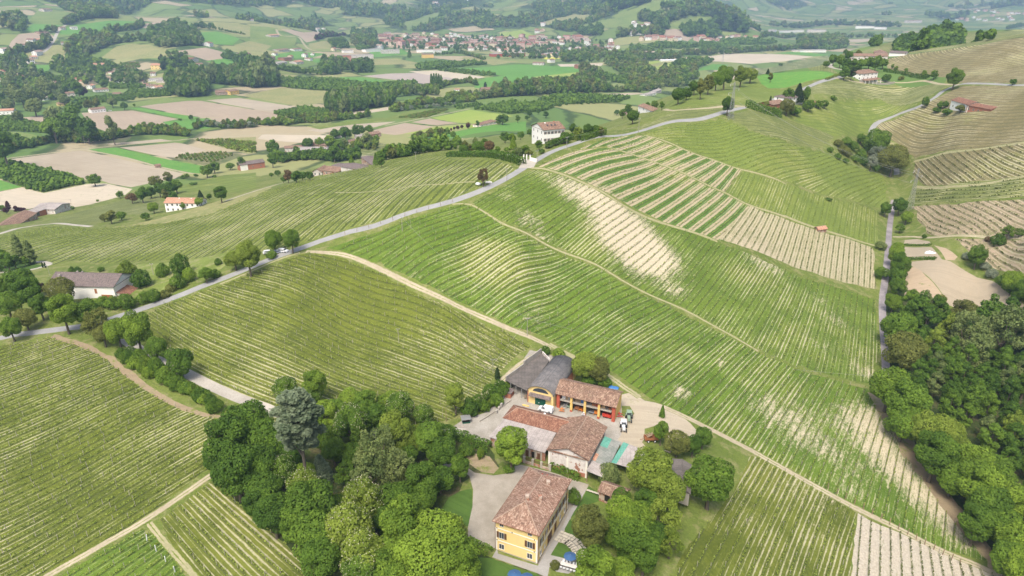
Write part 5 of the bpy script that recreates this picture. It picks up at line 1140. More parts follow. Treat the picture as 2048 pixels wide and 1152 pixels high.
m=MB();bk=g_+Na*Da;m.poly([bk-ZV,bk+Xa*Wa-ZV,bk+Xa*Wa+ZV*ae,bk+ZV*ae]);m.poly([g_-ZV,bk-ZV,bk+ZV*(ae+.7),g_+Na*Da*.55+ZV*(rz-.02),g_+ZV*(ae-.25)])
m.build('back_wall',[lam('brown_old')],ab)
e1=g_+Xa*(Wa);MB().poly([e1-ZV,e1+Na*Da-ZV,e1+Na*Da+ZV*(ae+.7),e1+Na*Da*.55+ZV*(rz-.02),e1+ZV*(ae-.25)]).poly([e1-Xa*.3+ZV*(ae-.25),e1-Xa*.3+Na*Da*.55+ZV*(rz-.02),e1-Xa*.3+Na*Da+ZV*(ae+.7),e1-Xa*.3+Na*Da-ZV,e1-Xa*.3-ZV]).build('end_wall',[lam('yellow_old')],ab)
for k,t in enumerate((0,.24,.475,.715,.955)):
    w_=.95 if k in (0,4) else .65
    p=g_+Xa*Wa*t-Na*.05;MB().box(p-ZV*.5,Xa*w_,Na*.7,ZV*(ae-.25+.5)).build('pillar',[lam('red_paint' if k in (0,4) else 'yellow_old')],ab)
    if k not in (0,4):MB().box(p-ZV*.5-Na*.03-Xa*.03,Xa*(w_+.06),Na*.03,ZV*1.1).build('pillar_base',[lam('red_paint')],ab)
MB().box(g_+Xa*.98+Na*.1+ZV*2.9,Xa*(Wa-2.0),Na*(Da-.15),ZV*.28).build('loft_floor',[lam('conc')],ab)
_rb=random.Random(3)
def crate(p,X,N,w,d,h,mat,label,cat,name,group=None):
    o=MB().box(p,X*w,N*d,ZV*h).box(p+ZV*h,X*w*1.0,N*.06,ZV*.05).build(name,[lam(mat)],None,base=p,label=label,category=cat)
    if group:o['group']=group
for t,w_,h_,mt,lab,ct,nm in ((.075,1.1,1.2,'white_paint','first white bin on the barn loft, at the left pillar','bin','storage_bin'),(.13,.9,.9,'box','cardboard box between two white bins on the barn loft','box','cardboard_box'),(.175,1.1,1.1,'metal','pale grey bin on the loft left of the first yellow pillar','bin','storage_bin'),
    (.30,1.9,1.0,'timber','long wooden crate on the barn loft','crate','wooden_crate'),(.41,.85,1.1,'tarp','blue barrel on the barn loft','barrel','barrel'),(.60,1.4,.7,'rust','rusty machine on the barn loft','machine','farm_machine'),(.665,1.0,.6,'red_metal','red hopper on the barn loft','hopper','hopper'),(.765,1.0,.9,'box','wooden box on the loft right of the last yellow pillar','box','wooden_box'),(.88,1.3,.6,'rust','rusty implement at the right end of the loft','machine','farm_machine')):
    crate(g_+Xa*Wa*t+Na*1.0+ZV*3.19,Xa,Na,w_,1.0,h_,mt,lab,ct,nm)
# implements under the loft
for t,w_,h_,mt,lab in ((.10,1.2,1.2,'metal','grey implement under the loft beside the left pillar'),(.16,1.6,.9,'green_metal','pale green implement under the loft'),(.30,1.4,1.3,'rust','rusty implement in the second bay'),(.38,1.0,.8,'orange_metal','orange implement in the second bay'),(.55,1.6,.8,'silver','pale spreader in the third bay'),(.64,1.2,1.4,'orange_metal','orange tiller in the third bay')):
    p=g_+Xa*Wa*t+Na*1.2;r_=root('farm_implement',p,lab,'implement');m=MB();m.box(p+ZV*.45,Xa*w_,Na*1.2,ZV*(h_-.45));m.bar(p+ZV*.5-Na*.8,p+ZV*.6,.12);m.bar(p+Xa*w_+ZV*.5-Na*.7,p+Xa*w_+ZV*.6,.12);m.build('body',[lam(mt)],r_)
    for s_ in (0,w_):MB().cyl(p+Xa*s_+Na*.6+ZV*.4,.4,.15,14,0,Xa).build('wheel',[lam('black')],r_)
p=g_+Xa*Wa*.79+Na*.6;tr=root('red_trailer',p,'red box trailer parked under the loft beside the red pillar','trailer');m=MB()
m.box(p+ZV*.7,Xa*2.6,Na*2.6,ZV*.12);m.box(p+ZV*.82,Xa*2.6,Na*.06,ZV*.9);m.box(p+ZV*.82+Na*2.54,Xa*2.6,Na*.06,ZV*.9);m.box(p+ZV*.82+Na*.06,Xa*.06,Na*2.48,ZV*.9);m.box(p+ZV*.82+Xa*2.54+Na*.06,Xa*.06,Na*2.48,ZV*.9);m.build('box',[lam('red_metal')],tr)
for s_ in (0.1,2.3):MB().cyl(p+Xa*s_+Na*.8+ZV*.38,.38,.2,14,0,Xa).build('wheel',[lam('black')],tr)
# ================================================================ vaulted barn
ve=4.9;v0=P3(T,(612,655),ve);v1=P3(T,(968,695),ve)
Xq=Xa;Wq=(v1-v0)@Xq;Nq=Na;g2_=np.array([v0[0],v0[1],0.3]);Dq=27.0
v3=P3(T,(888,268),ve);Dq=(v3-v0)@Nq
vb=root('vaulted_barn',g2_+Xq*Wq/2+Nq*Dq/2,'yellow fronted barn with a dark vaulted roof and a green door','barn');K=18;rise=2.4
arc=lambda t,o=0.0:Xq*(Wq/2-(Wq/2+o)*math.cos(math.pi*t))+ZV*(ve+(rise+o)*math.sin(math.pi*t))
m=MB();m.poly([g2_-ZV*.6,g2_+Xq*Wq-ZV*.6]+[g2_+arc(1-i/K) for i in range(K+1)]);m.poly([g2_+Nq*Dq+q for q in [-ZV*.6+Xq*Wq,-ZV*.6]+[arc(i/K) for i in range(K+1)]])
m.poly([g2_-ZV*.6+Nq*Dq,g2_-ZV*.6,g2_+ZV*ve,g2_+ZV*ve+Nq*Dq]);h_=g2_+Xq*Wq;m.poly([h_-ZV*.6,h_-ZV*.6+Nq*Dq,h_+ZV*ve+Nq*Dq,h_+ZV*ve])
m.build('wall',[lam('yellow')],vb)
m=MB()
for i in range(K):
    a,b=g2_-Nq*.5+arc(i/K,.18),g2_-Nq*.5+arc((i+1)/K,.18);a2,b2=g2_-Nq*.5+arc(i/K,.04),g2_-Nq*.5+arc((i+1)/K,.04);L=Nq*(Dq+1.0)
    m.poly([b,a,a+L,b+L][::-1]);m.poly([a2,b2,b2+L,a2+L][::-1]);m.poly([a2,b2,b,a]);m.poly([b2+L,a2+L,a+L,b+L])
m.build('roof',[lam('vault')],vb,smooth=True)
m=MB();m.poly([g2_-Nq*.03+Xq*(Wq*.5)+(arc(t)-Xq*Wq*.5-ZV*ve)*.62+ZV*(ve+.15) for t in np.linspace(.97,.03,13)]);m.build('arched_window',[lam('glass')],vb)
dr=MB().box(g2_+Xq*Wq*.29-Nq*.05,Xq*3.4,Nq*.05,ZV*3.1).build('door',[lam('green_door')],vb);MB().box(g2_+Xq*(Wq*.29+1.66)-Nq*.07,Xq*.08,Nq*.02,ZV*3.1).build('door_joint',[lam('dark')],dr);MB().cyl(g2_+Xq*(Wq*.29+1.3)-Nq*.1+ZV*1.6,.13,.04,10,0,-Nq).build('handle',[lam('white_paint')],dr)
m=MB();c0=g2_+Xq*Wq*.08+ZV*4.55;m.poly([c0-Nq*1.1-ZV*.7,c0-Nq*1.1-ZV*.7+Xq*Wq*.84,c0+Xq*Wq*.84,c0]);m.poly([c0-ZV*.1,c0+Xq*Wq*.84-ZV*.1,c0-Nq*1.1-ZV*.8+Xq*Wq*.84,c0-Nq*1.1-ZV*.8]);m.build('canopy',[lam('tile_dark')],vb)
MB().box(g2_-Nq*.04-ZV*.3,Xq*Wq*.28,Nq*.04,ZV*1.0).build('plinth',[lam('brick')],vb);MB().box(g2_-Nq*.04-ZV*.3+Xq*(Wq*.29+3.45),Xq*(Wq*.71-3.5),Nq*.04,ZV*1.0).build('plinth',[lam('brick')],vb)
MB().box(g2_-Nq*.08-Xq*.1-ZV*.3,Xq*.35,Nq*.08,ZV*5.1).build('pilaster',[lam('brick')],vb)
# ================================================================ grey lean roof with its concrete wall
k0=P3(T,(322,512),4.6);k1=P3(T,(604,652),4.9);k2=P3(T,(886,266),4.9);k3=P3(T,(788,172),4.6)
lb=root('open_garage',k0*np.array([1,1,0]),'open fronted shelter with a flat dark grey roof beside the vaulted barn','shelter');m=MB();Q=[k0,k1,k2,k3];Tk=ZV*.15
m.poly(Q);m.poly([q-Tk for q in Q][::-1]);[m.poly([Q[i]-Tk,Q[(i+1) % 4]-Tk,Q[(i+1) % 4],Q[i]]) for i in range(4)];m.build('roof',[lam('slab_dark')],lb)
def wallq(a,b,z0,z1,th,mat,name,par,zt2=None):
    d=unit((b-a)*np.array([1,1,0]));n=np.array([-d[1],d[0],0])*th;A_,B_=np.array([a[0],a[1],z0]),np.array([b[0],b[1],z0]);z2=z1 if zt2 is None else zt2
    m=MB();t=[np.array([a[0],a[1],z1]),np.array([b[0],b[1],z2])]
    m.poly([A_,B_,t[1],t[0]]);m.poly([B_+n,A_+n,t[0]+n,t[1]+n]);m.poly([t[0],t[1],t[1]+n,t[0]+n]);m.poly([A_,t[0],t[0]+n,A_+n]);m.poly([B_,B_+n,t[1]+n,t[1]]);return m.build(name,[lam(mat)],par)
mid_=(k0*.5+k3*.5)
wallq(k0+(k3-k0)*.03,mid_,-.5,5.5,.35,'conc','wall',lb);wallq(mid_+unit(k3-k0)*.02,k3,-.5,6.4,.35,'conc','wall',lb);wallq(k3+unit(k2-k3)*.4,k2,-.5,5.6,.3,'white_old','wall',lb)
for t in (.25,.5,.75):q=k0+(k1-k0)*t;MB().cyl(np.array([q[0],q[1],-.2]),.12,4.7,8).build('post',[lam('metal')],lb)
hh=P3(T,(318,660),3.2);hq=MB().box(hh*np.array([1,1,0])-ZV*.3,Xa*1.9,Na*2.4,ZV*3.2);hr=root('brick_hut',hh*np.array([1,1,0]),'tiny brick hut with a brown slab roof beside the dark shelter','hut');hq.build('wall',[lam('brick')],hr);MB().box(hh*np.array([1,1,0])-Xa*.25-Na*.25+ZV*2.9,Xa*2.4,Na*2.9,ZV*.22).build('roof',[lam('tile_dark')],hr)
# back brick stub wall between vault and arcade barn
w0=P3(T,(1115,530),4.0);wallr=root('brick_stub',w0*np.array([1,1,0]),'short brick wall behind the arcade barn','wall');wallq(w0,w0+Na*5.5,-.3,5.0,.4,'brick','wall_body',wallr)
tp=P3(T,(1640,640),.6);tpr=root('woodpile',tp*np.array([1,1,0]),'heap of logs under a blue tarpaulin behind the arcade barn','woodpile');m=MB();n_=10
for i in range(7):
    for j in range(5):
        f=lambda i,j:tp*np.array([1,1,0])+Xa*(i*.5-.5)+Na*(j*.55)+ZV*(1.5*math.sin(math.pi*(j+.3)/5.6)+.18*math.sin(i*2.3+j*3.1))
        m.poly([f(i,j),f(i+1,j),f(i+1,j+1),f(i,j+1)])
m.build('tarpaulin',[lam('tarp')],tpr,smooth=True);m=MB()
for i in range(26):p=tp*np.array([1,1,0])-Xa*_rb.uniform(1.2,6.5)+Na*_rb.uniform(-.5,2.5)+ZV*_rb.uniform(.1,.7);a=_rb.uniform(0,3.14);m.bar(p,p+np.array([math.cos(a),math.sin(a),.15])*_rb.uniform(1,2.4),.16)
m.build('logs',[BARK],tpr)
# ================================================================ garden hut for bees, dining terrace, parasols
b1=P3('T5',(205,660),0.0);bh=root('green_hut',b1,'small green hut with a grey sheet roof beside the yard drive','hut');X1=unit((1,.25,0));N1=np.array([-X1[1],X1[0],0])
MB().box(b1-X1*1.1-N1*.8,X1*2.2,N1*1.6,ZV*1.0).build('wall',[lam('green_door')],bh);MB().box(b1-X1*1.0-N1*.7+ZV*1.0,X1*2.0,N1*1.4,ZV*.9).build('opening',[lam('dark')],bh);MB().box(b1-X1*1.4-N1*1.1+ZV*2.0,X1*2.8,N1*2.2+ZV*.2,ZV*.12).build('roof',[lam('metal')],bh)
def lump(p,r,mat,name,label,cat,group=None,seed=1,zf=.8):
    rg=np.random.default_rng(seed);bm=bmesh.new();bmesh.ops.create_icosphere(bm,subdivisions=2,radius=r)
    for v in bm.verts:v.co=v.co*(1+rg.normal(0,.07));v.co.z *= zf
    me=bpy.data.meshes.new(name);bm.to_mesh(me);bm.free();me.materials.append(lam(mat));o=link(name,me,loc=tuple(p),label=label,category=cat)
    if group:o['group']=group
    return o
for k,(x,y) in enumerate(((85,680),(125,675),(150,690),(178,690),(165,665))):lump(P3('T5',(x,y),.35),.55,'stone','boulder','rounded boulder in the heap beside the small green hut','boulder','boulders beside the green hut',k)
def parasol(tile,p,h,r,label):
    g=P3(tile,p,h)*np.array([1,1,0]);e=root('parasol',g,label,'parasol','blue parasols of the villa garden');m=MB();K=8
    for i in range(K):
        a,b=[g+ZV*(h-.5)+np.array([math.cos(t),math.sin(t),0])*r for t in (2*math.pi*i/K,2*math.pi*(i+1)/K)];c=(a+b)/2+ZV*.04;m.poly([a,c,g+ZV*h]);m.poly([c,b,g+ZV*h]);m.poly([a,g+ZV*(h-.03),c]);m.poly([c,g+ZV*(h-.03),b])
    m.build('canopy',[lam('blue')],e);MB().cyl(g,.04,h+.1,8).build('pole',[lam('timber')],e);MB().cyl(g,.3,.1,12).build('base',[lam('conc')],e)
parasol('T22',(897,940),2.7,1.45,'blue parasol over the terrace beside the dining table');parasol('T22',(343,1120),2.7,1.5,'blue parasol on the front lawn, left one of two');parasol('T22',(467,1152),2.7,1.45,'blue parasol on the front lawn, right one of two')
tq=P3('T22',(885,1045),.75);X2=unit(P3('T22',(960,1065),.75)-P3('T22',(805,1020),.75));N2=np.array([-X2[1],X2[0],0]);tb=root('dining_table',tq*np.array([1,1,0]),'long pale dining table on the terrace below the villa','table');t0=tq-X2*1.9-N2*.5
MB().box(t0,X2*3.8,N2*1.0,ZV*.05).build('tabletop',[lam('cloth')],tb)
for u in (.1,3.6):
    for v in (.1,.85):MB().box(t0*np.array([1,1,0])+X2*u+N2*v,X2*.06,N2*.06,ZV*.745).build('leg',[lam('timber')],tb)
for k in range(5):
    for sd in (-1,1):
        c=t0*np.array([1,1,0])+X2*(.35+k*.75)+N2*(.5+sd*.85);e=root('garden_chair',c,'white garden chair on the '+('near' if sd< 0 else 'far')+' side of the dining table, '+['first','second','third','fourth','fifth'][k]+' from the left','chair','chairs round the dining table')
        MB().box(c-X2*.22-N2*.22+ZV*.43,X2*.44,N2*.44,ZV*.05).build('seat',[lam('white_paint')],e);MB().box(c-X2*.22+N2*sd*.22+ZV*.49,X2*.44,N2*sd*.05,ZV*.42).build('backrest',[lam('white_paint')],e)
        for u in (-.2,.16):
            for v in (-.2,.16):MB().box(c+X2*u+N2*v,X2*.04,N2*.04,ZV*.43).build('leg',[lam('metal')],e)
# stepping stones of the curved path and of the lawn corner
def flag(p,w,d,a,lab,grp):
    X_=np.array([math.cos(a),math.sin(a),0]);N_=np.array([-X_[1],X_[0],0]);MB().box(p-X_*w/2-N_*d/2,X_*w,N_*d,ZV*.06).build('paving_stone',[lam('paver')],None,base=p,label=lab,category='paving stone',group=grp)
BM['paver']=plain('pale paving stone',(0.50,0.46,0.37),.9,var=.3)
_cen=[px('T6',[q])[0] for q in ((1030,845),(1075,865),(1115,890),(1150,925),(1178,965),(1198,1010))]
_off=[cast([q])[0] for q in _cen]
for i,q in enumerate(_off):
    d=unit((_off[min(i+1,5)]-_off[max(i-1,0)])*np.array([1,1,0]));n=np.array([-d[1],d[0],0])
    for s_ in (-1.35,-.45,.45,1.35):
        for h_ in (-.45,.45):p=q*np.array([1,1,0])+n*s_+d*h_+ZV*.02;flag(p+np.array([_rb.uniform(-.08,.08),_rb.uniform(-.08,.08),0]),_rb.uniform(.65,.8),_rb.uniform(.65,.8),math.atan2(d[1],d[0])+_rb.uniform(-.2,.2),'irregular pale slab of the curved garden path','slabs of the curved garden path')
for i in range(5):p=P3('T6',(1245+i*24,475+i*8),.02);flag(p,.8,.55,-.3,'pale stepping stone in the lawn behind the laurel bush','stepping stones of the lawn')
# hedges: box shaped masses of leaves
def hedge(tile,pts,w,h,tone,label,step=.34,cat='hedge',leaf=.3):
    w2=cast(px(tile,pts));L=smooth_line(w2[:,:2],1.0);rg=np.random.default_rng(len(label));P=[];N=[]
    T_=np.gradient(L,axis=0);T_ /= np.linalg.norm(T_,axis=1)[:,None]+1e-9;NN=np.stack([-T_[:,1],T_[:,0]],1);seg=np.linalg.norm(np.diff(L,axis=0),axis=1).sum();n=int(seg*(w+2*h)/(step*step)*2.2)
    i=rg.integers(0,len(L)-1,n);t=rg.uniform(0,1,n)[:,None];C_=L[i]*(1-t)+L[i+1]*t;per=rg.uniform(0,w+2*h,n)
    side=np.where(per< h,-1.0,np.where(per< 2*h,1.0,0.0));u=np.where(side==0,(per-2*h)-w/2,side*w/2);z=np.where(per< h,per,np.where(per< 2*h,per-h,h))
    wob=1+.12*np.sin(C_[:,0]*1.7)+.1*np.sin(C_[:,1]*2.3+1);XY=C_+NN[i]*(u*wob)[:,None];Z=hz(XY[:,0],XY[:,1])+z*(1+.08*np.sin(C_[:,0]*2.9+C_[:,1]))
    P=np.column_stack([XY,Z]);Nn=np.column_stack([NN[i]*side[:,None],np.where(side==0,1.0,.25)])+rg.normal(0,.4,(n,3));g=quads(P+rg.normal(0,.07,(n,3)),Nn,np.full(n,leaf),rg,rg.uniform(0,1,n))
    c=P.mean(0);me=mk('hedge',g[0]-c,g[1],[LM[tone]],tint=g[2]);return link('hedge',me,loc=tuple(c),label=label,category=cat)
hedge('T5',[(70,745),(180,790),(300,840),(390,870)],2.4,2.4,'dark','thick laurel hedge between the yard drive and the flower bed')
hedge('T5',[(870,1010),(990,1060),(1095,1105)],1.6,1.7,'mid','clipped hedge under the white barn wall');hedge('T6',[(300,900),(390,940),(475,985)],2.0,1.6,'mid','square clipped hedge at the left front of the villa')
# ---------------------------------------------------------------- the trees one can tell apart
ORD=['first','second','third','fourth','fifth','sixth','seventh','eighth','ninth','tenth','eleventh','twelfth','thirteenth','fourteenth','fifteenth','sixteenth','seventeenth','eighteenth','nineteenth','twentieth']
KTXT={'broad':'round','tall':'tall','chestnut':'blossoming','plant':'pointed','loose':'airy','shrub':'low','mid':'round','bush':'low','conifer':'conical','column':'columnar','cedar':'layered'}
TTXT={'dark':'dark green','mid':'green','bright':'fresh green','yellow':'yellow green','olive':'olive','grey':'grey green','silver':'silvery','cedar':'blue green','pine':'blackish green','purple':'purple leaved','russet':'russet'}
_cnt={}
def pl(tile,lst,place,name='broadleaf_tree',group=None,cat='tree',parts=True,along='counted from the left'):
    """lst: (x, y, r, proto, tone, zscale[, label]); within one place, look-alikes are told apart by their order"""
    ox,oy,s=TILES[tile];fam={}
    for i,t in enumerate(lst):fam.setdefault((KTXT[t[3].split('_')[0].rstrip('0123')],t[4]),[]).append(i)
    for k,(f,ids) in enumerate(fam.items()):
        ids.sort(key=lambda i:lst[i][0])
        for n,i in enumerate(ids):
            t=lst[i];base=f[0]+' '+TTXT[f[1]]+' '+('shrub' if cat=='shrub' else cat if cat != 'tree' else 'tree')+' '+place
            lab=t[6] if len(t)> 6 else (base if len(ids)==1 else base+', '+(ORD[n] if n< 20 else '%dth' % (n+1))+' from the left')
            tree(ox+t[0]/s,oy+t[1]/s,t[2]/s*(1.1 if tile=='T7' and t[3] != 'cedar' else 1),t[3],t[4],lab,cat,name,group,t[5] if len(t)> 5 else 1.0,parts)
pl('T7',[(520,295,128,'cedar','cedar',1.15,'tall blue green cedar with flat layered boughs in the villa copse')],'','cedar_tree')
pl('T7',[(250,330,110,'broad0','dark',1.1),(150,430,115,'broad1','dark',1.1),(330,430,105,'broad2','dark',1.1),(95,520,75,'broad3','dark',1),(190,590,115,'broad0','dark',1.1),(330,560,85,'broad1','dark',1.1),
 (610,125,62,'broad1','bright',1.1),(660,300,70,'tall0','bright',.9),(655,400,62,'broad0','mid',1.1),(720,280,55,'tall1','mid',.9),(800,215,62,'broad2','bright',1.1),(890,235,65,'tall0','mid',.8),(940,300,55,'tall1','dark',.8),(710,480,60,'broad3','mid',1),(870,330,60,'broad1','mid',1.1),
 (1010,225,62,'broad0','bright',1),(1040,385,88,'broad1','yellow',1.15),(1135,420,66,'broad3','yellow',1.1),(1225,420,75,'tall1','mid',.8),(1300,400,60,'broad2','dark',1),(1290,490,70,'broad0','dark',1.1),(940,490,110,'loose0','grey',1.2),(1040,560,85,'loose1','grey',1.1),(900,620,90,'loose1','grey',1.1),
 (550,610,60,'broad0','bright',1),(340,690,95,'broad2','dark',1),(390,820,95,'broad3','dark',1),(300,760,70,'broad1','dark',1),(590,790,125,'broad0','mid',1.1),(610,930,118,'broad2','mid',1.1),(500,900,70,'broad1','mid',1),(650,1050,100,'broad3','dark',1),
 (1050,740,95,'broad0','mid',1),(1180,640,85,'broad1','mid',1.1),(1280,630,66,'broad2','dark',1),(1190,735,70,'broad3','mid',1),(1090,880,125,'broad1','bright',1.1),(1240,950,138,'broad0','bright',1.05),(1060,1000,115,'broad2','bright',1),(1190,1070,140,'broad3','bright',1),(1360,1040,118,'broad1','bright',1),
 (1060,1140,110,'broad0','bright',1),(1400,1140,90,'broad2','bright',1),(1350,890,62,'loose0','yellow',1.1),(1385,565,52,'broad1','mid',1.1),(960,1090,90,'broad1','mid',1),(760,780,70,'broad2','dark',1),(480,500,70,'broad3','dark',1),(780,600,60,'loose0','mid',1),(820,500,55,'broad0','dark',1),(1100,500,60,'broad2','dark',1),(1420,480,40,'shrub0','mid',1.2),(980,850,70,'broad3','dark',1)],
 'in the copse left of the yellow villa',group='trees of the villa copse')
pl('T7',[(455,150,62,'chestnut0','mid',1),(595,180,45,'chestnut1','mid',1),(800,340,80,'chestnut0','mid',1.1),(1060,250,70,'chestnut0','mid',1),(1190,290,50,'chestnut1','mid',1),(440,580,68,'chestnut0','mid',1),(560,690,92,'chestnut1','yellow',1.1),(870,740,100,'chestnut0','yellow',1.1),
 (790,900,112,'chestnut1','yellow',1.1),(870,1030,110,'chestnut1','yellow',1),(740,1010,70,'chestnut0','mid',1),(850,1130,90,'chestnut1','mid',1)],'in the villa copse','chestnut_tree','white flowering trees of the copse','chestnut tree')
pl('T7',[(640,570,72,'conifer','cedar',.55,'low blue green conifer under the tall cedar')],'','conifer')
pl('T6',[(640,120,130,'tall1','bright',.85,'tall fresh green tree in front of the low stable roof'),(1740,330,170,'broad0','yellow',1.1),(1880,470,140,'broad3','yellow',1.05),(1260,760,150,'broad1','olive',1.1),(1500,640,130,'broad2','bright',1.1),(1650,700,125,'broad0','bright',1.1),(1580,860,155,'broad3','mid',1.1),
 (1690,960,135,'broad1','mid',1.1),(1460,800,100,'broad0','mid',1),(1500,520,75,'broad2','dark',1),(1840,680,140,'loose0','yellow',1),(1300,1090,170,'broad1','bright',1),(1500,1110,120,'broad2','bright',1),(1700,560,100,'broad1','dark',1),(1780,820,100,'broad3','dark',1),(1560,1010,90,'broad0','dark',1),(1860,590,90,'loose1','bright',1)],
 'in the garden right of the yellow villa',group='garden trees right of the villa')
pl('T6',[(1130,525,62,'shrub0','mid',1.5,'rounded laurel bush at the back corner of the yellow villa'),(1420,360,90,'shrub1','grey',1.4,'grey green bush behind the little tiled shed'),(985,1060,42,'shrub0','olive',1.2,'small spiky bush beside the dining terrace'),(395,200,26,'shrub1','bright',2.2,'small upright bush in the flower bed by the stable'),(1100,215,20,'shrub1','mid',1.0,'tuft of ivy under the stable wall')],'','shrub',cat='shrub')
pl('T24',[(1690,330,68,'tall0','mid',1.1,'leafy tree with a thin pointed top beside the rusty trailer'),(1700,140,34,'conifer','dark',1.0,'thin dark spruce rising behind the rusty trailer'),(1840,440,125,'broad2','olive',1.0,'brownish olive tree right of the rusty trailer'),(1985,460,85,'broad1','dark',1.0,'dark round tree behind the grey roofed shed')],'','broadleaf_tree')
pl('T9',[(205,620,130,'broad0','mid',1.05,'big round green tree right of the grey roofed shed'),(165,370,50,'broad3','dark',1.1,'small dark tree on the track above the grey roofed shed'),(-20,960,75,'loose1','yellow',1.0,'airy tree at the bottom edge right of the garden')],'')
pl('T5',[(1150,190,112,'broad2','yellow',1.0,'spreading yellow green tree behind the open arcade barn'),(1250,230,95,'broad0','olive',1.0,'olive tree at the right behind the open arcade barn'),(118,440,80,'tall1','yellow',1.0,'slender yellow green tree beside the small green hut'),(830,80,42,'shrub0','dark',1.1,'dark bush at the top corner of the grey barn'),(930,110,55,'shrub1','bright',1.0,'bright bushes behind the vaulted grey roof')],'')
pl('T5',[(452,262,20,'column','pine',.72,'narrow dark cypress beside the dirt track')],'','cypress_tree',cat='cypress')
pl('T5',[(230,535,75,'shrub0','dark',1.4),(300,500,60,'shrub1','mid',1.5),(400,430,75,'shrub1','dark',1.3),(470,390,75,'shrub0','dark',1.3),(520,365,45,'shrub0','bright',1.0),(350,520,50,'shrub0','mid',1.4),(440,480,60,'shrub1','mid',1.2),(395,500,22,'shrub0','yellow',2.4),(320,890,30,'shrub0','bright',2.2),(540,1010,50,'shrub1','mid',.8),(1180,310,70,'shrub0','dark',.9),(1290,330,60,'shrub1','mid',.9)],
 'along the farmyard entrance','shrub','shrubs of the farmyard entrance','shrub')
pl('T4',[(120,560,80,'broad0','dark',1.05),(160,620,78,'broad1','dark',1.1),(40,690,75,'broad2','mid',1),(10,600,60,'broad3','mid',1),(145,775,62,'broad2','olive',1),(230,700,60,'broad1','mid',1),(345,615,85,'broad2','olive',1),(365,730,82,'broad1','bright',1.15),(500,735,72,'broad0','mid',1.1),(560,800,80,'loose0','olive',1),(600,870,55,'broad3','olive',1),
 (685,850,68,'broad0','bright',1.1),(795,840,90,'broad1','bright',1.15),(910,950,62,'broad2','mid',1.15),(1050,1025,78,'broad0','dark',1.1),(60,830,60,'broad3','mid',1),(230,600,30,'broad1','russet',1)],'near the white barn crossing',group='trees near the white barn')
pl('T4',[(740,500,58,'shrub0','yellow',1.2),(820,555,58,'shrub1','dark',1.2),(950,500,42,'shrub0','mid',1.3),(1050,475,58,'shrub1','dark',1.4),(1040,565,50,'shrub0','mid',1.2),(1110,530,40,'shrub1','bright',1.4),(1200,515,45,'tall0','mid',.6),(1275,450,22,'shrub0','dark',1.3),(1260,520,30,'shrub0','mid',1.2),(900,650,42,'shrub1','mid',1.2),(840,660,45,'shrub0','mid',1.0),(730,690,55,'shrub1','mid',1.1),(660,690,50,'shrub0','mid',1.0),(600,690,45,'shrub1','mid',1.0),(1000,600,35,'shrub0','olive',1.0),(1590,410,32,'shrub1','mid',1.0),(420,500,22,'shrub0','dark',1.3),(455,500,22,'shrub0','dark',1.3),(590,495,20,'shrub1','dark',1.0),(960,640,35,'shrub0','olive',.9)],
 'on the bank above the main road','shrub','shrubs along the main road','shrub')
pl('T4',[(1370,430,55,'broad2','yellow',1.0),(1450,410,75,'broad1','yellow',1.05),(1600,315,52,'broad0','mid',1.1),(1703,315,50,'broad3','mid',1.15)],'beside the parked cars',group='roadside trees by the parked cars')
pl('T4',[(100,365,28,'column','grey',.75),(165,390,30,'column','grey',.62)],'on the lawn at the left edge','poplar_tree','tall poplars at the left edge','poplar')
pl('T4',[(247,465,5,'column','pine',.9),(262,466,5,'column','pine',.9)],'at the bend of the pale drive','cypress_tree','small cypresses at the drive','cypress',parts=False)
pl('T4',[(15,430,40,'mid0','mid',1),(40,440,35,'mid1','dark',1),(0,400,30,'mid2','mid',1),(80,440,30,'mid1','dark',1),(140,440,25,'mid0','mid',1),(0,480,20,'mid0','dark',1)],'behind the left lawn',parts=False,group='trees behind the left lawn')
# hollow and the east wood
pl('T8',[(1350,960,118,'broad2','olive',1.0),(1310,830,95,'broad0','mid',1),(1440,720,75,'plant0','dark',1),(1480,790,70,'plant1','dark',1),(1560,740,60,'plant0','dark',1),(1620,830,70,'plant1','yellow',.9),(1700,750,80,'broad1','olive',1),(1730,860,112,'loose0','grey',1.15),(1950,850,130,'loose1','grey',1.15),(1840,760,90,'plant0','dark',1),(1960,740,70,'plant1','dark',1),(1330,470,55,'broad1','mid',1.1),(1310,590,50,'broad3','mid',1),(1285,680,50,'broad0','bright',1),(1310,520,50,'broad2','dark',1),(1300,410,45,'broad0','bright',1.1),(1780,950,90,'plant0','grey',1)],
 'at the upper edge of the east wood',group='trees at the upper edge of the wood')
pl('T9',[(1210,95,112,'broad0','bright',1.0),(1310,180,120,'broad1','mid',1),(1290,280,105,'broad2','mid',1),(1400,330,105,'broad3','yellow',1),(1530,340,90,'broad0','yellow',1),(1470,460,120,'broad1','mid',1),(1580,440,90,'broad2','yellow',1),(1660,520,110,'broad3','bright',1),(1570,590,100,'broad0','mid',1),(1710,640,125,'broad1','bright',1),(1800,560,100,'broad2','mid',1),(1760,750,115,'broad3','mid',1),(1860,720,110,'broad0','bright',1),(1700,850,100,'broad1','mid',1),(1850,870,110,'broad2','mid',1),(1930,960,120,'broad0','bright',1),(1880,1060,100,'broad3','mid',1),(1960,1110,110,'broad1','bright',1)],
 'along the lower field edge of the wood',group='field edge trees of the east wood')
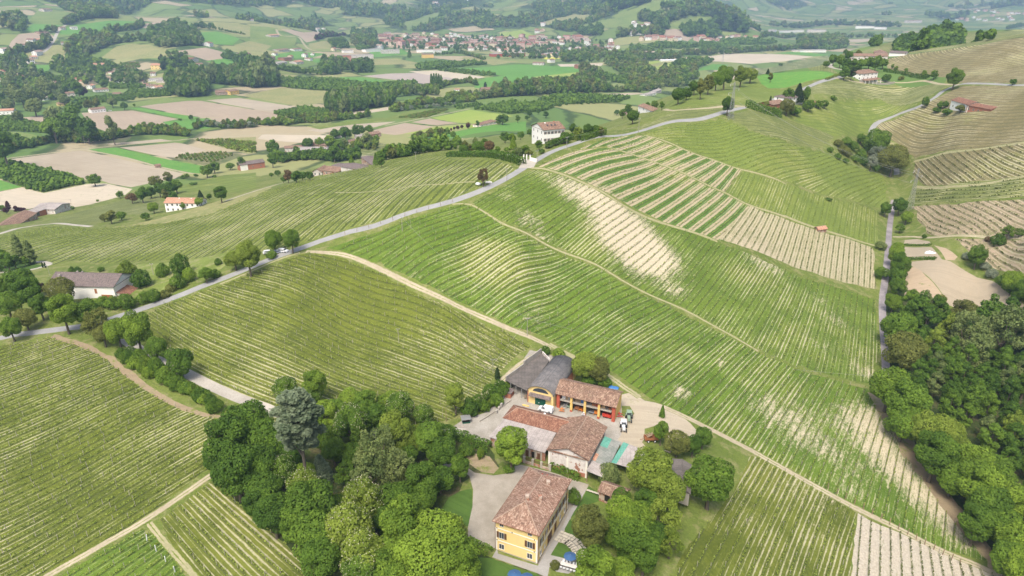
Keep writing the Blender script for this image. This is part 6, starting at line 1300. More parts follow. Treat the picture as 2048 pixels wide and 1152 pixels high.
def scatter_poly(poly,step,seed,jitter=.3):
    r=random.Random(seed);out=[]
    x0,y0=poly.min(0);x1,y1=poly.max(0);j=0;y=y0
    while y< y1:
        x=x0+(step/2 if j % 2 else 0)
        while x< x1:out.append((x+r.uniform(-jitter,jitter)*step,y+r.uniform(-jitter,jitter)*step));x += step
        y += step*.87;j += 1
    out=np.array(out);return out[in_poly(out,poly)] if len(out) else out
_pw=cast([(1808,635),(1880,625),(2048,650),(2300,680),(2350,1250),(2090,1250),(2010,1120),(1940,1000),(1880,900),(1810,790),(1785,720)])[:,:2]
_r=random.Random(9);_n=0
for p in scatter_poly(_pw,6.4,3,.18):
    if any((p[0]-t[0])**2+(p[1]-t[1])**2< (t[2]*.75+2.6)**2 for t in TREES):continue
    tree(0,0,0,_r.choice(['plant0','plant1']),_r.choice(['dark','dark','dark','mid','mid','grey']) if _r.random()> .06 else 'yellow','pointed tree in the close plantation at the right edge','plantation tree','plantation_tree','trees of the east plantation',_r.uniform(.9,1.2),True,loc=(p[0],p[1]),R_=_r.uniform(3.1,4.0));_n += 1
print('PLANTATION',_n)
pl('T14',[(875,130,98,'broad0','mid',1.0,'large round tree where the hill road meets the hollow'),(1010,260,118,'broad2','olive',1.0,'broad olive crown over the start of the hollow road'),(880,230,70,'loose0','silver',1.0,'silvery willow left of the broad olive crown'),(945,665,46,'broad1','mid',1.0,'round tree left of the hollow road'),(1058,640,58,'broad3','dark',1.0,'dark tree beside the steel pylon'),(1112,735,46,'broad0','bright',1.0,'bright round tree below the steel pylon'),
 (900,970,46,'shrub1','grey',1.0,'grey bush left of the hollow road'),(1040,985,52,'broad2','bright',1.1,'fresh green tree left of the garden plots'),(1050,1080,60,'broad1','mid',1.1,'taller green tree left of the garden plots'),(1845,920,58,'shrub0','dark',1.1,'dark round bush in the pinkish vineyard'),(1925,850,52,'loose1','mid',.9,'small fruit tree in the pinkish vineyard'),(2015,855,34,'loose0','mid',.9,'smaller fruit tree at the right frame edge'),(1760,915,28,'shrub1','russet',1.0,'reddish shrub in the pinkish vineyard'),
 (1680,1040,75,'broad1','mid',1.0,'green tree on the bank beside the garden plots'),(1590,1050,40,'shrub0','silver',1.0,'silvery bush beside the garden plots'),(1740,1130,42,'shrub0','silver',1.0,'second silvery bush further down the garden bank'),(1250,893,20,'shrub1','dark',1.1,'small bush on the pale lane'),(1060,820,38,'loose1','mid',.8,'thin tree below the steel pylon'),(480,590,35,'shrub0','dark',.3,'dark tuft in the thin rowed vineyard')],'')
pl('T14',[(630,130,42,'shrub0','mid',1),(560,150,38,'shrub1','olive',1),(600,200,45,'shrub0','olive',1),(680,170,45,'shrub1','mid',1),(740,230,50,'shrub0','mid',1),(760,290,45,'shrub1','dark',1),(700,270,40,'shrub0','mid',1),(500,200,26,'shrub1','mid',1),(560,250,30,'shrub0','dark',1),(640,230,40,'shrub1','olive',1),(750,100,36,'tall0','mid',.7),(830,290,50,'loose1','silver',1),(860,340,40,'shrub1','mid',1),(620,285,30,'shrub0','dark',.8)],
 'in the hollow thicket','shrub','shrubs of the hollow thicket','shrub')
pl('T8',[(1920,560,40,'shrub0','mid',1.1),(1990,560,60,'broad0','bright',1),(2040,620,60,'broad1','mid',1),(1860,520,35,'shrub1','silver',1),(1960,600,40,'shrub0','dark',1.1),(1215,520,42,'shrub1','mid',1.1),(1400,640,38,'shrub0','mid',1),(1560,670,35,'shrub1','olive',1),(1460,680,30,'shrub0','mid',1)],'around the garden plots','shrub','bushes around the garden plots','shrub')
# drive-side thicket
for k,(a,b_,n) in enumerate([((255,705),(440,812),13),((238,700),(300,752),5),((300,735),(415,800),9)]):
    for i in range(n):
        t=(i+.5)/n;x=a[0]+(b_[0]-a[0])*t+_r.uniform(-4,4);y=a[1]+(b_[1]-a[1])*t+_r.uniform(-4,4)
        tree(x,y,_r.uniform(12,18),_r.choice(['shrub0','shrub1']),_r.choice(['mid','mid','dark','bright']),'leafy bush in the thicket between the drive and the left vineyard','bush','bush','bushes of the drive thicket',_r.uniform(.9,1.5))
# ---------------------------------------------------------------- houses on the ridge and in the valley
def house(tile,A,B,D,he,rise,wall,roof,label,name='farmhouse',cat='house',hip=None,win_n=(0,0),along='X',over=.45,group=None,shut=0,detail=True,lift=0.0,wsz=(.9,1.3)):
    """A, B: photo pixels of the foot of the wall facing the camera, left and right end; D depth in metres"""
    q=cast(px(tile,[A,B]));a,b=q[0],q[1];d=(b-a)*np.array([1,1,0])
    m_=(a+b)/2;zg=float(min(a[2],b[2]))+lift;X=unit(d);N=np.array([-X[1],X[0],0]);W=np.linalg.norm(d)
    h=gable_house(a,X,N,W,D,zg,he,rise,wall,roof,name,label,cat,group,over=over,hip=hip,ridge_along=along,foot=4.0)
    if detail and win_n[0]:
        o=np.array([a[0],a[1],zg]);fl=win_n[1];hh=he/fl
        for f in range(fl):
            for k in range(win_n[0]):win(h,o+X*W*((k+.5)/win_n[0])+ZV*(f*hh+hh*.35),X,-N,wsz[0],min(wsz[1],hh*.5),shut,sill=False)
            ns=max(1,int(D/4));
            for k in range(ns):win(h,o+X*W+N*D*((k+.5)/ns)+ZV*(f*hh+hh*.35),N,X,wsz[0]*.9,min(wsz[1],hh*.5),0,sill=False)
            for k in range(ns):win(h,o+N*D*((k+.5)/ns)+ZV*(f*hh+hh*.35),-N,-X,wsz[0]*.9,min(wsz[1],hh*.5),0,sill=False)
    h['_o']=[float(v) for v in (a[0],a[1],zg)];h['_X']=list(map(float,X));h['_N']=list(map(float,N));h['_W']=float(W);return h
def H_(h):return np.array(h['_o']),np.array(h['_X']),np.array(h['_N']),h['_W']
def roof_of(h):return [c for c in h.children if c.name.startswith('roof')][0]
# white barn on the left
wb_=house('T15',(418,925),(925,897),12.5,6.6,2.6,'white','tile_dark','big white barn with a grey brown roof and a rusty door left of the road','white_barn','barn',hip=None,over=.5)
o,X,N,W=H_(wb_);f=MB().box(o+X*W*.79-N*.05,X*4.2,N*.05,ZV*3.1).build('door',[lam('rust')],wb_);MB().box(o+X*W*.70-N*.05+ZV*3.5,X*.9,N*.05,ZV*1.9).build('shutter',[lam('rust')],wb_)
MB().box(o+X*W*.60-N*.05+ZV*.8,X*.7,N*.05,ZV*.5).build('window',[lam('dark')],wb_)
m=MB();p=o+X*W+N*1.0;m.poly([p+ZV*(-2),p+X*4.5+ZV*(-2),p+X*4.5+ZV*2.3,p+ZV*3.6]);m.poly([p+X*4.5-ZV*2,p+X*4.5+N*7-ZV*2,p+X*4.5+N*7+ZV*2.3,p+X*4.5+ZV*2.3]);an=m.build('annex_wall',[lam('white_old')],wb_)
MB().poly([p+ZV*3.9-N*.3,p+X*4.9+ZV*2.5-N*.3,p+X*4.9+ZV*2.5+N*7.3,p+ZV*3.9+N*7.3]).poly([p+ZV*3.8-N*.3,p+ZV*3.8+N*7.3,p+X*4.9+ZV*2.4+N*7.3,p+X*4.9+ZV*2.4-N*.3]).build('annex_roof',[lam('tile_red')],wb_)
chimney(roof_of(wb_),o+X*2.5+N*4+ZV*8.0,.7,1.3,'conc');chimney(roof_of(wb_),o+X*7+N*8+ZV*8.0,.6,1.2,'conc');chimney(roof_of(wb_),o+X*9+N*8+ZV*8.0,.5,1.2,'conc')
# long white house with an orange roof
h=house('T17',(1330,1058),(1600,1010),9.5,6.2,1.9,'white','tile_salmon','long white house with a salmon tile roof on the slope at left',win_n=(7,2),wsz=(1.0,1.4));o,X,N,W=H_(h)
MB().box(o-N*5+X*2-ZV*3,X*(W+2),N*5,ZV*3.4).build('terrace',[lam('white_old')],h);chimney(roof_of(h),o+X*W*.35+N*4+ZV*7,.6,1.2,'white');chimney(roof_of(h),o+X*W*.7+N*4+ZV*7,.6,1.2,'white')
house('T15',(-60,362),(305,272),13,4.2,2.4,'brown_old','tile_brown','long brick barn with a brown roof at the left edge','brick_barn','barn',win_n=(6,1))
h=house('T15',(270,262),(432,222),9,4.6,1.4,'brick','slab','brick building with two arches between the barns at the left edge','brick_shed','shed',win_n=(2,1),wsz=(2.2,2.4))
house('T15',(445,232),(572,196),16,4.6,1.7,'white_old','slab','white gabled shed with a grey roof beside the two arched brick building','white_shed','shed',along='Y')
house('T16',(345,612),(415,598),12,3.6,1.6,'white_old','tile_brown','white farm building behind the crest, left one of the pair','farm_building','farmhouse',win_n=(2,1),along='Y')
house('T16',(425,602),(545,580),12,3.4,1.5,'brown_old','tile_brown','farm building with a brown roof behind the crest beside a white gable','farm_building','farmhouse',win_n=(2,1))
house('T16',(500,560),(590,545),11,3.6,.9,'brown_old','tile_dark','dark roofed shed behind the crest in the middle of the farm','farm_building','shed')
house('T16',(570,575),(770,545),12,3.6,.9,'white_old','tile_dark','long shed with a flat grey violet roof behind the crest','farm_building','shed')
house('T16',(735,520),(840,520),8,4.0,.5,'brown_old','tile_dark','small flat roofed shed at the right end of the farm behind the crest','farm_building','shed',lift=1.5)
house('T16',(190,440),(440,425),22,4.0,.9,'brown_old','slab','wide barn with a pale grey roof in the valley behind the crest','valley_barn','barn')
house('T16',(120,418),(300,400),14,4.0,1.2,'white_old','tile_brown','long barn with a brown red roof behind the pale grey roofed one','valley_barn','barn')
house('T16',(320,392),(455,385),14,4.4,1.6,'brown_old','tile_brown','farmhouse with a red brown roof right behind the pale grey roofed barn','valley_farmhouse','farmhouse')
h=house('T1',(1410,1000),(1552,980),10,5.4,1.9,'brick','tile_dark','red brick barn with a dark grey roof below the bright green strip','brick_barn','barn',win_n=(3,1));o,X,N,W=H_(h);MB().box(o-X*.1-N*.06-ZV,X*W*.3,N*.05,ZV*6.2).build('plaster_front',[lam('white')],h)
house('T16',(1685,213),(1815,190),11,3.4,1.8,'white','tile_brown','white bungalow with a brown hipped roof beside purple trees','bungalow','house',hip=4.6,win_n=(4,1))
house('T16',(480,308),(575,300),11,4,1.4,'white_old','tile_brown','brown roofed house among trees beside the pale valley lane, left','valley_house','house')
house('T16',(635,365),(700,350),9,3.6,1.4,'white','tile_brown','small white house with a brown roof under a pale green tree','valley_house','house',win_n=(2,1))
house('T16',(690,318),(810,305),12,4,1.2,'white_old','slab','grey roofed building behind the small white house','valley_house','house')
house('T16',(810,305),(890,290),12,4,1.6,'brown_old','tile_brown','brown roofed farmhouse at the edge of the bare soil','valley_house','house')
# the white villa on the crest
h=house('T2',(1190,842),(1312,814),14,7.2,2.4,'white','tile_brown','large white villa with brown roof and skylights on the crest beside the road','ridge_villa','villa',win_n=(6,2),wsz=(.8,1.3),shut=.3)
o,X,N,W=H_(h);chimney(roof_of(h),o+X*W*.3+N*6+ZV*8.6,.6,1.4,'white');chimney(roof_of(h),o+X*W*.75+N*6.5+ZV*8.8,.6,1.4,'brick')
for k in (.25,.45,.62):MB().box(o+X*W*k+N*2.2+ZV*8.68,X*.8,N*1.1+ZV*.46,ZV*.06).build('skylight',[lam('glass')],roof_of(h))
h=house('T2',(1658,672),(1740,668),9,4.2,1.5,'white','tile_brown','white farmhouse wing with a brown roof behind the crest, left part','ridge_farmhouse','farmhouse',win_n=(2,1));house('T2',(1742,664),(1828,655),9,6.2,1.6,'white','tile_brown','taller white farmhouse with a brown roof behind the crest, right part','ridge_farmhouse','farmhouse',win_n=(4,2))
h=house('T3',(1095,475),(1183,480),12,7.8,2.0,'white','tile_brown','white three storey house with a porch on the upper ridge','upper_house','house',win_n=(4,3),hip=4.5);o,X,N,W=H_(h)
m=MB();pz=ZV*2.7;m.poly([o-X*.5-N*4+pz,o+X*(W+.5)-N*4+pz,o+X*(W+.5)+pz+ZV*1.0,o-X*.5+pz+ZV*1.0]);m.build('porch_roof',[lam('tile_brown')],h)
for k in range(5):MB().box(o+X*(W*k/4-.2)-N*3.8-ZV*1.5,X*.4,N*.4,ZV*4.1).build('pillar',[lam('white')],h)
house('T3',(1025,355),(1250,345),14,4.2,1.6,'white_old','tile_brown','long brown roofed winery building among the ridge trees','winery','winery',win_n=(6,1));house('T3',(1165,325),(1270,325),14,5.2,2.6,'brick','tile_brown','red brick winery house with a pyramid roof on the ridge','winery','winery',win_n=(4,1),hip=6);house('T3',(1255,330),(1350,325),12,3.4,1.3,'white','tile_dark','white shed with a dark roof at the right end of the winery','winery','shed')
h=house('T3',(665,612),(752,608),11,5.2,2.0,'white','tile_dark','white house with a dark grey hipped roof among ridge trees','ridge_house','house',win_n=(4,2),hip=5);house('T3',(575,634),(650,632),10,3.4,1.4,'brick','tile_brown','low brick wing with a brown roof left of the dark roofed house','ridge_house','house',win_n=(2,1));house('T3',(805,620),(830,622),4,2.4,.8,'white','tile_salmon','tiny white shed right of the dark roofed house','shed','shed')
h=house('T3',(1610,640),(1712,655),9,6.2,1.9,'white','tile_red','white house with a red brown roof on the slope at right','slope_house','house',win_n=(3,1));house('T3',(1705,655),(1855,650),8,4.4,1.4,'brick','tile_red','brick wing with a red brown roof joined to the slope house','slope_house','house',win_n=(5,1))

house('T8',(845,276),(890,278),3.2,2.2,.9,'brown_old','tile_salmon','tiny tool hut between the tilled and the thin rowed vineyards','tool_hut','hut')
house('T17',(1250,705),(1290,700),4,2.4,1.0,'brown_old','tile_brown','tiny hut beside the bright green strip','tool_hut','hut')
# houses of the valley floor: (tile, A, B, depth, eave height, rise, wall, roof, label, hip, windows)
VAL=[('T17',(735,266),(852,256),12,5.5,2,'white','tile_brown','white house with a brown roof beside the bare red field',(5,1)),('T17',(358,164),(436,154),14,5.0,.6,'white','slab','flat white hall among the trees at the left',(6,1)),('T17',(470,210),(560,205),12,4,1.8,'yellow','tile_brown','bright yellow house among trees',(3,1)),
 ('T17',(-10,280),(112,275),14,5.5,2,'white','tile_salmon','white house with an orange roof at the left edge',(4,1)),('T17',(765,98),(872,90),14,4,2,'white','tile_brown','white bungalow on a green lawn',(5,1)),('T17',(905,128),(970,126),13,3.5,2,'white_old','tile_brown','brown roofed bungalow left of a smaller one',(3,1)),('T17',(990,134),(1052,130),11,3.2,1.8,'white','tile_brown','small pale bungalow beside the hazel rows',(3,1)),
 ('T17',(552,75),(615,68),13,6,2,'white_old','tile_salmon','salmon roofed house behind purple trees',(3,2)),('T17',(512,130),(605,128),12,5,2,'white_old','tile_brown','pale house among dark trees',(3,1)),('T17',(738,72),(765,62),9,6,2,'white','tile_salmon','narrow white house with an orange roof',(2,2)),('T17',(1170,66),(1250,62),14,4,1.6,'white_old','tile_brown','pale house left of a white one near the poplars',(4,1)),('T17',(1250,82),(1310,70),11,5,2.4,'white','tile_salmon','white gabled house near the poplars',(2,1)),
 ('T17',(1735,122),(1850,116),20,5,2.2,'brown_old','tile_brown','brown farmhouse beside the tall poplars',(5,1)),('T17',(1845,120),(1915,110),16,6,2,'yellow_old','tile_brown','pale ochre house at the end of the brown farmhouse',(3,1)),
 ('T18',(-10,655),(175,668),16,7,2.4,'white','tile_brown','long white row house at the left edge',(8,2)),('T18',(715,545),(842,543),18,7,2.6,'white_old','tile_salmon','large pale house with a salmon roof in the hamlet',(5,2)),('T18',(1210,558),(1292,552),18,9,3,'yellow','tile_salmon','tall yellow house behind dark cypresses',(3,2)),('T18',(1185,655),(1300,645),20,5,.6,'white','slab','white hall with dark canopy in the hamlet',(8,1)),('T18',(1250,663),(1380,660),20,4,.5,'white_old','slab','low hall beside the valley road',(8,1)),
 ('T18',(1340,585),(1420,580),18,5,2,'white','slab','grey roofed house of the hamlet',(4,1)),('T18',(1310,620),(1385,615),16,5,2,'white_old','tile_brown','brown roofed house of the hamlet',(4,1)),('T18',(1205,612),(1245,608),12,6,2,'white','tile_brown','small white house of the hamlet',(2,2)),('T18',(820,652),(885,650),14,5,2,'white_old','tile_brown','house half hidden by trees in the hamlet',(2,1)),('T18',(925,590),(985,588),14,4,2,'white_old','tile_salmon','salmon roofed cottage above the hamlet',(2,1)),
 ('T18',(228,508),(282,505),16,7,2.4,'white','tile_brown','white farmhouse above the bright green meadow',(3,2)),('T18',(255,475),(305,472),16,5,2,'white_old','tile_salmon','salmon roofed house behind the white farmhouse',(3,1)),('T18',(165,382),(215,380),16,6,2,'white','tile_brown','white house below the bare red slope',(3,1)),('T18',(290,340),(420,325),22,6,2,'white_old','tile_salmon','long pinkish farm beside the hill road',(5,1)),('T18',(320,275),(380,272),22,5,2,'brown_old','tile_brown','grey brown farm beside the hill road',(3,1)),('T18',(490,360),(540,362),18,6,2,'white_old','tile_brown','small farm right of the hill road',(3,1)),
 ('T18',(575,240),(625,238),18,6,2,'white','slab','white house above the hill road',(3,1)),('T18',(490,240),(530,240),18,6,2,'white_old','tile_brown','small house at the bend of the hill road',(2,1)),('T18',(355,95),(420,92),30,7,3,'white_old','tile_brown','farm on the top of the left hill',(4,1)),('T18',(1535,250),(1590,248),26,7,3,'white','tile_salmon','farm among trees on the round hill',(3,1)),('T18',(1680,375),(1710,372),18,9,3,'white','tile_brown','small white house with a big dark tree',(2,2)),('T18',(1920,452),(2012,458),26,8,2.6,'white_old','tile_brown','pale farmhouse above the dark orchard',(4,2)),
 ('T18',(1470,490),(1540,500),20,7,2.4,'white_old','tile_red','red roofed house below the reddish field',(3,1)),('T18',(1570,538),(1630,536),20,6,2,'white','tile_brown','pale house near the valley road bend',(3,1)),('T18',(1715,545),(1755,543),18,5,2,'white','tile_brown','white cottage near the valley road',(2,1)),('T18',(1735,582),(1800,580),20,5,2,'brown_old','tile_brown','brown house near the valley road',(3,1)),('T18',(1920,578),(2045,582),30,6,3,'white','slab','wide white hall with a grey roof beside the valley road',(6,1)),
 ('T19',(150,480),(205,478),24,7,2,'brown_old','tile_brown','reddish house left of a garden',(3,1)),('T19',(275,488),(335,486),22,8,1,'brick','tile_brown','flat red brick house',(3,2)),('T19',(225,518),(300,512),24,5,1.6,'white_old','slab','long grey roofed house',(4,1)),('T19',(375,515),(430,510),22,6,2.4,'white_old','tile_salmon','pink house with an orange roof',(2,1)),('T19',(230,415),(320,412),26,6,2,'white_old','tile_brown','farm cluster on the lower hill',(4,1)),('T19',(355,410),(420,408),22,6,2,'white','tile_brown','white roofed farm on the lower hill',(3,1)),('T19',(165,298),(235,296),24,6,2,'white_old','tile_salmon','farm under trees on the upper hill',(3,1)),
 ('T19',(1855,742),(1952,738),16,6,2.4,'brown_old','tile_brown','brown farmhouse among pale sheds',(4,1)),('T19',(1700,745),(1765,752),12,3,.8,'white','slab','white shed beside the brown farmhouse',(3,1)),('T19',(1765,758),(1830,756),10,3,.6,'white','slab','lower white shed beside the brown farmhouse',(3,1)),('T19',(1645,730),(1680,728),9,3,1,'white','tile_salmon','small white hut left of the brown farmhouse',(1,1)),
 ('T19',(1090,268) ,(1130,266),20,4,2,'white_old','tile_brown','little house under the wooded slope',(2,1)),
 ('T20',(1168,770),(1250,760),12,4,1.4,'white','slab','white building behind the near crest',(3,1)),('T20',(1235,750),(1290,742),10,5,2,'white_old','slab','grey house behind the near crest',(2,1)),('T20',(1250,712),(1275,706),8,6,2,'white','slab','tall white house behind the near crest',(1,1)),
 ('T20',(260,520),(350,522),20,5,1.6,'white_old','tile_brown','grey farm beside the yellow rape',(4,1)),('T20',(405,502),(440,500),14,7,2,'white','tile_brown','white house beside the yellow rape',(2,1)),('T20',(620,550),(655,548),14,7,3,'brick','tile_brown','brick house at the edge of the green field',(1,1)),('T20',(370,445),(450,442),24,6,2,'brown_old','slab','grey roofed barn at the town edge',(4,1))]
for t in VAL:
    big=(t[1][1]/TILES[t[0]][2]+TILES[t[0]][1])> 150
    house(t[0],t[1],t[2],t[3],t[4],t[5],t[6],t[7],t[8]+('' if big else ' far in the valley'),'valley_house','house',win_n=t[9],wsz=(1.4,1.6) if not big else (1.1,1.3))
# large halls of the town
HALL=[('T19',(928,418),(1062,412),18,9,.8,'white','slab','white factory hall left of the town meadow'),('T19',(1060,430),(1198,428),18,11,.6,'white_old','slab','grey glazed hall beside the white factory'),('T19',(690,468),(812,470),20,9,.8,'brick','slab','red and white factory hall in front of the town'),('T19',(812,470),(990,468),22,10,.8,'white_old','slab','long grey factory hall in front of the town'),('T19',(750,425),(830,425),13,8,.8,'white','slab','bluish hall behind the factory'),('T19',(1335,420),(1472,418),18,7,.6,'white','slab','long white hall at the town edge'),('T19',(1380,465),(1470,462),13,9,2,'yellow_old','tile_brown','ochre school at the town edge'),
 ('T20',(670,385),(850,380),27,10,1,'white','slab','wide white hall at the right of the town'),('T20',(-60,455),(202,452),22,10,.6,'red_paint','slab','long dark red hall in front of the town'),('T20',(1285,492),(1420,490),9,3.5,1.5,'white','white_paint','long white greenhouse tunnel in the valley'),('T3',(490,192),(600,190),36,12,1,'white','slab','distant white factory at the valley mouth, left'),('T3',(600,190),(760,188),27,10,1,'white','slab','distant long factory at the valley mouth, middle'),('T3',(780,190),(890,188),27,12,1,'white_old','slab','distant factory at the valley mouth, right'),('T3',(520,212),(645,212),18,9,1,'white_old','tile_far_pale','distant low hall below the factory'),('T3',(1060,168),(1170,166),36,12,1,'white','slab','distant pale hall beyond the near ridge'),('T3',(1170,172),(1240,172),36,10,1,'white','slab','second distant pale hall beyond the near ridge'),('T3',(1370,135),(1450,133),27,12,2,'white_old','tile_far','distant pink roofed hall at the right'),
 ('T3',(740,306),(890,307),20,7,1.2,'white','slab','long grey roofed cattle shed beyond the ridge trees'),('T3',(690,304),(735,305),9,5,1.2,'white_old','slab','smaller shed left of the cattle shed')]
for t in HALL:house(t[0],t[1],t[2],t[3],t[4],t[5],t[6],t[7],t[8],'factory_hall','hall',win_n=(0,0),over=.3)
# the small town: every house its own object
def gable_proto(W,D,h,r,wall,roof):
    b=MB();x,y=W/2,D/2;p=[np.array(q,float) for q in ((-x,-y,-3),(x,-y,-3),(x,y,-3),(-x,y,-3))];t=[q+np.array([0,0,h+3]) for q in p];ra,rb=np.array([-x,0,h+r]),np.array([x,0,h+r])
    for i in range(4):b.poly([p[i],p[(i+1) % 4],t[(i+1) % 4],t[i]],0)
    b.poly([t[3],t[0],ra],0);b.poly([t[1],t[2],rb],0);o=.5;k=np.array([0,0,-r/y*o])
    e=[t[0]+np.array([-o,-o,0])+k,t[1]+np.array([o,-o,0])+k,t[2]+np.array([o,o,0])+k,t[3]+np.array([-o,o,0])+k];T_=np.array([0,0,.25]);b.poly([e[0]+T_,e[1]+T_,rb+T_+np.array([o,0,0]),ra+T_-np.array([o,0,0])],1);b.poly([e[2]+T_,e[3]+T_,ra+T_-np.array([o,0,0]),rb+T_+np.array([o,0,0])],1)
    nf=max(1,int(h/3));nw=max(2,int(W/3.2))
    for f in range(nf):
        for i in range(nw):
            for s_ in (-1,1):cx=-x+W*(i+.5)/nw;z=f*3+1.0;q=np.array([cx-.5,s_*(y+.04),z]);b.poly([q,q+np.array([1,0,0]),q+np.array([1,0,1.5]),q+np.array([0,0,1.5])],2)
        for i in range(2):
            for s_ in (-1,1):q=np.array([s_*(x+.04),-y+D*(i+.5)/2-.5,f*3+1.0]);b.poly([q,q+np.array([0,1,0]),q+np.array([0,1,1.5]),q+np.array([0,0,1.5])],2)
    return b,[lam(wall),lam(roof),lam('glass')]
TOWN=[]
BM['pink']=plain('pink render',(0.62,0.42,0.36),.9);BM['cream']=plain('cream render',(0.68,0.58,0.42),.9)
for W_,D_2,h_,r_,wl,rf_ in ((14,10,6,2.2,'white','tile_far'),(12,10,5.5,2.2,'cream','tile_far_red'),(18,11,7,2.4,'white','tile_far_pale'),(13,11,8,2,'pink','tile_far'),(22,12,9,2,'cream','tile_far'),(20,13,12,1.8,'pink','tile_far_red'),(16,10,4,1.8,'white','tile_far'),(26,14,10,2,'brick','tile_far')):
    b,mm=gable_proto(W_,D_2,h_,r_,wl,rf_);o=b.build('town_house',mm);me=o.data;bpy.data.objects.remove(o);TOWN.append((me,W_))
rt_=random.Random(21);placed=[];TPOLY=[]
def town(tile,poly,n,kinds,label,group,sc=(1.15,1.5)):
    w_=cast(px(tile,poly))[:,:2];k=0;tries=0;TPOLY.append(w_);x0,y0=w_.min(0);x1,y1=w_.max(0)
    while k< n and tries< n*60:
        tries += 1;p=np.array([[rt_.uniform(x0,x1),rt_.uniform(y0,y1)]])
        if not in_poly(p,w_)[0] or any((p[0,0]-a)**2+(p[0,1]-b)**2< 17**2 for a,b in placed):continue
        z=float(hz(p[0,0],p[0,1]));me,_=TOWN[rt_.choice(kinds)];o=link('town_house',me,loc=(p[0,0],p[0,1],z),label=label,category='house',group=group);s_=rt_.uniform(*sc);o.scale=(s_,s_,s_);o.rotation_euler=(0,0,rt_.choice([0,.2,1.4,1.57,-.3])+rt_.uniform(-.15,.15));placed.append((p[0,0],p[0,1]));k += 1
town('T19',[(1030,300),(1350,290),(1500,330),(1500,385),(1250,385),(1030,372)],34,[3,4,5,7,0],'house in the left, reddish quarter of the distant town','houses of the left town quarter')
town('T19',[(1380,270),(1640,270),(1760,320),(1800,390),(1560,405),(1400,380)],34,[0,1,2,3,6],'house in the middle quarter of the distant town','houses of the middle town quarter')
town('T19',[(1650,320),(2048,310),(2048,390),(1820,410),(1660,380)],30,[0,1,2,4],'house in the centre of the distant town','houses of the town centre')
town('T20',[(0,310),(350,305),(700,300),(720,350),(560,350),(300,385),(0,390)],55,[3,4,5,1,2,0],'house in the right, taller quarter of the distant town','houses of the right town quarter')
town('T20',[(560,370),(700,330),(930,330),(980,400),(880,415),(560,420)],18,[0,1,3,2],'house at the right end of the distant town','houses at the right end of the town')
town('T20',[(1090,322),(1420,312),(1430,330),(1110,332)],16,[1,3,0],'house in the far row below the brown spur','row of houses below the spur');town('T20',[(1500,330),(1640,300),(2048,305),(2048,325),(1650,335)],20,[0,1,3,6],'house in the hamlet right of the brown spur','houses right of the spur')
town('T20',[(1020,265),(1190,255),(1180,285),(1030,285)],8,[0,2,3],'house in the hamlet on the spur slope','houses on the spur slope');town('T20',[(1070,195),(1190,195),(1190,220),(1080,220)],5,[0,2],'house high on the spur slope','houses high on the spur');town('T20',[(320,190),(380,190),(380,210),(320,210)],2,[0,2],'pale house on the slope above the town','houses above the town');town('T20',[(290,245),(350,240),(350,275),(300,275)],4,[0,1],'house close above the town','houses close above the town')
town('T19',[(0,150),(160,130),(160,165),(0,175)],9,[0,2,6],'house in the hamlet at the foot of the wooded hills','hamlet below the wooded hills');town('T19',[(510,240),(600,238),(600,262),(520,262)],3,[0,2],'house at the left foot of the wooded slope','houses at the foot of the slope');town('T19',[(1450,20),(1740,0),(1720,30),(1480,45)],10,[0,1,2],'house in the village high on the far hills','village high on the hills')
town('T3',[(120,225),(240,215),(240,240),(120,245)],5,[1,3],'house at the foot of the wooded spur','houses at the wooded spur');town('T3',[(1400,120),(1800,60),(2048,60),(2048,120),(1700,125)],30,[0,1,2,3],'pale house in the far haze at the top right','houses in the far haze');town('T19',[(720,490),(830,490),(830,515),(720,510)],6,[0,1,6],'house below the factory hall','houses below the factory')
town('T18',[(0,600),(60,600),(60,640),(0,640)],2,[1,6],'house behind the long white row at the left edge','houses behind the white row');town('T17',[(60,0),(180,-10),(200,10),(60,20)],2,[0,1],'pale house at the far left edge of the valley','houses at the far left');town('T20',[(380,400),(480,400),(480,425),(380,425)],3,[3,1],'reddish house in front of the town','houses in front of the town')
town('T19',[(1000,285),(2048,275),(2048,425),(1000,425)],24,[0,6,2,0],'pale house scattered around the distant town','scattered houses round the town');town('T20',[(0,395),(650,395),(650,470),(0,440)],12,[0,6,1],'house in the fields just in front of the town','houses in front fields of the town');town('T18',[(420,480),(1180,560),(1180,690),(420,690)],14,[0,6,1],'house among the trees of the left hamlet','houses of the left hamlet',(.8,1.1));town('T18',[(0,380),(400,330),(420,420),(0,520)],7,[0,6,2],'house among trees beside the left hill road','houses beside the hill road',(.9,1.2));town('T19',[(100,420),(700,400),(700,520),(100,520)],8,[0,6,1],'house between the lower hill and the factory','houses between hill and factory',(.9,1.2))
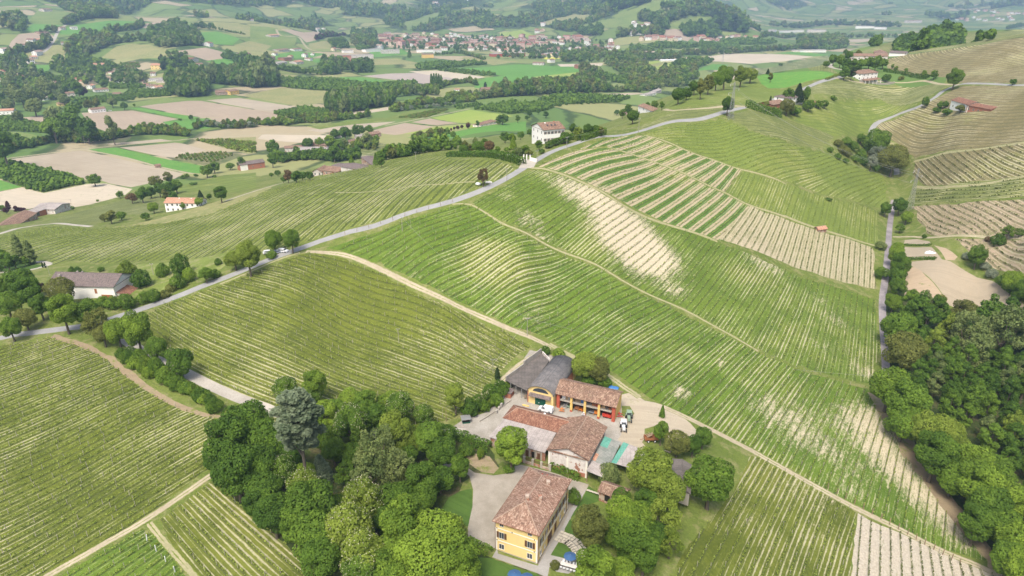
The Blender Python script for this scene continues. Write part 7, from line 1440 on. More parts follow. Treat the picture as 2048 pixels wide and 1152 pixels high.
# ---------------------------------------------------------------- mid distance trees (individuals)
pl('T16',[(1705,600,46,'loose0','russet',1.3,'thin yellowish tree beside the road and the white stones'),(1465,272,24,'mid0','mid',1.1,'single round tree below the purple avenue'),(650,468,34,'conifer','bright',.75,'cone shaped tree behind the crest farm, left'),(845,465,32,'conifer','mid',.8,'cone shaped tree at the right end of the crest farm'),(890,488,30,'mid1','mid',1.0,'round tree at the right end of the crest farm'),(865,150+0,0.1,'mid0','dark',1)][:5],'',parts=True)
pl('T16',[(140,595,38,'mid0','russet',1.2),(205,605,44,'mid1','dark',.8),(255,600,40,'mid2','dark',.8),(315,598,34,'mid0','dark',.9),(105,632,26,'mid2','dark',.9),(60,580,26,'mid0','mid',.8),(10,595,20,'mid2','mid',.8),(510,415,50,'mid1','dark',1),(20,370,52,'mid0','dark',1.1),(15,470,42,'mid1','dark',1),(300,340,46,'mid2','dark',.9),(395,330,38,'mid0','bright',.9),(480,330,46,'mid1','bright',.9),(600,262,50,'mid2','dark',1),(690,240,38,'mid0','dark',1.2),(735,235,30,'mid1','dark',1),(790,232,38,'mid2','dark',.9),(520,262,40,'mid0','dark',.8),(770,310,44,'mid1','grey',1),(590,340,40,'mid0','grey',.9),(555,355,40,'mid2','mid',.9)],'around the farms behind the crest',parts=False,group='trees around the farms behind the crest')
pl('T16',[(1155,278,15,'mid2','purple',1),(1203,270,14,'mid0','purple',1),(1232,266,8,'mid0','purple',1),(1262,265,13,'mid2','purple',1),(1285,262,13,'mid0','purple',1),(1305,262,9,'mid0','purple',1),(1340,252,10,'mid0','purple',1),(1362,248,13,'mid2','purple',1),(1400,243,13,'mid0','purple',1),(1425,239,8,'mid2','purple',1),(1450,233,10,'mid0','purple',1),(1475,225,13,'mid2','purple',1),(1502,218,15,'mid0','purple',1),(1535,212,14,'mid2','purple',1),(1583,205,16,'mid0','purple',1)],'in the purple avenue of the valley',name='plum_tree',cat='plum tree',parts=False,group='purple avenue')
pl('T16',[(1550,388,40,'broad3','dark',.8),(1600,380,30,'mid0','olive',1),(1670,370,58,'broad2','dark',.8),(1755,365,44,'broad3','russet',.9),(1720,345,34,'mid1','dark',1),(1560,350,26,'mid0','olive',1.2),(1640,330,26,'mid1','grey',1.2),(1880,285,46,'mid0','dark',.8),(1940,280,36,'mid1','mid',.9),(2005,275,30,'mid2','dark',1),(1945,335,38,'conifer','bright',.7),(2000,400,44,'mid0','grey',.7),(2048,390,36,'mid1','mid',.8),(1820,390,26,'mid1','mid',.7),(1780,410,28,'mid0','mid',.6),(1900,395,30,'mid2','mid',.6),(1960,415,30,'mid0','mid',.6)],'in the ridge villa garden',group='garden trees of the ridge villa')
pl('T2',[(1320,742,30,'broad0','dark',.9),(1392,765,26,'mid0','yellow',1),(1360,745,22,'mid1','dark',1),(1452,757,36,'broad1','dark',.8),(1500,755,28,'mid2','mid',1),(1440,795,16,'mid2','yellow',.7),(1390,800,18,'mid0','yellow',.7),(1530,762,20,'mid1','olive',1),(1165,842,24,'mid1','mid',.9),(1112,770,20,'mid2','dark',1),(1260,830,22,'mid0','dark',.7),(1310,810,26,'mid1','dark',.7),(1340,800,22,'mid2','mid',.7),(1220,848,20,'mid0','mid',.7),(1105,890,24,'mid2','olive',.6),(1180,880,20,'mid0','mid',.6)],'around the white ridge villa',group='trees around the ridge villa')
pl('T2',[(1720,592,38,'broad0','dark',.9),(1690,600,26,'mid0','dark',1),(1655,628,20,'mid1','dark',1),(1620,655,16,'mid2','dark',.9),(1842,606,20,'mid0','mid',1),(1885,606,18,'mid1','mid',1),(1800,610,14,'mid2','dark',1),(950,692,36,'mid0','dark',.7),(1040,690,18,'mid1','mid',.9),(1110,658,15,'mid0','dark',1.2),(1095,686,16,'mid2','dark',.8),(1205,666,20,'mid1','dark',.7),(1160,648,12,'mid0','dark',1.2),(805,720,14,'mid1','dark',1),(750,728,14,'mid0','russet',1),(925,715,16,'mid2','mid',.7),(160,655,16,'mid1','mid',1.3)],'around the farms behind the road crest',parts=False,group='trees behind the road crest')
pl('T3',[(28,552,44,'broad0','dark',.9),(75,540,30,'mid0','dark',1),(120,503,34,'broad1','dark',.9),(160,505,30,'mid1','olive',1.4),(205,480,36,'mid0','olive',1.3),(250,452,44,'broad2','mid',1.1),(300,430,52,'broad0','mid',1.1),(345,380,40,'broad3','dark',1.1),(395,430,44,'broad1','yellow',1),(450,432,44,'broad2','yellow',.9),],'in the wood on the ridge crest',group='trees of the crest wood')
pl('T3',[(1646,448,50,'broad1','mid',.9,'big round tree where the two hill lanes meet'),(1525,432,21,'mid0','mid',1.1,'round tree at the end of the dark hedge'),(1985,476,20,'mid2','dark',.8,'small dark tree on the far right hillside'),(1475,590,20,'mid0','mid',1.4,'slim tree beside the hill road'),(1557,612,20,'mid1','dark',.9,'dark shrub left of the slope house'),(1590,606,18,'mid0','dark',1,'dark tree behind the slope house garden'),(1680,632,30,'mid2','olive',.7,'spreading tree in front of the slope house'),(1540,645,22,'bush0','dark',1,'hedge like bush below the slope house'),(1600,655,30,'bush1','mid',.8,'low bushes in front of the slope house'),
 (730,540,46,'conifer','pine',.62,'big dark conifer behind the dark roofed house'),(672,548,34,'mid0','dark',1,'dark tree left of the big conifer'),(775,545,28,'mid1','dark',1.2,'dark tree right of the big conifer'),(665,618,44,'broad2','olive',1,'olive tree in front of the dark roofed house'),(706,652,34,'bush0','dark',1.1,'dark shrub below the olive tree'),(790,612,34,'mid2','mid',.9,'green tree right of the dark roofed house'),(850,605,26,'mid0','mid',.8,'round tree near the tiny white shed, left'),(885,605,22,'mid1','dark',.8,'round tree near the tiny white shed, right'),(932,574,20,'bush1','mid',1,'bush in the vineyard above the tiny white shed'),(565,582,7,'column','pine',.8,'small cypress left of the brick wing'),(540,605,20,'mid2','olive',.8,'olive shrub left of the brick wing'),(600,655,22,'bush0','dark',1,'dark bush below the brick wing'),
 (1000,420,32,'mid0','dark',1,'dark tree left of the three storey house'),(1042,422,26,'mid1','pine',1,'blackish tree beside the three storey house'),(1245,452,26,'mid2','dark',.8,'dark shrub right of the three storey house'),(1330,458,18,'bush1','olive',1,'grey shrub in the meadow right of the three storey house'),(935,345,28,'mid2','dark',1,'dark tree at the loop of the top lane'),(892,372,18,'mid0','dark',.9,'dark shrub left of the top lane'),(556,378,14,'conifer','pine',.6,'small dark conifer on the crest meadow'),(578,365,16,'mid1','olive',1.2,'slim tree beside the small dark conifer'),(625,378,12,'bush0','dark',1,'tiny bush on the crest'),(1080,310,20,'mid0','olive',1,'olive tree at the left end of the winery')],'',parts=False)
pl('T3',[(1012,372,32,'mid0','dark',1),(1060,378,30,'mid1','mid',1),(1100,372,30,'mid2','mid',1),(1145,362,30,'mid0','mid',1),(1185,362,32,'mid1','mid',1),(1225,368,28,'mid2','mid',1),(975,350,26,'mid1','mid',1),(1025,322,26,'mid2','dark',1),(1080,395,24,'mid0','dark',1),(1300,400,12,'mid1','mid',1),(1358,408,12,'mid2','mid',1),(1465,425,16,'mid0','bright',1),(1280,385,10,'mid1','mid',1),(1005,300,14,'mid0','dark',1)],'between the winery and the three storey house',parts=False,group='trees below the winery')
pl('T17',[(440,285,85,'mid0','grey',.9),(560,290,95,'mid1','dark',.9),(425,385,90,'mid2','mid',1),(688,380,80,'mid0','dark',1.1),(888,375,50,'mid1','grey',1.6),(10,500,90,'mid1','dark',1.3),(135,285,42,'mid0','grey',1),(270,205,65,'mid2','grey',1),(170,130,60,'mid0','grey',1),(90,100,55,'mid1','grey',1),(320,130,42,'mid2','grey',1),(225,100,55,'mid1','grey',1),(400,60,60,'mid0','grey',1),(470,110,45,'mid2','grey',1),(510,150,42,'mid0','grey',1),(630,205,28,'mid1','dark',1),(700,190,35,'mid0','olive',1),(895,175,36,'mid2','grey',1),(765,180,36,'mid1','olive',.9),(990,200,28,'mid0','dark',1),(1072,200,12,'mid2','mid',1),(1525,295,18,'mid0','dark',1),(1440,317,14,'bush0','dark',.8),(340,40,60,'mid1','grey',1),(620,60,50,'mid1','dark',1),(660,90,40,'mid2','purple',1),(60,190,50,'mid2','grey',1),(0,150,50,'mid0','dark',1),(60,20,50,'mid1','grey',1),(580,30,50,'mid0','mid',1),(830,30,30,'mid1','mid',1)],'in the left valley',parts=False,group='tall trees of the left valley')
pl('T17',[(1225,1015,42,'broad0','bright',.9),(1160,1085,34,'mid0','mid',.8),(880,1085,48,'mid1','olive',.8),(830,1095,34,'mid0','olive',.8),(965,1080,42,'mid2','mid',.8),(1320,912,32,'mid1','olive',1.2),(1380,922,38,'mid0','dark',1),(1592,968,40,'mid2','bright',.8),(1600,908,28,'conifer','pine',.6),(1672,928,22,'mid1','dark',.8),(1762,900,56,'broad1','dark',.9),(955,910,28,'mid0','mid',.9),(1458,1000,26,'mid1','mid',.8),(780,965,12,'bush0','bright',1)],'around the long white house at left',group='trees around the long white house')
pl('T17',[(1240,805,52,'mid0','olive',.8),(1340,775,36,'mid1','olive',1),(1405,840,50,'mid2','mid',1),(1350,855,46,'mid0','dark',1),(1130,905,50,'mid1','dark',.9),(1050,940,46,'mid2','russet',.8),(1200,890,44,'mid0','dark',.9),(1270,870,44,'mid1','dark',.9),(750,790,52,'mid0','mid',.8),(1930,655,36,'mid1','dark',1),(1650,720,52,'mid2','mid',.9),(1710,690,44,'mid0','mid',.9),(1840,685,34,'mid2','mid',.8),(1465,778,22,'bush0','mid',1),(1495,765,18,'bush1','mid',1.2),(1565,762,20,'bush1','dark',.8),(1545,830,30,'bush0','dark',.5),(1715,770,18,'bush1','dark',.8),(60,1000,18,'column','purple',.5),(130,1030,26,'mid1','purple',.9),(170,1035,30,'mid2','purple',.6),(45,1040,22,'mid0','purple',1),(580,1022,16,'mid1','dark',.8),(10,1020,30,'mid2','mid',.7)],'along the foot of the left slope',parts=False,group='trees along the foot of the slope')
pl('T19',[(1452,650,12,'column_far','dark',1.2),(1472,648,12,'column_far','dark',1.25),(1492,648,12,'column_far','dark',1.25),(1512,650,12,'column_far','dark',1.2),(1530,654,12,'column_far','dark',1.1),(213,625,12,'column_far','dark',1.2),(1882,682,12,'column_far','pine',.5),(1660,378,10,'column_far','dark',.6),(648,545,20,'column_far','dark',.6),(1275,425,22,'conifer_far','dark',.7)],'in the valley','poplar_tree','poplars of the valley','poplar',parts=False)
# ---------------------------------------------------------------- woods, hedgerows and orchards beyond counting
rs=random.Random(33);random.seed(5)
FAR=Stuff();HZ=Stuff();HR=Stuff()
def line_trees(S,tile,pts,R_,tones,keys=('far0','far1','far2'),step=1.25,jit=.5,zs=1.0,rows=1):
    w_=cast(px(tile,pts))[:,:2];L=[w_[0]]
    for a,b in zip(w_[:-1],w_[1:]):
        n=max(1,int(np.linalg.norm(b-a)/(R_*step)))
        for k in range(1,n+1):L.append(a+(b-a)*k/n)
    if np.hypot(*w_[0])> 1000:R_=R_*.8
    for p in L:
        for q in range(rows):r_=R_*rs.uniform(.7,1.25);S.add(rs.choice(keys),rs.choice(tones),p[0]+rs.gauss(0,jit*R_),p[1]+rs.gauss(0,jit*R_*(1+q)),r_,zs*rs.uniform(.85,1.2),rs.uniform(0,6.28),tj=.5)
def area_trees(S,tile,poly,R_,tones,keys=('far0','far1','far2'),step=1.7,dens=1.0,zs=1.0,jit=.3):
    w_=cast(px(tile,poly))[:,:2];dens *= 1 if step< 1.55 else .8
    for p in scatter_poly(w_,R_*step,rs.randint(0,9999),jit):
        if rs.random()< dens:S.add(rs.choice(keys),rs.choice(tones),p[0],p[1],R_*rs.uniform(.75,1.25),zs*rs.uniform(.85,1.2),rs.uniform(0,6.28),tj=.5)
DK=['dark','mid','mid'];MD=['mid','dark','olive','yellow'];GR=['grey','dark','mid','olive','bright'];BR=['bright','mid','olive','yellow']
line_trees(HR,'T17',[(0,610),(120,560),(300,525),(480,490),(700,505),(900,475),(1050,445),(1250,432),(1490,450)],3.2,MD,step=.9,rows=2)
line_trees(HR,'T17',[(500,440),(700,460),(850,470),(960,450)],4.0,['mid','grey'],step=.8,rows=2);line_trees(HR,'T17',[(0,470),(100,500),(250,540)],4.5,DK,rows=2)
line_trees(HR,'T17',[(1050,430),(1180,400),(1300,400),(1400,400),(1500,440)],3.6,BR+['mid'],step=.8,rows=2);line_trees(HR,'T17',[(1560,390),(1620,370),(1750,380),(1900,390),(2048,375)],3.8,['dark','mid','silver','olive'],step=.8,rows=2)
line_trees(HR,'T1',[(1380,740),(1500,730),(1620,735),(1660,700),(1760,690),(1900,700),(2048,690)],3.8,BR,step=.8,rows=2);line_trees(HR,'T16',[(80,170),(160,200),(260,180),(420,180),(560,160),(700,150),(800,130)],3.6,BR,step=.8,rows=2)
area_trees(HR,'T16',[(440,30),(640,5),(1000,15),(980,45),(600,110),(470,100)],4.6,['mid','grey','dark'],zs=1.6,step=1.5)
line_trees(HR,'T2',[(0,610),(150,580),(350,565),(500,550),(560,560)],5.0,['mid','grey','bright'],zs=1.5,step=.8,rows=2);line_trees(HR,'T2',[(320,655),(480,612),(640,600),(780,595)],4.6,BR,step=.7,rows=3);line_trees(HR,'T2',[(360,650),(560,630),(700,610)],3.0,['silver','mid'],step=1)
line_trees(HR,'T2',[(640,570),(800,580),(1000,562),(1180,545),(1500,535),(1750,540)],5.0,MD+['grey'],step=.8,rows=3);line_trees(HR,'T2',[(480,560),(620,500),(760,480),(800,500)],4.2,MD,step=.8,rows=2)
area_trees(HR,'T2',[(900,530),(1250,500),(1480,490),(1560,510),(1500,545),(1180,560),(900,570)],5.5,['mid','grey','olive','dark'],zs=1.2);line_trees(HR,'T2',[(1360,500),(1420,490),(1500,500)],6,['grey','dark'],zs=1.5,step=.7,rows=2)
area_trees(HR,'T2',[(1400,400),(1440,395),(1530,440),(1540,470),(1480,460),(1410,440)],5.5,['olive','mid','grey']);area_trees(HR,'T2',[(1550,380),(1640,330),(1760,330),(1800,400),(1860,440),(1900,400),(2048,420),(2048,500),(1850,530),(1760,540),(1700,500),(1640,430)],5.0,['mid','grey','yellow','olive'],dens=.4)
area_trees(HR,'T1',[(980,480),(1100,465),(1210,500),(1220,560),(1100,575),(1010,560)],6.5,['dark','mid','grey'],zs=1.4,step=1.3);area_trees(HR,'T1',[(1170,460),(1300,430),(1480,430),(1620,440),(1625,495),(1500,515),(1350,500),(1220,490)],5.5,['dark','dark','grey'],zs=1.5,step=1.3)
area_trees(HR,'T18',[(0,480),(200,500),(380,620),(520,620),(700,600),(830,600),(860,680),(620,680),(560,720),(500,800),(0,800)],5.5,['grey','mid','dark','bright'],dens=.32);area_trees(HR,'T18',[(420,470),(650,450),(860,500),(950,560),(820,600),(500,600),(410,560)],4.5,['mid','bright','dark'],dens=.45)
area_trees(HR,'T18',[(950,570),(1100,590),(1180,640),(1180,680),(950,680),(900,640)],5,['dark','grey'],dens=.6);area_trees(HR,'T18',[(1280,490),(1480,480),(1580,540),(1600,590),(1450,620),(1300,570)],5,['dark','pine','mid'],dens=.55);area_trees(HR,'T18',[(670,300),(930,300),(930,350),(700,450),(530,440),(530,400)],7,GR,dens=.9,step=1.5)
area_trees(HR,'T18',[(1180,290),(1300,230),(1420,195),(1600,300),(1620,370),(1300,395),(1200,340)],7,['mid','dark','grey'],dens=.85,step=1.5);line_trees(HR,'T18',[(520,200),(640,160),(770,140)],9,GR,step=.8,rows=2);area_trees(HR,'T18',[(0,210),(110,150),(240,180),(180,270),(20,230)],9,GR,dens=.9);area_trees(HR,'T18',[(470,50),(700,90),(900,100),(940,150),(780,150),(560,95)],8,GR,step=1.4)
line_trees(HR,'T18',[(830,285),(950,250),(1070,240),(1140,200)],7,MD,step=.8,rows=2);line_trees(HR,'T18',[(930,345),(1060,330),(1160,325)],8,GR,step=.8,rows=2);line_trees(HR,'T18',[(80,440),(180,420),(300,400),(380,350)],8,GR,rows=2,step=.8);line_trees(HR,'T18',[(1620,225),(1750,240),(1960,280)],3.5,DK,step=1.6);line_trees(HR,'T18',[(1540,240),(1620,220),(1700,225)],7,DK,rows=2);line_trees(HR,'T18',[(60,500),(100,470),(200,480)],8,GR,rows=2);line_trees(HR,'T18',[(1380,480),(1340,430),(1500,440)],4,MD);line_trees(HR,'T18',[(340,270),(400,260),(440,250)],7,GR)
area_trees(HR,'T18',[(1780,470),(1830,445),(1980,470),(2048,510),(2048,530),(1900,505)],5,DK,dens=.9)
area_trees(HR,'T19',[(560,515),(700,510),(980,530),(980,585),(800,590),(560,600)],7,['grey','mid','dark'],dens=.8);area_trees(HR,'T19',[(0,590),(200,590),(220,700),(0,710)],8,['grey','dark'],zs=1.5,step=1.3);line_trees(HR,'T19',[(240,560),(420,590),(560,600)],6,DK,rows=2);line_trees(HR,'T19',[(1480,440),(1700,430),(1870,480)],4,MD,step=.9);line_trees(HR,'T19',[(530,320),(700,290),(800,300)],6,['purple','dark'],step=.8);area_trees(HR,'T19',[(620,335),(740,320),(800,385),(700,395)],5,DK,step=2.2)
area_trees(HR,'T19',[(820,270),(1000,260),(1020,380),(980,400),(820,370)],8,GR,dens=.6);area_trees(HR,'T20',[(620,420),(760,400),(860,440),(800,500),(500,500),(480,450)],6,GR,dens=.4);area_trees(HR,'T19',[(1030,300),(2048,290),(2048,420),(1030,390)],4.5,['dark','grey','mid'],dens=.07);area_trees(HR,'T20',[(0,290),(900,300),(900,430),(0,430)],4.5,['dark','grey','mid'],dens=.08)
area_trees(HR,'T20',[(840,440),(1000,440),(1200,440),(1480,450),(1450,480),(1150,490),(850,520)],6,GR,dens=.4);line_trees(HR,'T20',[(1480,440),(1860,430),(2048,410)],8,GR,rows=2);line_trees(HR,'T20',[(0,470),(250,470),(560,470),(650,480)],8,GR)
area_trees(HR,'T20',[(1380,520),(1560,500),(1700,495),(1560,560),(1430,560)],5,DK,step=1.9);area_trees(HR,'T3',[(720,250),(950,232),(1010,280),(730,290)],9,GR,dens=.9,step=1.4);area_trees(HR,'T3',[(235,95),(430,180),(420,200),(255,185),(230,130)],11,['pine','dark'],step=1.2);area_trees(HR,'T20',[(1100,140),(1340,130),(1500,100),(1580,110),(1350,190),(1340,240),(1250,220)],11,['dark','grey'],dens=.8,step=1.3);area_trees(HR,'T20',[(820,20),(1190,0),(1190,30),(900,90)],12,['dark','pine'],step=1.2)
area_trees(HR,'T20',[(930,290),(1000,260),(1240,250),(1330,300),(930,310)],9,GR,dens=.7);area_trees(HR,'T20',[(450,200),(650,190),(660,250),(480,260)],9,MD,dens=.8);area_trees(HR,'T20',[(640,250),(800,210),(830,290),(620,290)],8,['mid','dark'],dens=.8);area_trees(HR,'T20',[(1450,250),(1600,200),(1720,200),(1760,290),(1500,300)],10,DK,dens=.9,step=1.3);line_trees(HR,'T20',[(1300,60),(1450,80),(1640,110),(1720,130)],10,DK,rows=2)
area_trees(HR,'T3',[(1300,262),(1420,252),(1480,215),(1660,203),(1685,240),(1600,258),(1440,298),(1290,304)],5.5,DK,step=1.3);area_trees(HR,'T3',[(1440,262),(1680,235),(1860,240),(1600,268),(1450,290)],3.4,DK,step=1.8);line_trees(HR,'T3',[(1160,272),(1320,228),(1480,200)],5,DK,step=.9,rows=2);line_trees(HR,'T3',[(1950,170),(2048,150),(2200,140)],6,DK,rows=3);line_trees(HR,'T3',[(560,150),(700,165),(900,145),(1040,150),(1300,160)],12,GR,rows=2);line_trees(HR,'T3',[(500,225),(700,215),(1000,225),(1300,220)],8,GR,rows=1);line_trees(HR,'T3',[(440,300),(600,300),(720,290)],8,GR,rows=2);area_trees(HR,'T3',[(1450,100),(1600,95),(1750,100),(1620,120)],12,GR,dens=.6)
line_trees(HR,'T3',[(0,420),(100,400),(170,380)],6,GR,rows=2);area_trees(HR,'T3',[(0,430),(120,410),(130,460),(0,500)],6,GR)
line_trees(HR,'T16',[(50,490),(200,480),(400,470),(560,490),(700,470)],3.4,DK,step=.7,rows=3);line_trees(HR,'T16',[(900,480),(1100,450),(1250,420),(1420,400),(1500,390)],2.8,DK,step=.7,rows=2);line_trees(HR,'T16',[(1150,330),(1300,310),(1400,300)],3,BR,step=1,rows=2);line_trees(HR,'T16',[(700,390),(800,370),(850,360)],3,BR,rows=2);area_trees(HR,'T16',[(930,440),(1150,410),(1350,370),(1430,390),(1200,430),(950,480)],2.8,BR,dens=.5);area_trees(HR,'T16',[(560,370),(700,360),(840,330),(850,400),(700,410),(600,430)],2.6,BR,dens=.4)
# hazel orchards: dark rounded bushes planted close
def hazel(tile,poly,R_=2.4,step=2.0,tones=('dark','dark','mid'),key=('dot0','dot1'),dens=1):area_trees(HZ,tile,poly,R_,tones,key,step,dens,.95,.12)
hazel('T17',[(-300,610),(0,655),(100,672),(420,745),(660,815),(670,830),(350,897),(180,848),(0,788),(-300,720)],2.7,1.55);hazel('T17',[(0,310),(60,300),(360,370),(600,380),(600,420),(430,430),(160,410),(0,405)],2.7,1.6)
hazel('T17',[(560,175),(830,140),(1050,130),(1080,160),(700,190),(600,190)],3.2,1.6);hazel('T17',[(1010,115),(1060,85),(1350,95),(1380,125),(1060,150)],3.2,1.6);hazel('T17',[(870,45),(1120,40),(1180,60),(900,75)],3.2,1.6)
hazel('T16',[(40,110),(260,70),(440,88),(478,118),(200,148)],2.8,1.5);hazel('T19',[(235,640),(650,645),(1000,685),(1330,660),(1330,690),(1100,720),(1000,738),(600,725),(250,695)],3.8,1.5);hazel('T19',[(1330,535),(1450,515),(1700,512),(1700,535),(1440,560),(1350,555)],4.5,1.5);hazel('T19',[(1710,505),(1910,515),(1700,530)],4.5,1.6)
hazel('T19',[(1460,560),(1700,560),(2000,600),(1900,612),(1700,590)],3.2,3.4);hazel('T2',[(800,640),(1000,605),(1250,625),(1200,650),(1000,668)],3.2,1.7);hazel('T2',[(1180,590),(1300,560),(1690,575),(1640,595),(1400,610),(1280,610)],3.4,1.7);hazel('T2',[(1100,605),(1200,590),(1380,600),(1280,625)],2.4,3.0);hazel('T2',[(650,630),(800,610),(850,615),(700,640)],2.4,3.0)
hazel('T3',[(50,372),(220,362),(130,400),(20,400)],4.5,1.6);hazel('T20',[(1190,370),(1600,375),(1420,392),(1210,385)],6,1.5);hazel('T20',[(1600,345),(1900,355),(1900,400),(1620,385)],6,1.5);hazel('T20',[(1040,380),(1220,390),(1230,408),(1050,405)],6,1.5);hazel('T3',[(250,245),(420,235),(600,250),(560,262),(300,262)],6,1.5);hazel('T3',[(780,280),(900,285),(1000,282),(900,295)],6,1.5)
hazel('T18',[(1800,445),(1900,470),(2048,510),(2000,515),(1830,468)],4,1.6);hazel('T20',[(770,590),(1050,640),(1050,680),(830,640)],4.5,1.6);hazel('T19',[(850,350),(980,350),(960,400),(860,400)],5,1.6)
hazel('T17',[(1400,625),(1480,592),(1750,575),(1880,600),(1700,660)],1.1,4.2,('mid','olive'),('dot0',));hazel('T17',[(1545,478),(1800,480),(2048,500),(2048,580),(1980,585)],1.6,2.6,('mid','yellow','olive'),('dot0',));hazel('T2',[(340,690),(560,640),(640,640),(500,690)],1.2,3,('mid','olive'),('dot0',));hazel('T18',[(950,510),(1120,500),(1130,540),(950,540)],2.4,3.0,('mid','olive'),('dot0',))
# far woods by density
TWN=[(q,q.min(0),q.max(0)) for q in TPOLY];AAz=np.array([rs.uniform(-.86,.86) for _ in range(90000)]);RRr=np.exp(np.array([rs.uniform(math.log(650),math.log(9000)) for _ in range(90000)]))
XX=np.sin(AAz)*RRr;YY=np.cos(AAz)*RRr;WD=wood_density(XX,YY);ok=WD> np.where(hz(XX,YY)<-48,.56,.515)
fbx=[(g['poly'],g['poly'].min(0),g['poly'].max(0)) for g in REG if g['kind']=='area']
P_=np.stack([XX,YY],1)
for pl_,mn,mx in fbx+TWN:
    c=ok & (P_> mn).all(1) & (P_< mx).all(1)
    if c.any():i=np.nonzero(c)[0];ok[i[in_poly(P_[i],pl_)]]=False
pxx,pyy=project(XX,YY,hz(XX,YY));ok &= (pxx>-260) & (pxx< 2300) & (pyy>-160)
idx=np.nonzero(ok)[0]
dens_keep=np.clip(1.25-(RRr[idx]/9000),.3,1);sel_=idx[np.array([rs.random() for _ in idx])< dens_keep][:15000]
for i in sel_:
    r=RRr[i];near_=r< 1800;R_=(3.8 if near_ else 3.0+r*.0017)*rs.uniform(.7,1.3);FAR.add(rs.choice(['dot0','dot1']),rs.choice(['dark','mid','grey','mid','dark','olive','bright']),XX[i],YY[i],R_,rs.uniform(.9,1.4),rs.uniform(0,6.28),tj=.6)
HR.build('valley_trees',label='hedgerows, tree lines and small woods across the valley',category='trees');HZ.build('hazel_orchards',label='close planted rows of rounded hazel bushes on the valley floor',category='orchard');FAR.build('far_woodland',label='blue green woods covering the far hills',category='woodland')
print('FAR',len(sel_),len(HR.V),len(HZ.V))
# hedges of the ridge
hedge('T2',[(1210,868),(1290,838),(1362,815)],2.2,3.0,'dark','tall dark hedge between the ridge villa and the road',leaf=.5,step=.5);hedge('T2',[(1400,826),(1470,808),(1548,785)],2.4,3.2,'mid','tall green hedge right of the ridge villa gate',leaf=.5,step=.5)
hedge('T16',[(1425,455),(1500,452),(1700,452),(1800,458),(1900,480),(1985,505),(2020,520)],3.0,2.8,'dark','long dark hedge curving around the ridge villa garden',leaf=.5,step=.5);hedge('T3',[(1225,418),(1330,434),(1485,458)],2.6,2.4,'dark','straight dark hedge right of the three storey house',leaf=.6,step=.7);hedge('T3',[(430,625),(500,650),(560,668),(620,680)],4,4,'dark','leafy hedge below the brick wing on the ridge',leaf=.6,step=.7);hedge('T8',[(1350,352),(1500,354)],1.0,.8,'dark','low green row above the garden plot',leaf=.4,step=.4);hedge('T8',[(1350,435),(1530,436)],1.6,1.0,'dark','low green row below the garden plot',leaf=.4,step=.4);hedge('T3',[(890,468),(970,440)],1.6,1.4,'yellow','low yellowish hedge beside the ridge road',leaf=.5,step=.6)
# ---------------------------------------------------------------- the air
zmin=float(HG.min());
hb=MB().box(np.array([-16500.,-2000.,-90.]),(33000.,0,0),(0,19000.,0),(0,0,690.));ho=hb.build('haze',[],None,base=np.zeros(3),kind='stuff')
hm=bpy.data.materials.new('haze air');hm.use_nodes=True;hn=hm.node_tree;hn.nodes.remove(hn.nodes['Principled BSDF']);pv=hn.nodes.new('ShaderNodeVolumePrincipled');pv.inputs['Color'].default_value=(0.50,0.74,1.0,1);pv.inputs['Density'].default_value=HAZE;pv.inputs['Anisotropy'].default_value=0.2
hn.links.new(pv.outputs[0],hn.nodes['Material Output'].inputs['Volume']);ho.data.materials.append(hm)
# ---------------------------------------------------------------- vine rows, following the row lines of each vineyard
def row_segments(k,p):
    idx=np.nonzero(LAB==k)[0];t=ROWUV[idx,:,0]/p;V3=np.column_stack([VX,VZ]);S={}
    for a,tt in zip(idx,t):
        lo,hi=math.ceil(tt.min()),math.floor(tt.max())
        if hi< lo:continue
        v=V3[FT[a]]
        for L in range(lo,hi+1):
            q=[]
            for i in range(3):
                j=(i+1) % 3;d=tt[j]-tt[i]
                if abs(d)< 1e-9:continue
                f=(L-tt[i])/d
                if 0 <= f< 1:q.append(v[i]+(v[j]-v[i])*f)
            if len(q) >= 2:S.setdefault(L,[]).append((q[0],q[1]))
    return S
rv=np.random.default_rng(11)
def vine_geo(seg,dens,size,h,hvar=.35):
    A=np.array([s[0] for s in seg]);B_=np.array([s[1] for s in seg]);ln=np.linalg.norm(B_-A,axis=1);n=int(ln.sum()*dens)
    if n< 4:return None,0
    i=rv.choice(len(ln),n,p=ln/ln.sum());t=rv.uniform(0,1,n)[:,None];P=A[i]*(1-t)+B_[i]*t;gap=fbm(P[:,0]*.9,P[:,1]*.9,5,2);k=gap> .25;P=P[k];i=i[k]
    P=P+np.column_stack([rv.normal(0,.09,(len(P),2)),h+rv.uniform(-hvar,hvar,len(P))]);d=(B_-A)[i]/(ln[i][:,None]+1e-6)
    N=np.column_stack([-d[:,1],d[:,0],np.full(len(P),.5)])*rv.choice([-1,1],len(P))[:,None];N[:,2]=.7
    return quads(P,N+rv.normal(0,.45,N.shape),np.full(len(P),size),rv,rv.uniform(0,1,len(P)),1.25),ln.sum()
def post_geo(seg,every,h=1.55,w=.09):
    L=sorted(seg,key=lambda s:(s[0][0]+s[0][1]*.37));acc=0;V=[];F=[]
    for a,b in L:
        ln=np.linalg.norm(b-a);acc += ln
        if acc< every:continue
        acc=0;p=a;o=len(V)
        for z in (-.2,h):
            for dx,dy in ((-w,-w),(w,-w),(w,w),(-w,w)):V.append((p[0]+dx/2,p[1]+dy/2,p[2]+z))
        for q in ((0,1,5,4),(1,2,6,5),(2,3,7,6),(3,0,4,7),(4,5,6,7)):F.append([o+c for c in q])
    return V,F
BM['post']=plain('pale vineyard post',(0.40,0.36,0.30),.9)
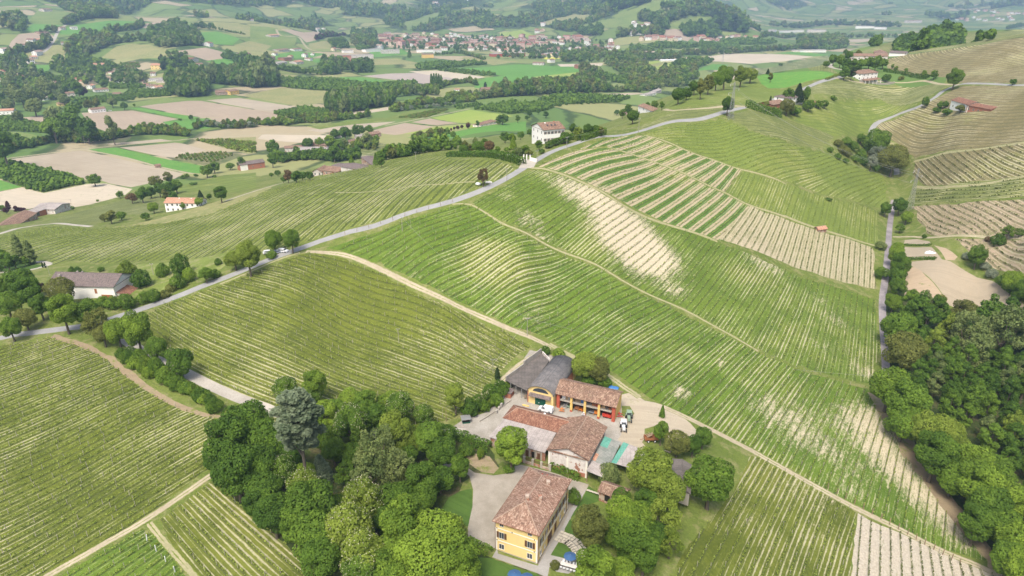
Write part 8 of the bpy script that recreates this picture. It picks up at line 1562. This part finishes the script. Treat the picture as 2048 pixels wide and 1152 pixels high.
VLAB={'left_vineyard':'row of young vines in the large vineyard at the bottom left','field_strip':'row of young vines in the small green field below the dirt path','copse_vineyard':'row of young vines between the dirt path and the villa copse','middle_vineyard':'row of young vines between the main road and the villa copse',
 'curved_vineyard':'row of young vines on the long slope above the farm','bottom_vineyard':'row of young vines right of the villa garden','pale_vineyard':'row of young vines in the pale tilled plot at the bottom right'}
VS=[];nrow=0
for k,g in enumerate(REG):
    if not g['vines'] or k not in ROWF:continue
    p=g['period'];S=row_segments(k,p)
    if g['vines']=='near':
        for L,seg in sorted(S.items()):
            G,ln=vine_geo(seg,7.5,.27,.7,.28)
            if G is None or ln< 7:continue
            c=G[0].mean(0);dull=g['name'] in ('pale_vineyard',)
            e=link('vine_row',None,loc=tuple(c),label=VLAB[g['name']],category='vine row',group='vine rows of the '+g['name'].replace('_',' '));e['_b']=list(map(float,c))
            link('foliage',mk('foliage',G[0]-c,G[1],[LM['vine_dull' if dull else 'vine']],tint=G[2]),e);nrow += 1
            V,F=post_geo(seg,5.5)
            if F:link('trellis',mesh_from('trellis',np.array(V)-c,F,[lam('post')],smooth=False),e)
    else:
        far_=g['vines']=='far'
        for L,seg in S.items():
            G,ln=vine_geo(seg,1.6 if far_ else 2.2,.5 if far_ else .36,.6,.25)
            if G:VS.append((G,'vine_dull' if (far_ or g['name']=='tan_vineyard') else 'vine'))
for tone,nm,lb in (('vine','upper_vine_rows','rows of young vines on the green slopes beyond the crest path'),('vine_dull','bare_vine_rows','rows of still bare vines on the tilled slopes at the right')):
    q=[G for G,t in VS if t==tone];o_=0;V=[];F=[];T_=[]
    for v,f,t in q:V.append(v);F.append(f+o_);T_.append(t);o_ += len(v)
    link(nm,mk(nm,np.concatenate(V),np.concatenate(F),[LM[tone]],tint=np.concatenate(T_)),kind='stuff',label=lb,category='vine rows')
print('VINE ROWS',nrow)
# ---------------------------------------------------------------- vehicles
def car(tile,pp,ang,paint,label,cat='car',name='parked_car',van=False,s=1.0):
    p=cast(px(tile,[pp]))[0];base=np.array([p[0],p[1],p[2]]);e=root(name,base,label,cat);X=np.array([math.cos(ang),math.sin(ang),0]);Y=np.array([-X[1],X[0],0])
    Lg,Wd,Hh=(4.4*s,1.75*s,1.45*s) if not van else (4.5*s,1.8*s,1.85*s)
    prof=[(-.5,.25),(-.5,.55),(-.44,.62),(-.40,.95),(-.18,1.0),(.12,.98),(.27,.64),(.46,.56),(.5,.42),(.5,.22)] if not van else [(-.5,.2),(-.5,.92),(-.46,1.0),(.12,1.0),(.28,.62),(.46,.52),(.5,.4),(.5,.2)]
    f=lambda x,y,z:base+X*x*Lg+Y*y*Wd+ZV*z*Hh;K=len(prof);m=MB();n_=lambda z:.5 if z< .6 else .5-.09*(z-.6)/.4
    for i in range(K):
        a,b=prof[i],prof[(i+1) % K];m.poly([f(a[0],-n_(a[1]),a[1]),f(b[0],-n_(b[1]),b[1]),f(b[0],n_(b[1]),b[1]),f(a[0],n_(a[1]),a[1])])
    m.poly([f(a[0],n_(a[1]),a[1]) for a in prof]);m.poly([f(a[0],-n_(a[1]),a[1]) for a in prof[::-1]]);m.build('body',[lam(paint)],e)
    for sd in (-1,1):
        x0,x1=(-.36,.2) if not van else (.0,.2);MB().poly([f(x0,sd*(.505),.66),f(x1+.04,sd*.505,.66),f(x1-.06,sd*.45,.93),f(x0+.03,sd*.45,.93)]).build('side_window',[lam('glass')],e)
        MB().box(f(.495,sd*.38-.07,.42),X*.05,Y*.22,ZV*.15).build('headlight',[lam('metal')],e)
        for x in (-.31,.32):w_=MB().cyl(f(x,sd*.5,.22)-Y*sd*.12,.33*s,.16*1.0,16,0,Y*sd).build('wheel',[lam('black')],e);MB().cyl(f(x,sd*.5,.22)+Y*sd*.04,.19*s,.02,12,0,Y*sd).build('rim',[lam('metal')],w_)
    MB().poly([f(.275,-.42,.66),f(.275,.42,.66),f(.15,.4,.95),f(.15,-.4,.95)]).build('windscreen',[lam('glass')],e)
    if not van:MB().poly([f(-.445,.42,.66),f(-.445,-.42,.66),f(-.415,-.4,.92),f(-.415,.4,.92)]).build('rear_window',[lam('glass')],e)
    return e
aX=math.atan2(Xa[1],Xa[0])
car('T24',(612,150),aX+math.pi,'white_paint','white delivery van parked in front of the yellow vaulted barn','van','delivery_van',van=True)
car('F',(552,507),3.5,'silver','silver car parked at the road under the left roadside tree');car('F',(566,504),-.2,'white_paint','white car parked beside the silver one at the road');car('T2',(1008,918),.3,'silver','pale blue grey car in the courtyard of the ridge villa');car('T17',(880,248),.2,'white_paint','white car beside the white house in the valley');car('T12',(1030,68),.35,'white_paint','white car half hidden left of the silver one')
def wheel(e,c,r,w,ax):q=MB().cyl(c-unit(ax)*w/2,r,w,18,0,ax).build('wheel',[lam('black')],e);MB().cyl(c-unit(ax)*(w/2+.02),r*.5,w+.04,12,0,ax).build('rim',[lam('white_paint')],q)
def tractor(tile,pp,ang,paint,label,s=1.0):
    p=cast(px(tile,[pp]))[0];b=p;e=root('tractor',b,label,'tractor');X=np.array([math.cos(ang),math.sin(ang),0]);Y=np.array([-X[1],X[0],0])
    m=MB();m.box(b+X*.2-Y*.38+ZV*.85,X*1.9*s,Y*.76,ZV*.75);m.box(b-X*1.2-Y*.5+ZV*.7,X*1.5,Y*1.0,ZV*.7);m.build('hood',[lam(paint)],e)
    MB().box(b-X*1.15-Y*.62+ZV*1.4,X*1.3,Y*1.24,ZV*1.0).build('cab_glass',[lam('glass')],e);m=MB();m.box(b-X*1.3-Y*.75+ZV*2.4,X*1.6,Y*1.5,ZV*.14);m.build('cab_roof',[lam(paint)],e)
    for x in (-1.2,.1):
        for y in (-.66,.6):MB().box(b+X*x+Y*y+ZV*1.4,X*.07,Y*.07,ZV*1.0).build('cab_post',[lam(paint)],e)
    for y in (-.85,.85):wheel(e,b-X*.8+Y*y+ZV*.75,.78,.42,Y);wheel(e,b+X*1.5+Y*y*.85+ZV*.48,.5,.3,Y)
    for y in (-.95,.55):MB().box(b-X*1.4+Y*y+ZV*1.45,X*1.2,Y*.4,ZV*.08).build('mudguard',[lam(paint)],e)
    MB().cyl(b+X*1.2+Y*.3+ZV*1.6,.05,.7,8).build('exhaust',[lam('black')],e);return e
tractor('T24',(1335,315),aX-1.25,'white_paint','white tractor with a cab standing at the right end of the arcade barn');tractor('T24',(1385,228),aX-1.3,'green_metal','pale green tractor behind the white one')
def implement(tile,pp,ang,W_,D_3,paint,label,legs=True):
    b=cast(px(tile,[pp]))[0];e=root('farm_implement',b,label,'implement');X=np.array([math.cos(ang),math.sin(ang),0]);Y=np.array([-X[1],X[0],0]);m=MB();m.box(b-X*W_/2-Y*.06+ZV*.55,X*W_,Y*.14,ZV*.14);m.box(b-X*W_/2-Y*.06+Y*D_3+ZV*.55,X*W_,Y*.14,ZV*.14);m.bar(b+ZV*.7,b+Y*D_3+ZV*1.3,.14);m.bar(b+X*.5+ZV*.7,b+Y*D_3+ZV*1.3,.1);m.bar(b-X*.5+ZV*.7,b+Y*D_3+ZV*1.3,.1);m.build('frame',[lam(paint)],e)
    for k in range(5):MB().cyl(b+X*(-W_/2+W_*(k+.5)/5)+Y*D_3*.5+ZV*.32,.32,.05,12,0,X+Y*.3).build('disc',[lam('metal')],e)
    return e
implement('T24',(760,165),aX+.3,1.7,1.2,'orange_metal','orange implement in front of the first barn pillar');implement('T24',(1300,215),aX+.4,1.9,1.4,'red_metal','dark red implement against the end wall of the arcade barn');implement('T24',(1410,205),aX+1,1.6,1.3,'rust','rusty implement right of the pale green tractor');implement('T24',(960,200),aX,1.0,.6,'white_paint','small white implement at the second pillar');implement('T23',(590,760),aX+.5,1.4,1,'timber','wooden implement leaning beside the barn pilaster')
b=cast(px('T24',[(1590,425)]))[0];e=root('rusty_trailer',b,'rusty open trailer loaded with planks at the edge of the dirt yard','trailer');X=unit((1,.05,0));Y=np.array([-X[1],X[0],0]);m=MB();m.box(b-X*1.9-Y*.95+ZV*.75,X*3.8,Y*1.9,ZV*.12)
for q in ((b-X*1.9-Y*.95+ZV*.87,X*3.8,Y*.07),(b-X*1.9+Y*.88+ZV*.87,X*3.8,Y*.07),(b-X*1.9-Y*.88+ZV*.87,X*.07,Y*1.76),(b+X*1.83-Y*.88+ZV*.87,X*.07,Y*1.76)):m.box(q[0],q[1],q[2],ZV*.6)
m.bar(b-X*1.9+ZV*.8,b-X*3.1+ZV*.5,.12);m.build('box',[lam('rust')],e)
for x in (-.9,.9):
    for y in (-1.0,1.0):wheel(e,b+X*x+Y*y+ZV*.42,.42,.2,Y)
pk=root('plank_stack',b+ZV*1.5,'pale planks heaped on the rusty trailer','planks');m=MB()
for k in range(9):a_q=rv.uniform(-.5,.5);m.box(b+X*(-1.2+.15*k)-Y*.6+ZV*(1.47+.09*k),X*math.cos(a_q)*.25+Y*.0,(Y+X*a_q)*1.5,ZV*.07)
m.build('planks',[lam('timber')],pk)
# film tunnel of the garden plots
t0=cast(px('T14',[(1250,1030),(1365,1040)]));X=unit((t0[1]-t0[0])*np.array([1,1,0]));Y=np.array([-X[1],X[0],0]);Lt=np.linalg.norm(t0[1]-t0[0]);m=MB();e=root('film_tunnel',t0[0],'white plastic film tunnel on the garden plot','greenhouse')
for i in range(14):
    for j in range(8):
        g_f=lambda i,j:t0[0]+X*(Lt*i/14)+Y*(1.6-1.6*math.cos(math.pi*j/8))+ZV*(1.9*math.sin(math.pi*j/8)*(1-.07*(i % 2))*(1-.35*(i< 2)))
        m.poly([g_f(i,j),g_f(i,j+1),g_f(i+1,j+1),g_f(i+1,j)])
m.build('film',[lam('pvc')],e,smooth=True)
for k in range(4):
    mm=MB();
    for j in range(8):mm.bar(t0[0]+X*Lt*k/3+Y*(1.6-1.65*math.cos(math.pi*j/8))+ZV*1.95*math.sin(math.pi*j/8),t0[0]+X*Lt*k/3+Y*(1.6-1.65*math.cos(math.pi*(j+1)/8))+ZV*1.95*math.sin(math.pi*(j+1)/8),.06)
    mm.build('hoop',[lam('metal')],e)
# ---------------------------------------------------------------- poles, wires, pylons
POLES={}
def pole(key,tile,foot,top,label,arm=True,w=.26,mat='conc'):
    b=cast(px(tile,[foot]))[0];P=px(tile,[top])[0];D=math.hypot(b[0],b[1]);h=max(4.5,min(13,float(at_dist([P],D)[0][2]-b[2])));e=root('utility_pole',b,label,'pole')
    MB().cyl(b-ZV*.5,w/2,h+.5,10,0,(0,0,1),w*.3).build('shaft',[lam(mat)],e);t=b+ZV*h
    if arm:MB().box(t-np.array([.7,.05,.35]),(1.4,0,0),(0,.1,0),(0,0,.1)).build('crossarm',[lam('metal')],e);[MB().cyl(t+np.array([x,0,-.25]),.05,.22,8).build('insulator',[lam('white_paint')],e) for x in (-.6,.6)]
    POLES[key]=t;return e
pole('a','T11',(365,270),(365,188),'concrete pole in the vineyard just below the main road bend');pole('b','T11',(1095,880),(1095,778),'concrete pole where the pale tracks meet above the farm');pole('c','T12',(108,238),(100,145),'pole on the bank behind the white barn');pole('d','T26',(1145,862),(1145,760),'thin pole standing in the middle of the long slope',w=.18)
pole('e','T11',(345,925),(343,838),'thin pole standing in the vineyard above the copse',w=.18);pole('f','T5',(418,275),(414,150),'pole beside the narrow cypress',w=.2);pole('g','T17',(684,530),(665,448),'leaning pole at the valley road fork');pole('h','T17',(572,1000),(560,955),'pole behind the white gabled shed at left',w=.2);pole('i','T16',(1167,500),(1165,415),'pole on the crest behind the west vineyard');pole('j','T2',(1746,775),(1745,690),'pole beside the ridge road right of the villa');pole('k','T2',(1326,875),(1325,800),'pole at the road in front of the ridge villa')
pole('l','T2',(1152,962),(1150,880),'pole beside the pale gateway of the ridge villa');pole('m','T2',(976,1060),(975,985),'pole on the inner side of the road below the villa gate');pole('n','T15',(400,730),(370,640),'thin leaning pole behind the white barn',w=.16);pole('o','T18',(1500+90,0+360),(1590,330),'pole on the hills',arm=False) if False else None
pole('p','F',(1772,778),(1772,752),'pole at the hidden lower end of the hollow road',w=.2);pole('q','T5',(50,640),(48,560),'short post beside the green hut',False,.2,'timber');pole('r','T17',(1510,300),(1502,225),'bare mast on the green strip of the valley',False)
def wire(a,b,sag,label,name='overhead_wire',w=.05,n=14,group=None):
    P=[a*(1-t)+b*t-ZV*4*sag*t*(1-t) for t in np.linspace(0,1,n)];c=(a+b)/2;V,F=tube(np.array(P)-c,[w/2]*n,5);o=link(name,mesh_from(name,V,F,[lam('metal')]),loc=tuple(c),label=label,category='wire')
    if group:o['group']=group
wire(POLES['a'],POLES['b'],3.5,'wire crossing the curved vineyard down to the track junction');wire(POLES['b'],POLES['q'],3.0,'wire from the track junction down to the green hut');wire(POLES['b'],POLES['p'],4.0,'long wire crossing the slope towards the wood');wire(POLES['a'],POLES['m'],1.5,'short wire beside the main road bend');wire(POLES['m'],POLES['l'],1.0,'wire along the road up to the villa gate');wire(POLES['l'],POLES['k'],.8,'wire along the hedge of the ridge villa');wire(POLES['k'],POLES['j'],1.5,'wire along the ridge road beyond the villa')
def pylon(tile,foot,top,label,w0=2.6):
    b=cast(px(tile,[foot]))[0];D=math.hypot(b[0],b[1]);h=min(32,float(at_dist([px(tile,[top])[0]],D)[0][2]-b[2]));e=root('lattice_pylon',b,label,'pylon');m=MB();n=9;c=lambda z,i:b+np.array([(-1,1,1,-1)[i],(-1,-1,1,1)[i],0])*(w0/2*(1-z)**1.3+.25)+ZV*h*z
    zs=np.linspace(0,1,n+1)
    for k in range(n):
        for i in range(4):j=(i+1) % 4;m.bar(c(zs[k],i),c(zs[k+1],i),.11);m.bar(c(zs[k],i),c(zs[k+1],j),.06);m.bar(c(zs[k],j),c(zs[k+1],i),.06);m.bar(c(zs[k+1],i),c(zs[k+1],j),.06)
    m.build('lattice',[lam('metal')],e);tips=[]
    for z,L,sd in ((.72,2.8,-1),(.84,2.8,1),(.95,2.4,-1)):
        t=b+ZV*h*z+np.array([sd*L,0,0]);m=MB();m.bar(b+ZV*(h*z+.5),t,.12);m.bar(b+ZV*(h*z-.5),t,.12);m.build('crossarm',[lam('metal')],e);MB().cyl(t-ZV*1.3,.09,1.3,8).build('insulator',[lam('white_paint')],e);tips.append(t-ZV*1.3)
    return tips
ta=pylon('T3',(330,700),(342,480),'lattice pylon at the end of the ridge road');tb=pylon('T14',(1128,685),(1185,345),'lattice pylon beside the hollow road');pylon('T3',(283,372),(283,300),'distant pylon on the pale bare field',4)
for k in range(3):wire(ta[k],tb[k],6,['lower','middle','top'][k]+' power line between the two lattice pylons','power_line',.07,24)
m=cast(px('T16',[(1665,678)]))[0];lump(m+ZV*.4,1.3,'white_paint','white_rock','white boulder beside the thin yellowish tree','boulder',None,5,.45)
m=cast(px('T16',[(1750,662)]))[0];lump(m+ZV*.2,1.6,'trim','white_rock','flat pale rock slab beside the main road','boulder',None,6,.25)
# gate pillars and walls of the ridge villa
for k,q in enumerate([(1075,935),(1092,935),(1112,938)]):
    b=cast(px('T2',[q]))[0];e=root('gate_pillar',b,'white gate pillar of the ridge villa, '+ORD[k]+' from the left','gate pillar');MB().box(b-np.array([.25,.25,.5]),(.5,0,0),(0,.5,0),(0,0,2.9)).build('shaft',[lam('white')],e);MB().box(b-np.array([.32,.32,-2.4]),(.64,0,0),(0,.64,0),(0,0,.15)).build('cap',[lam('trim')],e)
def low_wall(tile,A,B,h,th,mat,label,name='garden_wall'):
    q=cast(px(tile,[A,B]));n=8;d=unit((q[1]-q[0])*np.array([1,1,0]));N=np.array([-d[1],d[0],0])*th;m=MB();P=[q[0]*(1-t)+q[1]*t for t in np.linspace(0,1,n)];P=[np.array([p[0],p[1],float(hz(p[0],p[1]))]) for p in P]
    for a,b in zip(P[:-1],P[1:]):m.poly([a-ZV*.4,b-ZV*.4,b+ZV*h,a+ZV*h]);m.poly([b+N-ZV*.4,a+N-ZV*.4,a+N+ZV*h,b+N+ZV*h]);m.poly([a+ZV*h,b+ZV*h,b+N+ZV*h,a+N+ZV*h])
    m.poly([P[0]-ZV*.4,P[0]+ZV*h,P[0]+N+ZV*h,P[0]+N-ZV*.4]);m.poly([P[-1]-ZV*.4,P[-1]+N-ZV*.4,P[-1]+N+ZV*h,P[-1]+ZV*h]);return m.build(name,[lam(mat)],None,base=P[0],label=label,category='wall')
low_wall('T2',(1112,940),(1150,950),1.6,.3,'white','white wall right of the villa gate pillars');low_wall('T3',(1085,478),(1290,488),1.6,.3,'conc','grey garden wall below the three storey house');low_wall('T2',(925,905),(1060,935),.8,.3,'white','low pale wall along the villa car court');low_wall('T24',(70,255),(60,215),1.4,.3,'conc','grey kerb wall at the drive') if False else None
low_wall('T23',(0,1050),(400,780),.45,.2,'conc','low kerb wall along the shrubs of the farmyard drive')
for q in (((143,280),(200,320)),):pass
# field edge posts along the paths
def posts(tile,a,b,n,label,grp,h=1.7,w=.12,mat='timber'):
    q0,q1=[px(tile,[p])[0] for p in (a,b)];P=cast([(q0[0]+(q1[0]-q0[0])*t,q0[1]+(q1[1]-q0[1])*t) for t in np.linspace(0,1,n)]);me=None
    for p in P:
        if me is None:o=MB().box(np.array([-w/2,-w/2,-.4]),(w,0,0),(0,w,0),(0,0,h+.4)).build('end_post',[lam(mat)],None,base=np.zeros(3),label=label,category='post',group=grp);me=o.data
        else:o=link('end_post',me,label=label,category='post',group=grp)
        o.location=tuple(p);o.rotation_euler=(rv.normal(0,.06),rv.normal(0,.06),0)
posts('T9',(860,665),(1600,1090),16,'leaning wooden end post beside the pale track at the bottom right','end posts along the lower track',2.0,.16);posts('T10',(822,955),(980,1130),4,'pale end post beside the small green field at the bottom left','end posts at the small green field',1.8,.16,'white_paint');posts('F',(690,470),(905,404),10,'thin post at the lower edge of the main road','posts along the main road');posts('F',(860,572),(1060,668),12,'end post beside the pale track above the farm','end posts along the upper track',1.6,.1)
